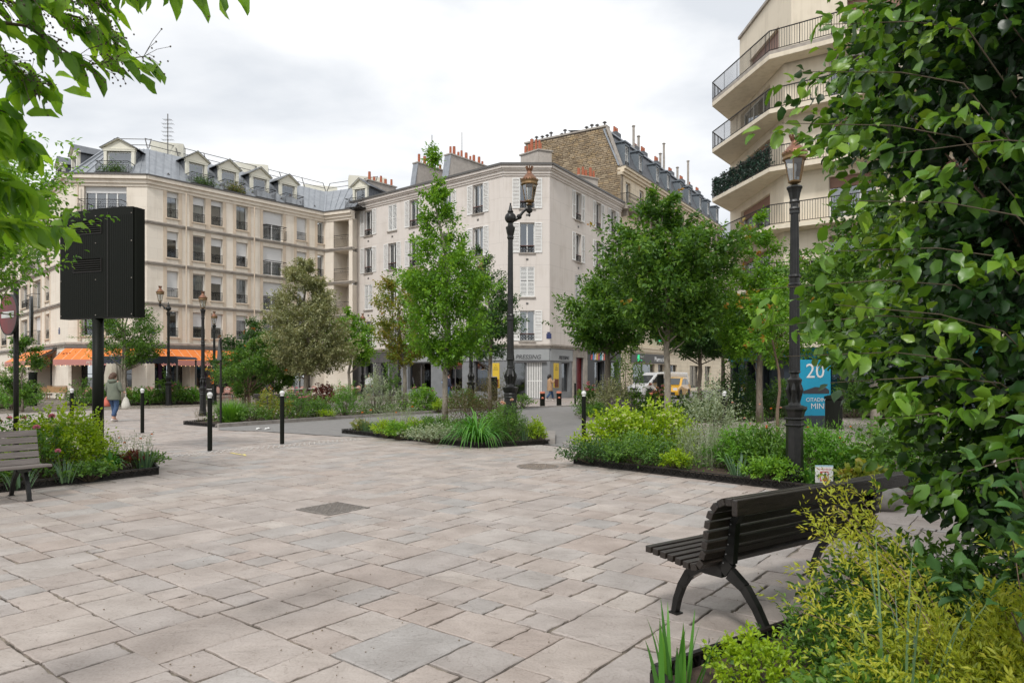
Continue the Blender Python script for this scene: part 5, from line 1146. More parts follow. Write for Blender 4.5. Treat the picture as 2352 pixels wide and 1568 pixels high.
def table(u_, Y_, lb, w=.7, rz=.2):
    t = thing('cafe_table', lb, 'table', (xat(u_, Y_), Y_, 0), rz, 'white cafe tables'); MB().box(-w / 2, w / 2, -.35, .35, .71, .74).build('table_top', 'table_white', t); MB().lathe([(.22, 0), (.22, .02), (.03, .04), (.03, .7)], 12).build('leg', 'gutter', t)
for u_, Y_, lb, w in ((683, 45.4, 'white-topped table left of the olive-grey tree trunk', 1.2), (712, 46, 'long white-topped table just right of the olive-grey tree trunk', 1.4), (738, 47, 'long white-topped table between the trunk and the thin green tree', 1.4), (762, 48, 'white-topped table left of the row of four chairs', 1.1), (800, 49.3, 'white-topped table in front of the row of four chairs', 1.5),
                      (534, 44, 'white-topped table behind the lone pulled-out chair', .8), (440, 44, 'white-topped table under the second awning', .9), (318, 43.8, 'white-topped table behind the long flower bed', 1.1), (372, 44.5, 'white-topped table between the folded umbrella and the second awning', 1.0), (476, 43.5, 'white-topped table directly behind the two straight lamps', .9), (625, 45, 'white-topped table behind the bare twiggy shrub', 1.0)): table(u_, Y_, lb, w)
t = thing('folded_umbrella', 'tall folded cream umbrella hanging behind the woman in the green parka', 'umbrella', (xat(263, 41), 41, 0))
b = MB(); n = 14; prof = [(.16, 2.75), (.3, 2.6), (.42, 2.0), (.5, 1.4), (.56, .95)]; V = []
for r_, z in prof[::-1]:
    for k in range(n * 2): a = k * math.pi / n; rr = r_ * (1 + .18 * (-1) ** k) + .03 * math.sin(3 * a); V.append((rr * math.cos(a), rr * math.sin(a), z + .08 * math.sin(2 * a)))
F_ = [(i * 2 * n + k, i * 2 * n + (k + 1) % (2 * n), (i + 1) * 2 * n + (k + 1) % (2 * n), (i + 1) * 2 * n + k) for i in range(4) for k in range(2 * n)]; b.add(V, F_); b.build('canopy', 'canvas_cream', t, smooth=True); MB().lathe([(.035, 0), (.035, 2.85)], 10).build('pole', 'gutter', t); MB().lathe([(.3, 0), (.3, .06)], 16).build('base', 'gutter', t)
t = thing('flat_canopy', 'navy flat canopy with scalloped edge in front of the first orange awning', 'canopy', (xat(320, 38.5), 38.5, 0))
b = MB(); b.frontprism([(-2.2, 2.52), (2.15, 2.52), (2.0, 2.66), (-2.0, 2.66)], 0, 2.5); b.build('roof', 'navy_canvas', t); b = MB()
for i in range(22): x = -2.2 + i * .198; b.frontprism([(x, 2.52), (x, 2.3), (x + .05, 2.24), (x + .15, 2.24), (x + .198, 2.3), (x + .198, 2.52)], -.02, 0)
b.build('scalloped_valance', 'navy_canvas', t)
for x, y in ((-2.1, .1), (2.05, .1), (-2.1, 2.4), (2.05, 2.4)): MB().box(x - .04, x + .04, y - .04, y + .04, 0, 2.5).build('post', 'gutter', t)
# ------------------------------------------------------------------ vehicles
mat('car_white', (.62, .63, .64), .25, coat=.6); mat('car_yellow', (.72, .38, .01), .25, coat=.7); mat('tyre', (.02, .02, .02), .85); mat('car_glass', (.02, .028, .032), .06, spec=.8); mat('black_trim', (.02, .02, .02), .6); mat('head_lamp', (.7, .72, .75), .15)
def vehicle(name, label, cat, loc, heading, prof, gl, L, W, paint, wheels, wr):
    """prof: side outline (x forward, z); gl: side windows; local x forward."""
    t = thing(name, label, cat, (*loc, 0), heading)
    n = len(prof); cx = 0; b = MB(); V = []
    for s_ in (-1, 1):
        for k, zone in ((1, 0), (.97, 1)):
            pass
    def yw(z): return W / 2 * (1 - max(0, (z - .95)) * .16)
    V = [(x, -yw(z), z) for x, z in prof] + [(x, yw(z), z) for x, z in prof]
    b.add(V, [tuple(range(n)), tuple(range(n, 2 * n))[::-1]] + [((i + 1) % n, i, n + i, n + (i + 1) % n) for i in range(n)])
    o = b.build('body', paint, t); m = o.modifiers.new('round', 'BEVEL'); m.width = .06; m.segments = 3; m.limit_method = 'ANGLE'; m.angle_limit = R(50)
    for poly in gl:
        for s_ in (-1, 1):
            k = len(poly); b = MB(); b.add([(x, s_ * (yw(z) + .008), z) for x, z in poly], [tuple(range(k)) if s_ < 0 else tuple(range(k))[::-1]]); b.build('side_window', 'car_glass', t)
    for x in wheels:
        for s_ in (-1, 1):
            w_ = MB(); 
            for r0, r1, m_, nm, yy in ((wr, wr, 'tyre', 'tyre', (-.1, .1)),):
                q = 20; V = [(r0 * math.cos(k * math.tau / q), y, r0 * math.sin(k * math.tau / q)) for y in yy for k in range(q)]
                w_.add(V, [tuple(range(q)), tuple(range(q, 2 * q))[::-1]] + [((k + 1) % q, k, q + k, q + (k + 1) % q) for k in range(q)])
            wo_ = w_.build('wheel', 'tyre', t, (x, s_ * (W / 2 - .09), wr)); g_ = MB(); q = 16
            g_.add([(wr * .66 * math.cos(k * math.tau / q), s_ * .105, wr * .66 * math.sin(k * math.tau / q)) for k in range(q)] + [(0, s_ * .08, 0)], [(k, (k + 1) % q, q) for k in range(q)]); g_.build('rim', 'rim', wo_)
            a_ = MB(); a_.tube([((wr + .05) * math.cos(k * .314), 0, (wr + .05) * math.sin(k * .314)) for k in range(11)], .03, 5); a_.build('wheel_arch', 'black_trim', t, (x, s_ * (W / 2 + .0), wr))
    return t, yw
vp = [(2.0, .25), (2.08, .5), (2.05, .8), (1.5, 1.02), (.85, 1.62), (.55, 1.8), (-.5, 1.85), (-2.0, 1.8), (-2.08, 1.2), (-2.08, .3)]
t, yw = vehicle('parked_van', 'white panel van parked across the street behind the variegated bush', 'van', (10.4, 49.2), math.atan2(-.42, -.9), vp, [[(1.2, 1.08), (.45, 1.08), (.45, 1.55), (.75, 1.55)]], 4.2, 1.8, 'car_white', (1.35, -1.3), .32)
b = MB(); b.add([(1.46, -.78, 1.07), (1.46, .78, 1.07), (.89, .68, 1.6), (.89, -.68, 1.6)], [(0, 1, 2, 3)]); b.v = [(x + .015, y, z + .012) for x, y, z in b.v]; b.build('windscreen', 'car_glass', t)
for s_ in (-1, 1):
    MB().box(1.98, 2.07, s_ * .7 - .16, s_ * .7 + .16, .68, .82).build('headlight', 'head_lamp', t); MB().box(.95, 1.12, s_ * 1.0 - .09, s_ * 1.0 + .09, 1.08, 1.3).build('wing_mirror', 'black_trim', t); MB().box(-1.0, .95, s_ * .905 - .012, s_ * .905 + .012, .42, .5).build('side_strip', 'black_trim', t)
    b = MB(); b.box(.3, .32, s_ * .905 - .006, s_ * .905 + .006, .4, 1.6); b.box(-1.9, .1, s_ * .87 - .006, s_ * .87 + .006, 1.58, 1.6); b.build('door_seam', 'black_trim', t)
MB().box(2.03, 2.1, -.8, .8, .28, .45).build('bumper', 'black_trim', t); MB().box(2.06, 2.1, -.45, .45, .6, .72).build('grille', 'black_trim', t)
cp = [(1.75, .25), (1.82, .5), (1.75, .72), (1.0, .92), (.35, 1.4), (-.1, 1.47), (-.9, 1.42), (-1.45, 1.05), (-1.72, .9), (-1.78, .5), (-1.7, .25)]
t, yw = vehicle('parked_car', 'small bright yellow hatchback parked behind the thick tree trunk', 'car', (11.25, 48.3), math.atan2(-.88, -.47), cp, [[(.8, .97), (-.2, .97), (-.2, 1.38), (.3, 1.36)], [(-.28, .97), (-1.2, 1.0), (-.85, 1.34), (-.28, 1.38)]], 3.5, 1.65, 'car_yellow', (1.12, -1.15), .3)
b = MB(); b.add([(.98, -.7, .95), (.98, .7, .95), (.36, .62, 1.39), (.36, -.62, 1.39)], [(0, 1, 2, 3)]); b.v = [(x + .012, y, z + .012) for x, y, z in b.v]; b.build('windscreen', 'car_glass', t)
for s_ in (-1, 1): MB().box(1.66, 1.79, s_ * .62 - .14, s_ * .62 + .14, .6, .76).build('headlight', 'head_lamp', t)
MB().box(1.77, 1.83, -.6, .6, .3, .48).build('grille', 'black_trim', t); MB().box(1.8, 1.84, -.26, .26, .5, .6).build('number_plate', 'white_enamel', t)
# ------------------------------------------------------------------ people
mat('skin', (.5, .28, .2), .55); mat('skin_brown', (.16, .08, .05), .55); mat('hair_brown', (.07, .035, .02), .6, (.1, .055, .03), 30, stretch=(1, 1, .2)); mat('hair_black', (.012, .01, .01), .5)
mat('parka_green', (.13, .15, .115), .85, (.165, .185, .14), 6, bump=.4, bscale=9); mat('denim', (.03, .065, .14), .85, (.05, .09, .18), 14); mat('shoe_white', (.6, .55, .52), .6); mat('beige_coat', (.42, .27, .155), .85, (.36, .23, .13), 6, bump=.3, bscale=9); mat('navy_cloth', (.02, .025, .05), .8, (.035, .04, .07), 8); mat('bag_coral', (.6, .15, .1), .7, (.5, .12, .08), 8); mat('bag_white', (.6, .58, .52), .8, (.5, .48, .42), 6); mat('dark_red_cloth', (.08, .03, .025), .8); mat('black_cloth', (.012, .012, .014), .8)
def skin(name, V, E, Rr, m, parent, lev=2, loc=(0, 0, 0)):
    me = bpy.data.meshes.new(name); me.from_pydata([tuple(v) for v in V], [tuple(e) for e in E], []); me.materials.append(MAT[m]); o = link(name, me, parent, loc)
    o.modifiers.new('skin', 'SKIN')
    if not me.skin_vertices: return o
    for i, r_ in enumerate(Rr):
        sv = me.skin_vertices[0].data[i]; sv.radius = (r_, r_) if not isinstance(r_, tuple) else r_; sv.use_root = (i == 0)
    sb = o.modifiers.new('sub', 'SUBSURF'); sb.levels = sb.render_levels = lev
    o.modifiers['skin'].use_smooth_shade = True; return o
def person(loc, rz, label, H=1.65, coat='parka_green', hem=.74, legs='denim', hair='hair_brown', skinm='skin', shoe='shoe_white', armL=None, armR=None, stride=.16, long_hair=False, hood=False, female=True):
    """faces local +y; armL / armR = (elbow, hand) in local metres."""
    t = thing('person', label, 'person', (*loc, 0), rz); k = H / 1.65; S = lambda p: Vector(p) * k; sh = .175 if female else .2
    armL = armL or ((-.27, -.02, 1.07), (-.26, .1, .84)); armR = armR or ((.27, -.02, 1.07), (.26, .1, .84))
    fl = (-.09, stride, .09); fr = (.09, -stride, .12); kl = (-.09, stride * .75, .49); kr = (.09, -stride * .2 + .05, .48)
    V = [(0, 0, .9), (0, -.01, 1.1), (0, 0, 1.3), (0, .0, 1.4), (0, .015, 1.47), (0, .02, 1.55), (0, .02, 1.61)]; Rr = [.12, .11, .12, .05, .075, .085, .05]; E = [(0, 1), (1, 2), (2, 3), (3, 4), (4, 5), (5, 6)]
    def add(ps, rs_, start):
        i = start
        for p, r_ in zip(ps, rs_): V.append(p); Rr.append(r_); E.append((i, len(V) - 1)); i = len(V) - 1
        return i
    for sx, kn, an in ((-1, kl, fl), (1, kr, fr)): add([(sx * .09, 0, .86), kn, an, (an[0], an[1] + .13, max(.03, an[2] - .06))], [.09, .06, .04, .035], 0)
    for sx, (el, ha) in ((-1, armL), (1, armR)):
        i = add([(sx * sh, 0, 1.33), el, ha], [.055, .042, .028], 2); e_ = Vector(el); h_ = Vector(ha); d_ = (h_ - e_).normalized(); sd_ = d_.cross(Vector((0, 0, 1)) if abs(d_.z) < .8 else Vector((0, 1, 0))).normalized()
        j = add([h_ + d_ * .045], [.03], i)
        for q in range(4): a_ = h_ + d_ * .085 + sd_ * (q - 1.5) * .02; add([a_, a_ + d_ * (.05 + .008 * (q in (1, 2))) + Vector((0, .01, 0))], [.01, .008], j)
        add([h_ + d_ * .03 + sd_ * .045, h_ + d_ * .07 + sd_ * .055], [.012, .009], j)
    skin('body', [S(v) for v in V], E, [r_ * k for r_ in Rr], skinm, t)
    # face
    b = MB(); b.tube([S((0, .098, 1.56)), S((0, .122, 1.525)), S((0, .1, 1.515))], [.008, .016, .01], 6)
    for sx in (-1, 1): b.ball(S((sx * .085, .01, 1.535)), .02, 6, 5, 1.4)
    b.build('nose_and_ears', skinm, t, smooth=True); b = MB()
    for sx in (-1, 1): b.ball(S((sx * .032, .093, 1.55)), .009, 6, 5)
    b.tube([S((-.025, .097, 1.485)), S((0, .102, 1.483)), S((.025, .097, 1.485))], .005, 5); b.build('eyes_and_mouth', 'hair_black', t)
    def loft(name, secs, m, n=18, jit=.0):
        b = MB(); V = []
        for cx, cy, z, rx, ry in secs:
            for q in range(n): a = q * math.tau / n; w_ = 1 + jit * math.sin(a * 3 + z * 9); V.append(S((cx + rx * w_ * math.cos(a), cy + ry * w_ * math.sin(a), z)))
        F = [(i * n + q, i * n + (q + 1) % n, (i + 1) * n + (q + 1) % n, (i + 1) * n + q) for i in range(len(secs) - 1) for q in range(n)] + [tuple(range(n))[::-1], tuple((len(secs) - 1) * n + q for q in range(n))]
        b.add(V, F); return b.build(name, m, t, smooth=True)
    w = sh + .03
    loft('coat', [(0, 0, hem, .235 if female else .2, .17), (0, 0, hem + .02, .24 if female else .21, .175), (0, 0, .95, .215, .16), (0, -.01, 1.15, .2, .15), (0, -.01, 1.27, w + .01, .145), (0, 0, 1.34, w, .115), (0, 0, 1.39, .11, .085), (0, 0, 1.42, .07, .065)], coat, jit=.03)
    for sx, (el, ha) in ((-1, armL), (1, armR)):
        e_ = S(el); h_ = S(ha); skin('sleeve', [S((sx * (sh - .03), 0, 1.32)), S((sx * (sh + .02), 0, 1.3)), e_, e_.lerp(h_, .5), h_], [(0, 1), (1, 2), (2, 3), (3, 4)], [.075 * k, .08 * k, .068 * k, .062 * k, .055 * k], coat, t)
    for sx, kn, an in ((-1, kl, fl), (1, kr, fr)):
        a = Vector(an); skin('trouser_leg', [S((sx * .07, 0, .92)), S((sx * .095, 0, .8)), S(kn), S((a.x, a.y, a.z + .06))], [(0, 1), (1, 2), (2, 3)], [.1 * k, .105 * k, .08 * k, .07 * k], legs, t)
        b = MB(); V = []
        z0 = max(0, an[2] - .09)
        for yy, rx, hz in ((-.07, .035, .07), (-.03, .045, .09), (.04, .048, .075), (.11, .046, .05), (.16, .03, .035)):
            for q in range(8): aa = q * math.tau / 8; V.append(S((an[0] + rx * math.cos(aa), an[1] + yy, z0 + max(0, hz * (.5 + .5 * math.sin(aa))))))
        F = [(i * 8 + q, (i + 1) * 8 + q, (i + 1) * 8 + (q + 1) % 8, i * 8 + (q + 1) % 8) for i in range(4) for q in range(8)] + [tuple(range(8)), tuple(32 + q for q in range(8))[::-1]]
        b.add(V, F); b.build('shoe', shoe, t, smooth=True)
    b = MB(); b.ball(S((0, -.005, 1.565)), .108 * k, 14, 10, 1.02)
    for i in range(len(b.v)):
        x, y, z = b.v[i]
        if y > .055 * k and z < 1.61 * k: b.v[i] = (x, .03 * k, z)
    if long_hair: b.tube([S((-.01, -.05, 1.6)), S((-.02, -.08, 1.48)), S((-.04, -.06, 1.34))], [.08, .1, .07], 10)
    b.build('hair', hair, t, smooth=True)
    if hood: b = MB(); b.tube([S((.11 * math.cos(a), .085 * math.sin(a) - .05, 1.385 + .01 * math.sin(a))) for a in [R(150 + i * 24) for i in range(11)]], [.03, .045, .055, .06, .065, .065, .065, .06, .055, .045, .03], 8); b.build('hood', coat, t, smooth=True)
    return t
wx, wy = xat(265, 23.6), 23.5
person((wx, wy), R(-8), 'woman in a green hooded parka walking away with a bag in each hand', 1.66, long_hair=True, hood=True, armL=((-.27, -.02, 1.1), (-.24, .1, .98)), armR=((.26, -.02, 1.1), (.31, .06, 1.02)))
def bag(loc, rz, m, label, w, h, hd):
    t = thing('carrier_bag', label, 'bag', loc, rz); b = MB(); V = []; n = 14
    for z, rx, ry in ((0, w * .36, .07), (.05, w * .5, .1), (h * .4, w * .48, .1), (h * .8, w * .32, .06), (h, w * .12, .03)):
        for q in range(n): a = q * math.tau / n; V.append((rx * math.cos(a) * (1 + .08 * math.sin(3 * a + z * 20)), ry * math.sin(a), z))
    b.add(V, [(i * n + q, i * n + (q + 1) % n, (i + 1) * n + (q + 1) % n, (i + 1) * n + q) for i in range(4) for q in range(n)] + [tuple(range(n))[::-1]]); b.build('sack', m, t, smooth=True)
    MB().tube([(0, -.01, h - .02), (.0, 0, h + hd)], .012, 6).build('handle', m, t)
bag((wx - .27, wy + .1, .52), .2, 'bag_coral', 'coral plastic carrier bag in the left hand of the woman in green', .26, .34, .12)
bag((wx + .38, wy + .05, .42), .5, 'bag_white', 'off-white cloth bag hanging from the right hand of the woman in green', .27, .42, .2)
person((xat(1263, 43.5), 43.5), R(-75), 'woman in a beige coat and jeans walking right past the grey shopfront, phone in hand', 1.66, 'beige_coat', .62, 'denim', 'hair_black', 'skin_brown', armR=((.24, .12, 1.1), (.12, .26, 1.3)), stride=.24, long_hair=True)
person((xat(1562, 50), 50), R(170), 'man in a dark jacket standing behind the yellow car', 1.76, 'navy_cloth', .8, 'black_cloth', 'hair_black', 'skin_brown', 'black_cloth', female=False, stride=.04)
person((xat(1029, 44), 44), R(-60), 'man in navy with a cap and dark backpack passing the clothes window', 1.74, 'navy_cloth', .84, 'denim', 'hair_black', 'skin', 'black_cloth', female=False, stride=.2)
person((xat(848, 53), 53), R(175), 'person with dark hair standing in the teal doorway of the dark shop', 1.68, 'dress_white', .85, 'navy_cloth', 'hair_black', 'skin', 'black_cloth', stride=.04)
t = thing('rucksack', 'dark blue rucksack on the back of the man in navy', 'rucksack', (xat(1029, 44) - .22, 43.88, 1.02), R(-60)); b = MB(); b.ball((0, 0, .2), .17, 10, 8, 1.4); b.build('body', 'navy_cloth', t, smooth=True); MB().ball((0, -.12, .12), .1, 8, 6).build('pocket', 'cloth_blue', t, smooth=True)
# ------------------------------------------------------------------ leaves and bark
mat('bark', (.15, .12, .095), .9, (.25, .21, .17), 9, stretch=(3, 3, .8), bump=.8, bscale=25)
mat('bark_pale', (.30, .27, .22), .9, (.20, .17, .135), 7, stretch=(2, 2, .9), bump=.6, bscale=20)
mat('bark_brown', (.17, .11, .075), .85, (.22, .15, .11), 9, bump=.5)
mat('twig', (.09, .07, .045), .85)
mat('green_stem', (.09, .14, .045), .7)
leafm('lf_hornbeam', [(.055, .14, .014), (.10, .235, .02), (.17, .335, .03), (.25, .42, .045)])
leafm('lf_dark', [(0.0261, 0.0725, 0.0203), (0.0435, 0.1087, 0.0261), (0.0725, 0.1595, 0.0319)])
leafm('lf_mid', [(.034, .085, .016), (.06, .145, .023), (.11, .225, .032), (.18, .31, .043)])
leafm('lf_maple', [(0.075, 0.1375, 0.025), (0.15, 0.2125, 0.03125), (0.2375, 0.25, 0.0375), (0.275, 0.15, 0.0375)])
leafm('lf_olive', [(0.1265, 0.1552, 0.06325), (0.1955, 0.2185, 0.09775), (0.3105, 0.322, 0.1725), (0.414, 0.4025, 0.253)], rough=.55, trans=.2)
leafm('lf_silver', [(0.1725, 0.2185, 0.138), (0.2645, 0.322, 0.207), (0.391, 0.437, 0.3105)], rough=.6, trans=.2)
leafm('lf_lime', [(0.143, 0.264, 0.0132), (0.242, 0.374, 0.0154), (0.374, 0.484, 0.022)])
leafm('lf_gold', [(.17, .24, .02), (.28, .35, .03), (.42, .46, .05), (.54, .48, .07)])
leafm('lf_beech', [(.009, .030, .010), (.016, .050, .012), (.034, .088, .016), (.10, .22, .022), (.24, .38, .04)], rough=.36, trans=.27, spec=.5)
leafm('lf_cherry', [(.075, .175, .018), (.14, .29, .024), (.24, .42, .04)], rough=.4, trans=.5)
leafm('lf_red', [(.09, .02, .018), (.16, .035, .03), (.06, .015, .015)])
leafm('lf_brown', [(0.091, 0.0845, 0.039), (0.143, 0.117, 0.0585), (0.091, 0.13, 0.039)])
leafm('lf_grass', [(0.054, 0.162, 0.0189), (0.108, 0.27, 0.027), (0.1755, 0.3645, 0.0405)], trans=.3)
leafm('lf_strap', [(0.045, 0.15, 0.0225), (0.075, 0.24, 0.03), (0.135, 0.33, 0.0525)], trans=.3)
leafm('lf_iris', [(0.065, 0.13, 0.0715), (0.104, 0.1885, 0.104), (0.143, 0.247, 0.117)], trans=.2)
leafm('lf_purple', [(.10, .055, .16), (.14, .08, .2), (.07, .10, .05)])
leafm('lf_autumn', [(.20, .2, .02), (.30, .14, .02), (.1, .18, .02)])
leafm('lf_viburnum', [(0.045, 0.105, 0.045), (0.075, 0.18, 0.0525), (0.135, 0.255, 0.0675)], rough=.5)
leafm('berry', [(.03, .035, .015), (.05, .05, .02)], trans=0)
for nm, c_ in (('petal_pink', (.62, .24, .36)), ('petal_pale', (.72, .45, .42)), ('petal_orange', (.75, .25, .04)), ('petal_white', (.68, .72, .5)), ('petal_red', (.5, .03, .05)), ('petal_blush', (.72, .38, .42))):
    mat(nm, c_, .6, tuple(x * .75 for x in c_), 40, trans=.3)
def nrm(v): v = np.array(v, float); return v / np.linalg.norm(v)
# ------------------------------------------------------------------ trees
def tree(label, x, y, prof, ncl, per, L, W, m, trunk=.09, bark='bark', th=None, tl=.45, name='tree', seed=0, lump=.2, gap=.25, droop=.3, up=.45, tmpl=T_SMALL, limbs=14, stems=1, spread=.8, sub=None, top_tint=0., bg=15, sg=.17):
    """prof: [(z, radius, off_x)] envelope of the crown; shoots grow outward from a tapered trunk with limbs."""
    global RG
    RG = np.random.default_rng(100 + seed); rt = random.Random(seed); ncl = int(ncl * 1.6); L, W = L * 1.08, W * 1.15
    t = thing(name, label, 'tree' if name != 'shrub' else 'shrub', (x, y, 0)); pz = np.array([p[0] for p in prof]); pr = np.array([p[1] for p in prof]); po = np.array([p[2] if len(p) > 2 else 0 for p in prof])
    th = th or pz[0] + (pz[-1] - pz[0]) * .8; nb = max(22, ncl // bg); zb = pz[0] + (pz[-1] - pz[0]) * rnd(nb * 9); rb = np.interp(zb, pz, pr); kp = rnd(len(zb)) < (rb / rb.max()) ** 1.3 + .05; zb, rb = zb[kp][:nb], rb[kp][:nb]
    ab = rnd(len(zb)) * math.tau; ph = rnd(6) * 6.28; lm = 1 + lump * (np.sin(3 * ab + 1.7 * zb + ph[0]) * .6 + np.sin(5 * ab - 2.6 * zb + ph[1]) * .4 + RG.normal(size=len(zb)) * .4); fb = .35 + .6 * rnd(len(zb)) ** .6
    ix = RG.integers(0, len(zb), ncl); o_ = RG.normal(size=ncl); q_ = RG.normal(size=ncl); r = rb[ix]; a = ab[ix]; rad = r * fb[ix] * lm[ix] + o_ * (.03 + sg * r); tg = q_ * (.03 + sg * r)
    cx = np.interp(zb[ix], pz, po) + np.cos(a) * rad - np.sin(a) * tg; cy = np.sin(a) * rad + np.cos(a) * tg; z = zb[ix] + RG.normal(size=ncl) * (.05 + .085 * r) + o_ * .12 * r * (up - .25) - .05 * np.abs(q_); f = np.clip(rad / np.maximum(r, .05), 0, 1.2); ok = z > pz[0] - .25
    C = np.stack([cx, cy, z], 1)[ok]; a, f = a[ok], f[ok]
    D = np.stack([np.cos(a) * .8, np.sin(a) * .8, np.full(len(a), up)], 1) + RG.normal(size=(len(a), 3)) * .25; D = unit(D)
    V, F, T = twigs(C - D * tl * .4, D, per, tl, L, W, droop, tmpl, 0, 1, spread, .6, tip=top_tint)
    link('crown', npmesh('crown', V, F, 3, m, T), t)
    if sub: # young differently coloured shoot tips
        m2, k = sub; i = np.argsort(-(f + rnd(len(f)) * .6))[:k]; V, F, T = twigs(C[i] + D[i] * tl * .6, D[i], 5, .16, L * .9, W * .9, 0, tmpl, 0, 1, .7, .4); link('young_shoots', npmesh('young_shoots', V, F, 3, m2, T), t, kind='stuff')
    tk = MB()
    for s_ in range(stems):
        ox, oy = (0, 0) if stems == 1 else (rt.uniform(-.18, .18), rt.uniform(-.12, .12)); n = 9; zs = [th * i / (n - 1) for i in range(n)]; bend = [(ox * (1 + i * .12) + rt.uniform(-.02, .02) * i * .6 + np.interp(zz, pz, po) * min(1, i / 5), oy * (1 + i * .12) + rt.uniform(-.02, .02) * i * .6) for i, zz in enumerate(zs)]
        tk.tube([(bx, by, zz) for (bx, by), zz in zip(bend, zs)], [trunk * (1.25 if i == 0 else 1) * (1 - .72 * (i / (n - 1)) ** 1.2) / (1 if stems == 1 else 1.5) for i in range(n)], 10)
        for k in range(limbs):
            c_ = C[rt.randrange(len(C))]; zb = max(pz[0] * .8, c_[2] - (.5 + rt.random() * .6) * max(.3, math.hypot(c_[0] - 0, c_[1]))); zb = min(zb, th * .95); j = min(n - 2, int(zb / th * (n - 1))); fr = zb / th * (n - 1) - j
            bx = bend[j][0] * (1 - fr) + bend[j + 1][0] * fr; by = bend[j][1] * (1 - fr) + bend[j + 1][1] * fr; r0 = trunk * .38 * (1 - .6 * zb / th)
            mid = ((bx + c_[0]) / 2 + rt.uniform(-.06, .06), (by + c_[1]) / 2 + rt.uniform(-.06, .06), zb + (c_[2] - zb) * .42)
            tk.tube([(bx, by, zb), mid, tuple(c_)], [r0, r0 * .6, r0 * .22], 6)
    tk.build('trunk', bark, t, smooth=True)
    return t
X = lambda u_, Y_: xat(u_, Y_)
tree('tall narrow bright green tree rising in the pointed bed left of the tall lamp', X(1022, 20), 20, [(1.95, .25), (2.4, .85, .1), (3.2, 1.12, .08), (4.2, 1.05, .05), (5.0, .8, 0), (5.7, .5, -.12), (6.4, .34, -.25), (7.0, .22, -.32), (7.6, .13, -.34), (8.25, .03, -.34)], 1050, 15, .105, .05, 'lf_hornbeam', .085, 'bark_pale', tl=.38, seed=1, bg=9, sg=.2, lump=.12, droop=.5, limbs=24, up=.7)
tree('grey-olive variegated tree with a dense pointed crown behind the middle bollard', X(703, 34), 34, [(1.7, .6), (2.3, 1.7, .1), (3.3, 1.95, .15), (4.4, 1.6, -.1), (5.2, 1.25, -.15), (6.0, 1.0, -.1), (6.7, .7, .0), (7.3, .25, .1), (7.6, .05, .1)], 2000, 14, .12, .055, 'lf_olive', .13, 'bark_pale', tl=.4, seed=2, gap=.12, lump=.2)
tree('sparse yellow-green tree with reddish leaf tips left of the tall narrow tree', X(930, 33), 33, [(2.1, .3), (2.8, .9, -.2), (4.2, 1.5, -.35), (5.2, 1.35, -.3), (6.0, .9, -.1), (6.5, .4, .2)], 420, 13, .14, .075, 'lf_maple', .10, 'bark_pale', tl=.5, seed=3, gap=.4, limbs=22, lump=.3)
tree('small dark green tree between the tall narrow tree and the lamp', X(1125, 30), 30, [(2.2, .35), (2.8, 1.0, 0), (3.9, 1.25, .1), (5.0, 1.0, 0), (5.9, .6, -.25), (6.6, .28, -.4), (7.1, .06, -.45)], 750, 14, .11, .05, 'lf_dark', .10, 'bark', tl=.42, seed=4, gap=.3, limbs=16)
tree('young bright green tree behind the row of four terrace chairs', X(802, 41), 41, [(2.1, .3), (2.6, 1.0, .1), (3.6, 1.25, .2), (4.5, .95, .1), (5.4, .25, 0)], 420, 14, .15, .08, 'lf_hornbeam', .10, 'bark_pale', tl=.5, seed=5, gap=.25)
tree('broad mid-green tree overhanging the dry cleaner corner right of the tall lamp', X(1396, 27), 27, [(2.65, .5), (3.0, 1.2, .1), (3.6, 1.6, -.1), (4.4, 1.45, 0), (5.1, 1.0, .25), (5.9, .5, .5)], 750, 15, .15, .08, 'lf_mid', .14, 'bark', tl=.5, seed=6, gap=.2, limbs=22)
tree('large green tree with orange-tipped shoots and a pale slim trunk among the pink roses', X(1533, 22), 22, [(2.75, .4), (3.2, 1.1, .1), (3.8, 1.6, .1), (4.6, 1.85, -.05), (5.5, 1.6, .2), (6.2, 1.2, -.1), (6.8, .7, -.4), (7.5, .2, -.6)], 1050, 15, .15, .085, 'lf_mid', .115, 'bark_pale', tl=.5, seed=7, gap=.28, lump=.34, limbs=26, sub=('lf_autumn', 22), droop=.45, up=.7)
tree('light green upright tree behind the blue shopfront left of the right lamp', X(1745, 23), 23, [(1.9, .5), (2.5, 1.2, -.1), (3.5, 1.5, -.1), (4.4, 1.1, 0), (5.2, .8, -.1), (6.0, .45, -.1), (6.9, .1, -.15)], 800, 15, .12, .06, 'lf_hornbeam', .11, 'bark', tl=.42, seed=8, gap=.25, lump=.3)
tree('dark round tree behind the thick trunk and the roses', X(1607, 33), 33, [(2.6, .7), (3.1, 1.7, 0), (3.8, 1.9, 0), (4.7, 1.4, 0), (5.4, .4, 0)], 900, 14, .13, .07, 'lf_dark', .12, 'bark', tl=.5, seed=9, gap=.2)
tree('dark tree further back left of the balcony building entrance', X(1660, 36), 36, [(2.7, .6), (3.2, 1.6, 0), (3.9, 1.8, .1), (4.9, 1.3, 0), (5.8, .4, 0)], 800, 14, .15, .075, 'lf_dark', .12, 'bark', tl=.5, seed=10, gap=.2)
tree('small multi-stemmed green tree between the panel post and the lamps', X(287, 36), 36, [(2.2, .4), (2.8, 1.3, .1), (3.9, 1.45, 0), (4.9, 1.0, .1), (5.8, .4, .5), (6.3, .1, .55)], 620, 14, .12, .055, 'lf_mid', .12, 'bark_pale', tl=.5, seed=11, gap=.3, stems=2)
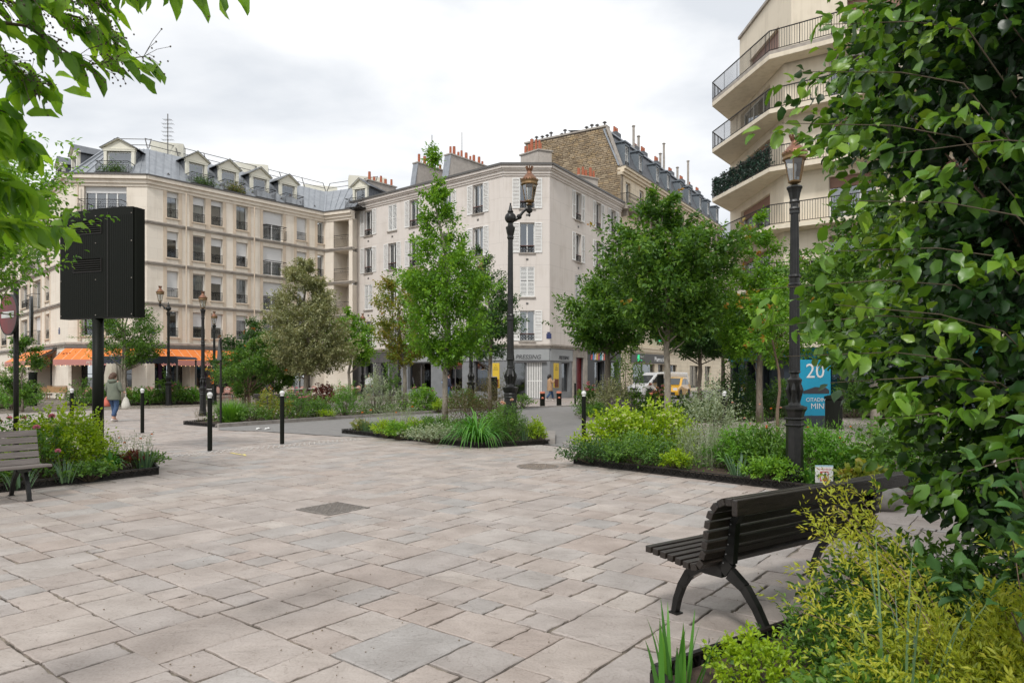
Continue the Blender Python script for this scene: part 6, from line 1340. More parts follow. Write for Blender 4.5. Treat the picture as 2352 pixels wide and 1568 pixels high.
tree('young slim-trunked tree with yellowish new leaves beside the right lamp', X(1789, 11.6), 11.6, [(1.85, .15), (2.1, .35, -.05), (2.5, .42, -.05), (2.9, .36, 0), (3.1, .2, 0)], 130, 13, .075, .034, 'lf_hornbeam', .034, 'bark_brown', th=2.6, tl=.2, seed=12, gap=.3, sub=('lf_autumn', 22), tmpl=T_MID, limbs=10)
tree('dark green tree hiding the right end of the second orange awning', X(560, 37), 37, [(1.0, .5), (1.8, 1.2, 0), (2.9, 1.35, .1), (3.9, 1.0, .5), (4.4, .35, .7)], 620, 14, .14, .065, 'lf_dark', .09, 'bark', tl=.5, seed=13, gap=.22, sub=('dry_orange', 20))
tree('pomegranate-like bright green bush tree in front of the second awning', X(570, 34), 34, [(.7, .5), (1.5, 1.25, 0), (2.2, 1.35, .15), (2.9, .7, .1), (3.3, .2, .1)], 420, 14, .12, .055, 'lf_mid', .07, 'bark_brown', tl=.42, seed=14, gap=.3, sub=('petal_orange', 12), stems=3)
tree('tree with yellow-green crown low behind the twin straight lamps and sign', X(640, 36), 36, [(.9, .4), (1.6, 1.0, 0), (2.6, 1.1, 0), (3.5, .8, 0), (4.2, .2, 0)], 380, 14, .13, .06, 'lf_mid', .08, 'bark', tl=.45, seed=15, gap=.2)
tree('green creeper-like sapling at far left beside the no-entry post', X(52, 30), 30, [(.5, .3), (1.4, .7, 0), (2.4, .6, .1), (3.2, .35, 0)], 200, 13, .12, .06, 'lf_mid', .05, 'bark', tl=.4, seed=16, gap=.3)
# trees along the pavement behind the big leafy shrub
for i, (u_, Y_, lb) in enumerate(((2010, 17, 'pale-barked tree behind the big leafy shrub at right'), (2150, 21, 'dark tree far behind the big leafy shrub at the right edge'), (1935, 26, 'mid-green tree between the blue totem and the balcony building'))):
    tree(lb, X(u_, Y_), Y_, [(2.0, .6), (3, 1.5, 0), (4.2, 1.7, .1), (5.2, 1.1, 0), (6, .3, 0)], 620, 14, .13, .065, 'lf_mid' if i != 1 else 'lf_dark', .11, 'bark_pale', tl=.5, seed=20 + i, gap=.25)
# ------------------------------------------------------------------ bedding plants
def bush(label, u_, Y_, rx, h, n, L, W, m, name='shrub', cat='shrub', z0=.08, tmpl=None, fl=None, nfl=0, fr=.03, tall=.0, stem=True, ry=None, seed=None, droop=.15, up=.6, per=12, tl=None, gap=.15, x=None, zc=.0, flz=.62, sp=.8):
    global RG
    RG = np.random.default_rng(abs(hash_(label)) % 99991); x = X(u_, Y_) if x is None else x; t = thing(name, label, cat, (x, Y_, .05)); tmpl = tmpl or (T_MID if Y_ < 17 else T_SMALL)
    nc = max(8, int(n * 1.5) // per); h = h * (1.15 if Y_ > 14 else 1.05); a = rnd(nc * 2) * math.tau; el = np.arcsin(rnd(nc * 2) ** .8); f = .45 + .55 * rnd(nc * 2) ** .5
    ph = rnd(4) * 6.28; lm = 1 + .16 * np.sin(3 * a + ph[0]) + .14 * np.sin(5 * a + 4 * el + ph[1]) + .12 * np.sin(7 * a - 6 * el + ph[2])
    ry = ry or rx; cx = np.cos(a) * np.cos(el) * rx * f * lm; cy = np.sin(a) * np.cos(el) * ry * f * lm; cz = z0 + (h - z0) * (zc + (1 - zc) * np.sin(el) * f * (1 + .5 * (lm - 1)))
    ks = np.argsort(rnd(nc * 2))[:nc]; C = np.stack([cx, cy, cz], 1)[ks]; D = unit(np.stack([cx / rx, cy / ry, np.full(len(cx), up * 1.2)], 1)[ks] + RG.normal(size=(nc, 3)) * .3)
    tl = tl or min(.35, rx * .45)
    parts = [twigs(C - D * tl * .3, D, per, tl, L, W, droop, tmpl, 0, 1, sp, .55, tip=.25)]
    if tall: # a few shoots that stand above the mound
        k = int(tall); Ct = C[np.argsort(-C[:, 2])[:k * 3]][:: 3]; parts.append(twigs(Ct, unit(np.tile([0, 0, 1.], (len(Ct), 1)) + RG.normal(size=(len(Ct), 3)) * .18), 12, h * .32, L, W, .0, tmpl, .4, 1, .7, .4))
    V, F, T = join(parts); link('foliage', npmesh('foliage', V, F, 3, m, T), t)
    s = MB(); rs_ = random.Random(3)
    for k in range(min(26, nc)): c_ = C[k]; s.tube([(c_[0] * .15, c_[1] * .15, -.03), (c_[0] * .6, c_[1] * .6, c_[2] * .55), tuple(c_)], [.009 + .006 * rx, .006, .003], 4, False)
    s.build('stems', 'twig', t)
    if nfl: blossoms(t, C, D, nfl, fl, fr, flz * h)
    return t
def hash_(s): 
    v = 7
    for ch in s: v = (v * 131 + ord(ch)) % 1000003
    return v
def blossom_mesh(m, r, key):
    def mk():
        g2 = np.random.default_rng(5); V = []; n = 26; D = unit(g2.normal(size=(n, 3))); D[:, 2] = np.abs(D[:, 2]) * .8 + .05; P = D * r * .1
        return leaf_mesh('blossom', m, P, D, unit(g2.normal(size=(n, 3))), r * 1.0, r * 1.1, T_MID, g2.random(n))
    return cached(('bl', m, r, key), mk)
def blossoms(t, C, D, k, m, r, zmin=0):
    idx = [i for i in np.argsort(-(C[:, 2] - C[:, 1] * .5 + rnd(len(C)) * .25)) if C[i, 2] > zmin][:k]; me = blossom_mesh(m, r, 0)
    for i in idx: link('blossom', me, t, tuple(C[i] + D[i] * .1))
def blade_clump(label, u_, Y_, n, L, W, spread, bend, m, name='strap_leaf_clump', cat='plant', r=.08, fl=None, nfl=0, fr=.03, x=None, seg=6):
    global RG
    RG = np.random.default_rng(hash_(label) % 9999); x = X(u_, Y_) if x is None else x; t = thing(name, label, cat, (x, Y_, .05)); a = rnd(n) * math.tau; q = rnd(n) ** .5
    Bs = np.stack([np.cos(a) * r * q, np.sin(a) * r * q, np.zeros(n)], 1); D = np.stack([np.cos(a) * spread * q, np.sin(a) * spread * q, np.ones(n)], 1) + RG.normal(size=(n, 3)) * .06
    V, F, T = blades(Bs, D, L * (.6 + .45 * rnd(n)), np.full(n, W) * (.7 + .5 * rnd(n)), np.full(n, bend) * (.5 + rnd(n)), seg); link('leaves', npmesh('leaves', V, F, 3, m, T), t)
    if nfl:
        s = MB(); me = blossom_mesh(fl, fr, 0); rr = random.Random(hash_(label))
        for k in range(nfl):
            px, py, pz = rr.uniform(-.15, .15), rr.uniform(-.1, .1), L * rr.uniform(1.0, 1.25); s.tube([(px * .2, py * .2, 0), (px * .8, py * .8, pz * .6), (px, py, pz)], .004, 4); link('blossom', me, t, (px, py, pz))
        s.build('flower_stalks', 'green_stem', t)
    return t
def wisps(label, u_, Y_, n, h, m='lf_mid', r=.3, fl=None, nfl=0, fr=.018, name='wispy_plant', L=.05, x=None, per=10, W=.012):
    """fine upright stalks with small leaves"""
    global RG
    RG = np.random.default_rng(hash_(label) % 9999); x = X(u_, Y_) if x is None else x; t = thing(name, label, 'plant', (x, Y_, .05)); a = rnd(n) * math.tau; q = rnd(n) ** .5 * r
    Bs = np.stack([np.cos(a) * q, np.sin(a) * q, np.zeros(n)], 1); D = unit(np.stack([np.cos(a) * .2, np.sin(a) * .2, np.ones(n)], 1) + RG.normal(size=(n, 3)) * .1); H = h * (.55 + .45 * rnd(n))
    p1 = blades(Bs, D, H, np.full(n, .006), np.full(n, .06), 4); p2 = twigs(Bs + D * (H * .15)[:, None], D, per, .8 * h * .8, L, W, .1, T_SMALL, 0, 1, .9, .4); V, F, T = join([p1, p2]); link('foliage', npmesh('foliage', V, F, 3, m, T), t)
    if nfl:
        me = blossom_mesh(fl, fr, 0)
        for i in range(min(n, nfl)): link('blossom', me, t, tuple(Bs[i] + D[i] * H[i]))
    return t
# bed one, left foreground
bush('yellow-green shrub with round cream flower heads beside the left bench', 152, 10.9, .62, .82, 3400, .058, .042, 'lf_lime', tall=7, fl='petal_white', nfl=26, fr=.032, flz=.45)
bush('pink rose bush in flower at the left edge behind the bench back', 62, 11.6, .45, .8, 900, .055, .04, 'lf_mid', fl='petal_pink', nfl=3, fr=.042, flz=.7)
bush('rose shrub with two dusky pink blooms touching the bench back', 100, 10.2, .32, .72, 600, .05, .035, 'lf_mid', fl='petal_pink', nfl=2, fr=.05, flz=.7)
blade_clump('broad strap-leaved clump at the foot of the panel post', 252, 11.05, 90, .46, .05, 1.1, .55, 'lf_strap', r=.1)
blade_clump('upright blue-green iris fan near the tip of the left bed', 331, 11.15, 34, .42, .028, .35, .12, 'lf_iris', name='iris_clump', r=.1)
blade_clump('iris fan with a single pink bloom in front of the cream-flowered shrub', 150, 9.75, 30, .36, .022, .5, .2, 'lf_iris', name='iris_clump', fl='petal_pink', nfl=1, fr=.04, r=.12)
blade_clump('thin iris leaves at the very left under the bench seat', 45, 9.2, 24, .3, .02, .5, .25, 'lf_iris', name='iris_clump', r=.15)
bush('low dark red foliage plant between the strap clump and the iris', 308, 11.2, .2, .24, 420, .04, .03, 'lf_red', name='low_plant', cat='plant')
wisps('airy grey-green stalks with orange tips behind the strap clump', 292, 12.2, 60, .62, 'lf_silver', .35, 'petal_orange', 5, .02)
bush('low trailing green plant spilling over the left bed edging', 205, 10.1, .32, .17, 620, .05, .035, 'lf_mid', name='low_plant', cat='plant')
bush('low leafy plant under the bench seat at the left edge', 20, 9.7, .4, .25, 620, .06, .04, 'lf_mid', name='low_plant', cat='plant')
bush('low ferny green plant between the strap clump and the bed corner', 338, 11.5, .28, .16, 500, .045, .03, 'lf_mid', name='low_plant', cat='plant')
wisps('bare reddish upright twigs beside the panel post', 205, 12.3, 26, .95, 'lf_lime', .25, L=.05, per=5, W=.03)
# bed two
P2 = [('bright green grassy clump right of the triangular sign post', 530, 22.3, 'blade'),]
blade_clump('bright green feathery grass mound right of the triangular sign post', 531, 22.6, 700, .85, .02, .55, .22, 'lf_grass', name='grass_mound', r=.3)
wisps('thin dry stalks at the left tip of the bed by the triangular sign', 482, 22.4, 40, .55, 'lf_brown', .45)
bush('low dark green cushion right of the bright grassy mound', 580, 22.5, .5, .42, 900, .06, .035, 'lf_mid')
bush('bare twiggy shrub leaning right beside the black middle bench', 566, 24.4, .5, 1.0, 90, .06, .035, 'lf_brown', up=1.2, per=5)
bush('rose shrub with orange-bronze young leaves in front of the middle bench', 622, 23.4, .62, .75, 1100, .07, .045, 'lf_maple', tall=5)
bush('rose bush with pink blooms before the right end of the middle bench', 682, 24.2, .75, .85, 1500, .065, .045, 'lf_mid', fl='petal_pink', nfl=9, fr=.05)
bush('low green shrub with white speckled leaves at the trunk of the grey-olive tree', 725, 25.3, .6, .55, 1000, .07, .045, 'lf_mid')
bush('small lime cushion on the kerb between the rose and the feathery shrub', 746, 24.6, .3, .25, 420, .05, .035, 'lf_lime')
bush('feathery light green shrub on the kerb halfway along the left bed', 792, 25.8, .55, 1.0, 2300, .08, .018, 'lf_grass', up=.9)
bush('silvery grey-green shrub with upright shoots in front of the dark shop', 862, 27.2, .62, 1.35, 1900, .08, .035, 'lf_silver', tall=8, up=1.)
bush('dark upright shrub right behind the silvery grey-green one', 900, 32, .45, 1.75, 900, .09, .045, 'lf_mid', tall=5, up=1.1)
bush('bright green leafy shrub with pink flowers left of the tall narrow trunk', 972, 30, .68, .85, 1500, .09, .06, 'lf_hornbeam', fl='petal_pink', nfl=4, fr=.05)
bush('deep maroon rounded shrub beyond the middle bench', 742, 34, .62, .95, 900, .1, .06, 'lf_red')
bush('grey green shrub left of the bright leafy one', 925, 30.5, .45, .8, 700, .08, .04, 'lf_silver')
bush('low lime plant left of the tall narrow trunk', 1008, 28.8, .3, .4, 500, .06, .04, 'lf_lime')
bush('broad low shrub behind the tall narrow trunk', 1065, 31.5, .8, .75, 1200, .09, .05, 'lf_mid')
bush('low bright plant at the far right tip beside the tall lamp pedestal', 1200, 33, .45, .5, 600, .08, .045, 'lf_hornbeam')
# bed three
blade_clump('iris clump with orange bloom at the left tip of the pointed bed', 842, 18.4, 46, .5, .03, .5, .35, 'lf_iris', name='iris_clump', r=.16, fl='petal_orange', nfl=2, fr=.03)
bush('bronze-edged low plant at the left tip of the pointed bed', 828, 18.5, .26, .26, 420, .05, .03, 'lf_maple', name='low_plant', cat='plant')
bush('lime mound left in the pointed bed', 885, 17.2, .36, .3, 900, .045, .035, 'lf_lime', name='low_plant', cat='plant')
bush('lime mound under the tall narrow trunk', 955, 17.3, .36, .34, 900, .045, .035, 'lf_lime', name='low_plant', cat='plant')
bush('bright green leafy low plant between the two lime mounds', 915, 16.7, .35, .3, 800, .06, .035, 'lf_hornbeam', name='low_plant', cat='plant')
wisps('tall airy grey-green stalks with one orange tip in the pointed bed', 912, 18.2, 130, .85, 'lf_silver', .5, 'petal_orange', 2, .03)
blade_clump('blue-green iris fan in the middle of the pointed bed', 948, 16.6, 30, .42, .028, .4, .15, 'lf_iris', name='iris_clump', r=.12)
blade_clump('second blue-green iris fan left of the big strap clump', 922, 16.9, 26, .4, .026, .4, .2, 'lf_iris', name='iris_clump', r=.1)
bush('pale variegated ground-hugging plant along the front of the pointed bed', 1000, 15.8, .62, .22, 1700, .042, .03, 'lf_silver', name='low_plant', cat='plant', ry=.3)
bush('green mound behind the variegated ground-hugging plant', 1000, 17.2, .5, .42, 1300, .05, .03, 'lf_mid')
blade_clump('big arching strap-leaved clump at the front corner of the pointed bed', 1096, 15.45, 230, 1.15, .04, 1.0, .62, 'lf_strap', r=.16, seg=9)
bush('upright olive-brown shrub behind the tall narrow trunk', 1072, 19.2, .62, 1.0, 1700, .07, .016, 'lf_brown', up=1.3, tall=8)
bush('reddish-brown upright shrub left of the tall lamp', 1128, 19.6, .55, 1.15, 1700, .07, .016, 'lf_brown', up=1.4, tall=8)
bush('feathery green shrub with pale pink blooms at the tall lamp foot', 1166, 15.9, .42, .72, 2000, .05, .02, 'lf_mid', fl='petal_pale', nfl=3, fr=.045, up=.9)
bush('round lime dwarf shrub at the right end of the pointed bed', 1232, 16.0, .24, .42, 1200, .035, .026, 'lf_lime', gap=0, up=.5)
wisps('thin grey stalks with a single orange flower left of the lime dwarf shrub', 1212, 16.4, 30, .62, 'lf_silver', .2, 'petal_orange', 1, .03)
blade_clump('narrow iris leaves beside the lime dwarf shrub', 1205, 15.9, 26, .5, .022, .4, .2, 'lf_iris', name='iris_clump', r=.12)
bush('soft green plant in front of the tall lamp pedestal', 1140, 17.6, .5, .5, 1200, .05, .03, 'lf_grass', up=.9)
# bed four, right
bush('large lime-green shrub with cream flower heads at the left of the right bed', 1420, 12.9, .62, .78, 3200, .062, .042, 'lf_lime', tall=7, fl='petal_white', nfl=14, fr=.035, flz=.45)
bush('second lime-green shrub with cream flower heads nearer the silvery bush', 1520, 12.9, .62, .82, 3200, .062, .042, 'lf_lime', tall=6, fl='petal_white', nfl=18, fr=.035, flz=.4)
bush('dark glossy ground-hugging plant at the left corner of the right bed', 1372, 12.0, .55, .28, 1800, .045, .028, 'lf_dark', name='low_plant', cat='plant', ry=.4)
bush('mid-green leafy plants in front of the lime shrubs', 1465, 11.6, .6, .42, 2000, .055, .03, 'lf_mid', name='low_plant', cat='plant')
bush('airy silver-leaved shrub in the middle of the right bed', 1632, 13.3, .68, 1.12, 2600, .055, .026, 'lf_silver', tall=12, up=1.)
wisps('haze of thin grey-green stalks before the silver shrub', 1620, 11.5, 200, .85, 'lf_silver', .42, L=.06)
bush('low lime cushion at the front edge of the right bed', 1552, 11.0, .24, .28, 900, .04, .028, 'lf_lime', name='low_plant', cat='plant')
bush('leafy green perennial clump right of the silver shrub', 1712, 11.0, .5, .55, 1900, .075, .028, 'lf_grass', name='perennial', cat='plant', up=1.)
bush('leafy green perennial clump with orange flowers around the slim tree trunk', 1765, 10.6, .5, .6, 1900, .075, .028, 'lf_mid', name='perennial', cat='plant', fl='petal_orange', nfl=2, fr=.018, up=1.)
blade_clump('blue-green iris fan at the front of the right bed', 1697, 10.2, 34, .42, .026, .5, .2, 'lf_iris', name='iris_clump', r=.12)
wisps('tall weedy stalks beside the slim tree trunk', 1775, 11.7, 90, 1.1, 'lf_mid', .55, 'petal_pale', 5, .02)
bush('leafy perennials with orange flowers right of the right lamp', 1885, 10.3, .6, .6, 2200, .075, .028, 'lf_grass', name='perennial', cat='plant', fl='petal_orange', nfl=3, fr=.018, up=1.)
wisps('tall thin weeds right of the right lamp', 1915, 11.2, 110, 1.0, 'lf_mid', .7, 'petal_orange', 3, .02)
blade_clump('green strap leaves at the foot of the right lamp', 1862, 9.65, 40, .35, .035, .7, .35, 'lf_strap', r=.1)
bush('low ferny plant left of the right lamp foot', 1772, 9.85, .35, .26, 1100, .06, .03, 'lf_hornbeam', name='low_plant', cat='plant')
bush('brown-leaved mound near the white notice', 1995, 8.9, .32, .26, 600, .09, .07, 'lf_maple', name='low_plant', cat='plant')
bush('green leafy mass at the right end of the right bed', 2090, 9.6, .8, .75, 2400, .08, .045, 'lf_mid')
mat('rock', (.33, .31, .28), .9, (.2, .19, .17), 4, bump=.9, bscale=18)
for i, (u_, Y_, r_, lb) in enumerate(((1958, 8.6, .2, 'mossy stone left of the brown-leaved mound'), (2022, 8.1, .26, 'larger mossy stone just beyond the bench top rail'))):
    b = MB(); b.ball((0, 0, .08), r_, 14, 9, .7); rr = random.Random(i); b.v = [(x * (1 + .14 * math.sin(9 * z + 3 * x * 9)), y * (1 + .12 * math.sin(7 * x * 6)), z) for x, y, z in b.v]; b.build('rock', 'rock', None, (X(u_, Y_), Y_, .05), smooth=True, label=lb, cat='rock')
# bed five and six, seven, nine
bush('pink rose bush at the left edge of the round bed', 1352, 26.4, .5, .95, 1200, .08, .05, 'lf_mid', fl='petal_pink', nfl=12, fr=.06)
bush('large variegated cream-green mound in the round bed', 1404, 25.6, .72, 1.15, 3200, .07, .035, 'lf_olive', gap=0)
bush('green shrub with thin upright stems right of the variegated mound', 1452, 25.8, .5, .8, 1100, .08, .05, 'lf_hornbeam')
bush('purple-spiked salvia clump at the front of the round bed', 1425, 23.9, .6, .5, 900, .07, .02, 'lf_purple', up=2., name='salvia_clump', cat='plant')
bush('low green edge planting on the kerb of the round bed', 1365, 24.6, .6, .4, 1200, .08, .04, 'lf_mid', ry=.9)
bush('tall thin-stemmed shrub with small green leaves left of the white van', 1440, 28.5, .8, 2.3, 900, .09, .05, 'lf_hornbeam', up=1.6, zc=.35, per=9)
bush('pink rose bush in full flower between the van and the slim pale trunk', 1507, 25.5, .6, .85, 1400, .08, .05, 'lf_mid', fl='petal_blush', nfl=14, fr=.075)
bush('dark round evergreen shrub left of the blue shopfront', 1692, 24.5, .75, 1.55, 2400, .1, .05, 'lf_dark')
bush('low mixed planting behind the silver shrub', 1600, 24.5, .8, .7, 1200, .09, .05, 'lf_mid')
bush('dark low shrub under the light green upright tree', 1765, 25.8, .8, .8, 1200, .1, .05, 'lf_dark')
bush('green shrub under the blue fascia left of the right lamp', 1800, 26.5, .7, 1.2, 1200, .1, .05, 'lf_mid')
bush('low dark shrub beyond the paving right of the slim tree', 1850, 25.9, .8, .55, 900, .1, .05, 'lf_dark')
bush('green shrub beyond the paving right of the blue totem', 1960, 25.5, 1.0, 1.1, 1500, .1, .05, 'lf_mid')
for i, (u_, Y_, r_, h_, m_, lb, fl, nf) in enumerate(((190, 35.8, .9, 1.0, 'lf_mid', 'round green shrub at the left end of the long terrace bed', None, 0), (232, 35.6, .7, .8, 'lf_mid', 'green shrub behind the panel post in the long terrace bed', 'petal_pink', 3), (300, 37, .8, .7, 'lf_hornbeam', 'low green shrub right of the woman in green', 'petal_white', 4), (340, 37.3, .7, .75, 'lf_grass', 'feathery green plant right of the second bollard', None, 0),
        (380, 37.8, .6, 1.35, 'lf_mid', 'upright green shrub in the long terrace bed under the arm lamp', None, 0), (412, 38.0, .55, 1.0, 'lf_mid', 'dark rose shrub with pink dots in the long terrace bed', 'petal_pink', 5), (440, 38.5, .6, .75, 'lf_grass', 'bright green grass tuft at the right end of the long terrace bed', None, 0))):
    bush(lb, u_, Y_, r_, h_, 800, .12, .06, m_, fl=fl, nfl=nf, fr=.06)
for u_, Y_, r_, h_, m_, lb in ((8, 33, 1.2, 1.7, 'lf_olive', 'tall pale shrub at the left edge behind the no-entry post'), (48, 36, .9, 1.0, 'lf_mid', 'green shrub left of the dark cylinder column'), (28, 31.5, .9, .8, 'lf_grass', 'low bright planting at the left edge of the square'), (66, 38.8, .7, .9, 'lf_mid', 'dark green shrub beside the coral-capped bollard at far left')): bush(lb, u_, Y_, r_, h_, 1100, .11, .055, m_)
# ground cover between the plants, one loose mass per bed
def cover(k, n, L, m, zmax=.16):
    p = BEDS[k]; xs = [q[0] for q in p]; ys = [q[1] for q in p]; P = np.stack([RG.uniform(min(xs), max(xs), n * 3), RG.uniform(min(ys), max(ys), n * 3)], 1); cx, cy = sum(xs) / len(xs), sum(ys) / len(ys)
    sh_ = [(cx + (x - cx) * .93, cy + (y - cy) * .93) for x, y in p]; P = P[inside(sh_, P[:, 0], P[:, 1])][:n]; nn = np.sin(P[:, 0] * 3.1) + np.sin(P[:, 1] * 2.7 + 1) + RG.normal(size=len(P)) * .6; P = P[nn > -.5]; k2 = len(P)
    Q = np.concatenate([P, np.full((k2, 1), .06)], 1); Q[:, 2] += rnd(k2) * zmax; D = rdir(k2); D[:, 2] = np.abs(D[:, 2]) * .9; Nn = rdir(k2); Nn[:, 2] += 1
    link('ground_cover', leaf_mesh('ground_cover', m, Q, D, Nn, L * (.6 + .6 * rnd(k2)), L * .5, T_SMALL, rnd(k2)), None, kind='stuff', label='mixed low green planting covering the bed soil')
for k, n, L, m_ in (('one', 5000, .05, 'lf_mid'), ('two', 11000, .09, 'lf_mid'), ('three', 9000, .06, 'lf_mid'), ('four', 16000, .055, 'lf_mid'), ('five', 11000, .09, 'lf_mid'), ('six', 5000, .12, 'lf_mid'), ('seven', 4000, .12, 'lf_mid'), ('nine', 7000, .1, 'lf_mid'), ('eight', 9000, .045, 'lf_dark')): cover(k, n, L, m_, .3 if k in ('two', 'five', 'nine', 'six') else .2)
# balcony planting on the dormers
for i, (k, lb) in enumerate(((2, 'leafy pot plants filling the corner dormer balcony'), (3, 'pot plants on the second dormer balcony from the corner'), (4, 'yellow-green pot plants on the third dormer balcony'))):
    loc, F = DB[k]; n = 900; p = RG.normal(size=(n, 3)) * np.array([.42, .22, .26]); p[:, 2] = np.abs(p[:, 2]) * 1.2 + .1; c_ = Vector((.75, -.55, 0)); q = loc + F.t * c_.x + F.n * c_.y
    o = link('balcony_plants', leaf_mesh('balcony_plants', 'lf_mid' if i < 2 else 'lf_maple', p, rdir(n), rdir(n), .15, .05, T_SMALL, rnd(n)), None, tuple(q), F.rz, label=lb, cat='balcony plants')
for x_, lb, i in ((1.3, 'red geraniums on a low balcony of the balcony building, left box', 0), (3.0, 'red geraniums on a low balcony of the balcony building, right box', 0)):
    A = Vector((*PB[1], 0)); d = (Vector((*PB[2], 0)) - A).normalized(); q = A + d * x_ + Vector((.1, .12, 7.0)); n = 260; p = RG.normal(size=(n, 3)) * np.array([.2, .08, .08]); o = link('flower_box', leaf_mesh('flower_box', 'lf_mid', p, rdir(n), rdir(n), .07, .05, T_SMALL, rnd(n)), None, tuple(q), 0, label=lb, cat='flower box')
    for k in range(12): link('blossom', blossom_mesh('petal_red', .05, 0), o, (random.uniform(-.3, .3), random.uniform(-.1, .1), random.uniform(.05, .18)))
# ------------------------------------------------------------------ foreground foliage
# big leafy shrub-tree on the right: rounded crown about (3.25, 3.65), leaves nine centimetres long
RG = np.random.default_rng(501)
def big_tree():
    cx, cy = 3.35, 3.75; t = thing('leafy_tree', 'big dark green tree with broad glossy leaves filling the right side', 'tree', (cx, cy, 0))
    pz = [.45, .65, .95, 1.2, 1.5, 1.75, 2.0, 2.35, 2.75, 3.1, 3.5, 3.9, 4.5, 5.2, 5.8]; pr = [.35, .8, 1.05, .98, 1.28, 1.45, 1.25, 1.2, 1.32, 1.48, 1.42, 1.32, 1.2, .9, .3]
    n = 5600; z = .45 + 5.2 * rnd(n * 4); r = np.interp(z, pz, pr); kp = rnd(len(z)) < (r / 1.6) ** 1.2; z, r = z[kp][:n], r[kp][:n]; a = rnd(len(z)) * math.tau; f = rnd(len(z)) ** .42
    lm = 1 + .10 * np.sin(4 * a + 3 * z) + .07 * np.sin(9 * a - 5 * z + 1) + .05 * RG.normal(size=len(z)); C = np.stack([np.cos(a) * r * f * lm, np.sin(a) * r * f * lm, z], 1)
    D = unit(np.stack([np.cos(a), np.sin(a), np.full(len(a), .25)], 1) + RG.normal(size=(len(a), 3)) * .35)
    yg = (f > .84) & (np.cos(a - 2.6) > .72) & (rnd(len(f)) < .8)  # outer leaves on the left tinted yellow-green to imitate backlight
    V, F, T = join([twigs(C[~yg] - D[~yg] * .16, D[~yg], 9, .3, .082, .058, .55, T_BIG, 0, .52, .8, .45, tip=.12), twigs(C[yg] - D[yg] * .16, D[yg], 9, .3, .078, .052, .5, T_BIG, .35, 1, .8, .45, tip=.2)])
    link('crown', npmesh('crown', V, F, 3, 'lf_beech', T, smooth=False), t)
    # sprays that leave the crown with lighter leaves, backlight put into their tint
    s = MB(); parts = []
    sprays = [((-1.1, -.6, 2.6), (-2.1, -.55, 2.72)), ((-1.1, -.6, 2.85), (-2.0, -.5, 2.98)), ((-1.1, -.6, 3.1), (-1.95, -.6, 3.15)), ((-1.0, -.6, 3.3), (-1.85, -.4, 3.4)), ((-1.1, -.6, 1.95), (-2.22, -.55, 1.95)), ((-1.1, -.5, 1.8), (-2.16, -.6, 1.78)), ((-1.1, -.6, 1.6), (-2.1, -.55, 1.64)), ((-1.0, -.7, 1.5), (-1.9, -.6, 1.52)), ((-1.0, -.8, 2.2), (-1.85, -.6, 2.35)), ((-1.0, -.7, 1.35), (-1.75, -.7, 1.36)), ((-.9, -.8, 1.2), (-1.5, -.8, 1.12)), ((-.9, -.9, 2.5), (-1.7, -.8, 2.5)), ((-1.0, -.7, 1.7), (-1.95, -.75, 1.86)), ((-1.0, -.7, 2.05), (-1.95, -.7, 2.1)), ((-.8, -1.2, .9), (-1.25, -1.15, .72)), ((-1.0, -.8, 3.6), (-1.6, -.6, 3.85)), ((-.4, -1.3, 1.3), (-.6, -1.7, 1.35)), ((-.2, -1.3, 2.3), (-.3, -1.75, 2.4))]
    for p, q in sprays:
        s = MB(); p = np.array(p); q = np.array(q); m_ = (p + q) / 2 + np.array([0, 0, .04]); s.tube([tuple(p * .93 - np.array([0, 0, .05])), tuple(p + (q - p) * .2 + np.array([0, 0, .015])), tuple(m_), tuple(q)], [.003, .0035, .0028, .0015], 5); s.build('branch', 'twig', t)
        for u0, u1 in ((p, m_), (m_, q)): k = 3; Cs = np.array([u0 + (u1 - u0) * (i / k) for i in range(k)]) + RG.normal(size=(k, 3)) * .05; parts.append(twigs(Cs, unit(np.tile(q - p, (k, 1)) + RG.normal(size=(k, 3)) * .5), 7, .22, .085, .054, .5, T_BIG, .5, 1., .85, .5))
    V, F, T = join(parts); link('backlit_tint_sprays', npmesh('backlit_tint_sprays', V, F, 3, 'lf_beech', T), t)
    b = MB()
    for k in range(5):
        a_ = k * 1.3; b.tube([(.1 * math.cos(a_), .1 * math.sin(a_), 0), (.2 * math.cos(a_), .2 * math.sin(a_), 1.2), (.45 * math.cos(a_), .45 * math.sin(a_), 2.8), (.7 * math.cos(a_), .7 * math.sin(a_), 4.6)], [.05, .04, .028, .012], 8)
    for k in range(46): i = random.randrange(len(C)); c_ = C[i] * np.array([.8, .8, 1]); b.tube([(c_[0] * .2, c_[1] * .2, max(.2, c_[2] - 1.5)), (c_[0] * .55, c_[1] * .6, c_[2] - .6), tuple(c_)], [.014, .008, .003], 5)
    b.build('trunk', 'bark_brown', t, smooth=True)
big_tree()
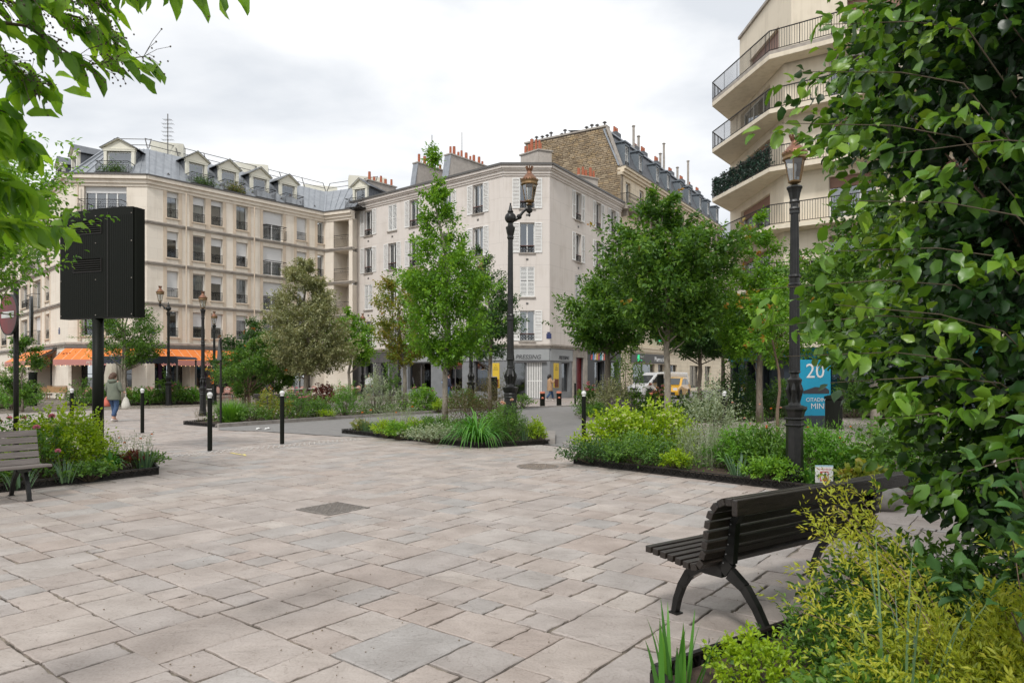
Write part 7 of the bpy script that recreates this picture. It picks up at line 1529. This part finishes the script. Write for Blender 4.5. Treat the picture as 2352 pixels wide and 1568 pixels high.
# willow-leaved golden shrub, bottom right
def golden():
    t = thing('golden_shrub', 'golden yellow fine-leaved shrub spilling across the lower right corner', 'shrub', (2.12, 2.75, 0)); n = 1150
    a = rnd(n) * math.tau; el = np.arcsin(rnd(n) ** .9); f = .5 + .5 * rnd(n) ** .5; lm = 1 + .13 * np.sin(4 * a + 2) + .1 * np.sin(7 * a + 5 * el)
    C = np.stack([np.cos(a) * np.cos(el) * .82 * f * lm, np.sin(a) * np.cos(el) * .62 * f * lm, .08 + .5 * np.sin(el) * f * lm], 1); D = unit(np.stack([C[:, 0], C[:, 1], np.full(n, .45)], 1) + RG.normal(size=(n, 3)) * .3)
    parts = [twigs(C - D * .1, D, 22, .2, .036, .011, .0, T_SMALL, 0, 1, .8, .4, tip=.3)]; s = MB()
    for x0, y0, x1, y1, z1 in ((-.35, .2, -.55, .62, .92), (-.3, .3, -.45, .75, .9), (-.5, .1, -.68, .5, .7), (-.2, .4, -.28, .9, .9), (-.6, .1, -.84, .35, .5), (-.5, .2, -.62, .6, .8), (-.35, .35, -.42, .7, .76), (.1, .3, .3, .6, .82)):
        p = np.array([x0 * .5, y0 * .5, .1]); q = np.array([x1, y1, z1]); m_ = (p + q) / 2 + np.array([0, 0, .14]); s.tube([tuple(p), tuple(m_), tuple(q)], [.004, .0025, .0012], 4)
        k = 15; w = np.linspace(.35, 1, k)[:, None]; Cs = (1 - w) ** 2 * p + 2 * w * (1 - w) * (m_ * 1.05) + w ** 2 * q; parts.append(twigs(Cs + RG.normal(size=(k, 3)) * .02, unit(np.tile(q - p, (k, 1)) + RG.normal(size=(k, 3)) * .7), 22, .19, .034, .010, .1, T_SMALL, .3, 1, .7, .4))
    V, F, T = join(parts); link('foliage', npmesh('foliage', V, F, 3, 'lf_gold', T), t)
    for k in range(60): c_ = C[k]; s.tube([(c_[0] * .2, c_[1] * .2, 0), (c_[0] * .7, c_[1] * .7, c_[2] * .6), tuple(c_)], [.005, .003, .0015], 4)
    s.build('stems', 'bark_brown', t)
golden()
def near(label, x, y, rx, h, n, L, W, m, **k): return bush(label, 0, y, rx, h, n, L, W, m, x=x, **k)
near('bright green small-leaved shrub at the bottom edge right of the iris leaves', 1.13, 3.15, .2, .3, 1300, .028, .014, 'lf_lime', tmpl=T_MID)
near('ferny green plant with a white flower below the bench', 1.62, 3.3, .3, .36, 2400, .035, .013, 'lf_mid', tmpl=T_MID, up=.9, fl='petal_white', nfl=1, fr=.02)
near('low round-leaved plant at the bottom edge under the golden shrub', 1.42, 2.75, .36, .26, 1500, .04, .026, 'lf_mid', tmpl=T_MID)
near('dark green undergrowth at the bottom right behind the golden shrub', 2.7, 3.35, .6, .5, 2600, .05, .028, 'lf_dark', tmpl=T_MID)
near('deep green low foliage under the big leafy tree', 2.35, 4.0, .5, .42, 2000, .055, .03, 'lf_mid', tmpl=T_MID)
near('grey-green shrub with pale bud clusters at the right edge of the frame', 2.05, 2.35, .42, 1.25, 620, .075, .042, 'lf_viburnum', tmpl=T_BIG, up=.8, fl='petal_white', nfl=10, fr=.02, zc=.45, per=7)
blade_clump('dark upright iris leaves at the bottom edge before the bench', 0, 3.32, 18, .42, .03, .32, .12, 'lf_strap', name='iris_clump', x=.78, r=.13)
blade_clump('tall thin grass leaves rising through the golden shrub', 0, 2.75, 16, .85, .012, .3, .18, 'lf_iris', name='grass_clump', x=1.55, r=.12, seg=8)
# hanging cherry-like branches at the top left
def sprig_tree():
    t = thing('overhanging_branches', 'bright green pointed leaves and berry sprays hanging in from the upper left', 'tree', (-3.2, 1.6, 0)); O_ = np.array([-3.2, 1.6, 0]); s = MB(); parts = []; bp = []; Q = lambda u_, v_, Y_: np.array(at(u_, v_, Y_)) - O_
    s.tube([(0, 0, -.02), (.02, .03, .7), (-.03, .0, 1.4), (.05, .06, 2.1), (.02, .12, 2.8), (.1, .2, 3.5)], [.075, .06, .052, .042, .03, .012], 10)
    br = [[(-220, 20, 2.4), (60, 60, 2.7), (200, 150, 2.9), (330, 130, 3.0)], [(-250, 40, 2.4), (0, 0, 2.7), (180, 40, 2.9), (260, 90, 3.0)], [(-200, 140, 2.5), (0, 120, 2.8), (70, 190, 2.9), (130, 195, 3.0)], [(-200, -140, 2.4), (120, -70, 2.7), (330, -45, 2.8), (500, -25, 2.8)],
          [(-250, 330, 2.6), (-40, 300, 2.9), (60, 330, 3.0), (80, 345, 3.1)], [(-250, 470, 2.7), (-40, 480, 3.0), (80, 520, 3.2), (150, 520, 3.2)], [(-250, 600, 2.7), (-110, 690, 3.0), (-30, 715, 3.1), (40, 725, 3.2)], [(-200, -20, 2.4), (40, -30, 2.6), (150, -20, 2.7), (240, 10, 2.8)], [(-240, 420, 2.5), (-90, 400, 2.7), (-20, 400, 2.8), (20, 420, 2.9)], [(-240, 380, 2.5), (-90, 370, 2.7), (0, 420, 2.8), (75, 440, 2.9)], [(-240, 470, 2.6), (-90, 490, 2.8), (-10, 500, 2.9), (70, 520, 3.0)], [(-200, 300, 2.5), (-80, 260, 2.7), (-10, 250, 2.8), (30, 265, 2.9)]]
    for k, b_ in enumerate(br):
        P = [Q(*q) for q in b_]; zb_ = max(1.0, min(3.2, P[0][2] - .75)); q0 = np.array([.03, .06, zb_]); q1 = q0 + (P[0] - q0) * .35 + RG.normal(size=3) * .05 + np.array([0, 0, -.06]); q2 = q0 + (P[0] - q0) * .7 + RG.normal(size=3) * .05 + np.array([0, 0, .07]); s.tube([tuple(q0), tuple(q1), tuple(q2)] + [tuple(p) for p in P], [.022, .016, .012, .009, .006, .004, .002], 7)
        for i in range(3):
            for w in np.linspace(0, 1, 5 if k != 3 else 4, endpoint=(i == 2)):
                c_ = P[i] + (P[i + 1] - P[i]) * w
                if (c_[0] + O_[0] < -2.75 and rnd() < .3) or k == 6: continue
                m_ = 3 if k != 6 else 2; dd = unit((P[i + 1] - P[i])[None] * 1.2 + RG.normal(size=(m_, 3)) * .16 + np.array([0, 0, -.25 if k != 3 else -.7]));
                parts.append(leaf_arrays(np.tile(c_, (m_, 1)) + RG.normal(size=(m_, 3)) * .02, dd, unit(RG.normal(size=(m_, 3)) * .6 + np.array([0, -.5, 1])), .095 + .045 * rnd(m_), .046 + .016 * rnd(m_), T_BIG, rnd(m_)))
                if rnd() < .75 and k in (0, 1, 2, 7, 3):
                    nb = 14; e_ = c_ + np.array([.05, 0, -.02]) + RG.normal(size=(nb, 3)) * np.array([.035, .03, .04]); bp.append(e_)
                    for q in e_[:7]: s.tube([tuple(c_), tuple((c_ + q) / 2 + np.array([0, 0, .01])), tuple(q)], .0012, 3, False)
    V, F, T = join(parts); link('crown', npmesh('crown', V, F, 3, 'lf_cherry', T), t); s.build('branches', 'twig', t)
    b = MB()
    for q in np.concatenate(bp): b.ball(tuple(q), .0042, 5, 4)
    b.build('berries', 'twig', t, kind='stuff')
sprig_tree()
tree('bright green small-leaved tree leaning in at the left edge above the no-entry sign', -7.62, 8.6, [(2.4, .55, .0), (2.85, 1.13, .1), (3.5, 1.45, .1), (4.1, 1.4, .2), (4.65, .9, 0), (5.1, .3, 0)], 1300, 15, .062, .034, 'lf_hornbeam', .08, 'bark', tl=.42, seed=40, gap=.12, droop=.4, tmpl=T_MID, up=.3, lump=.25)
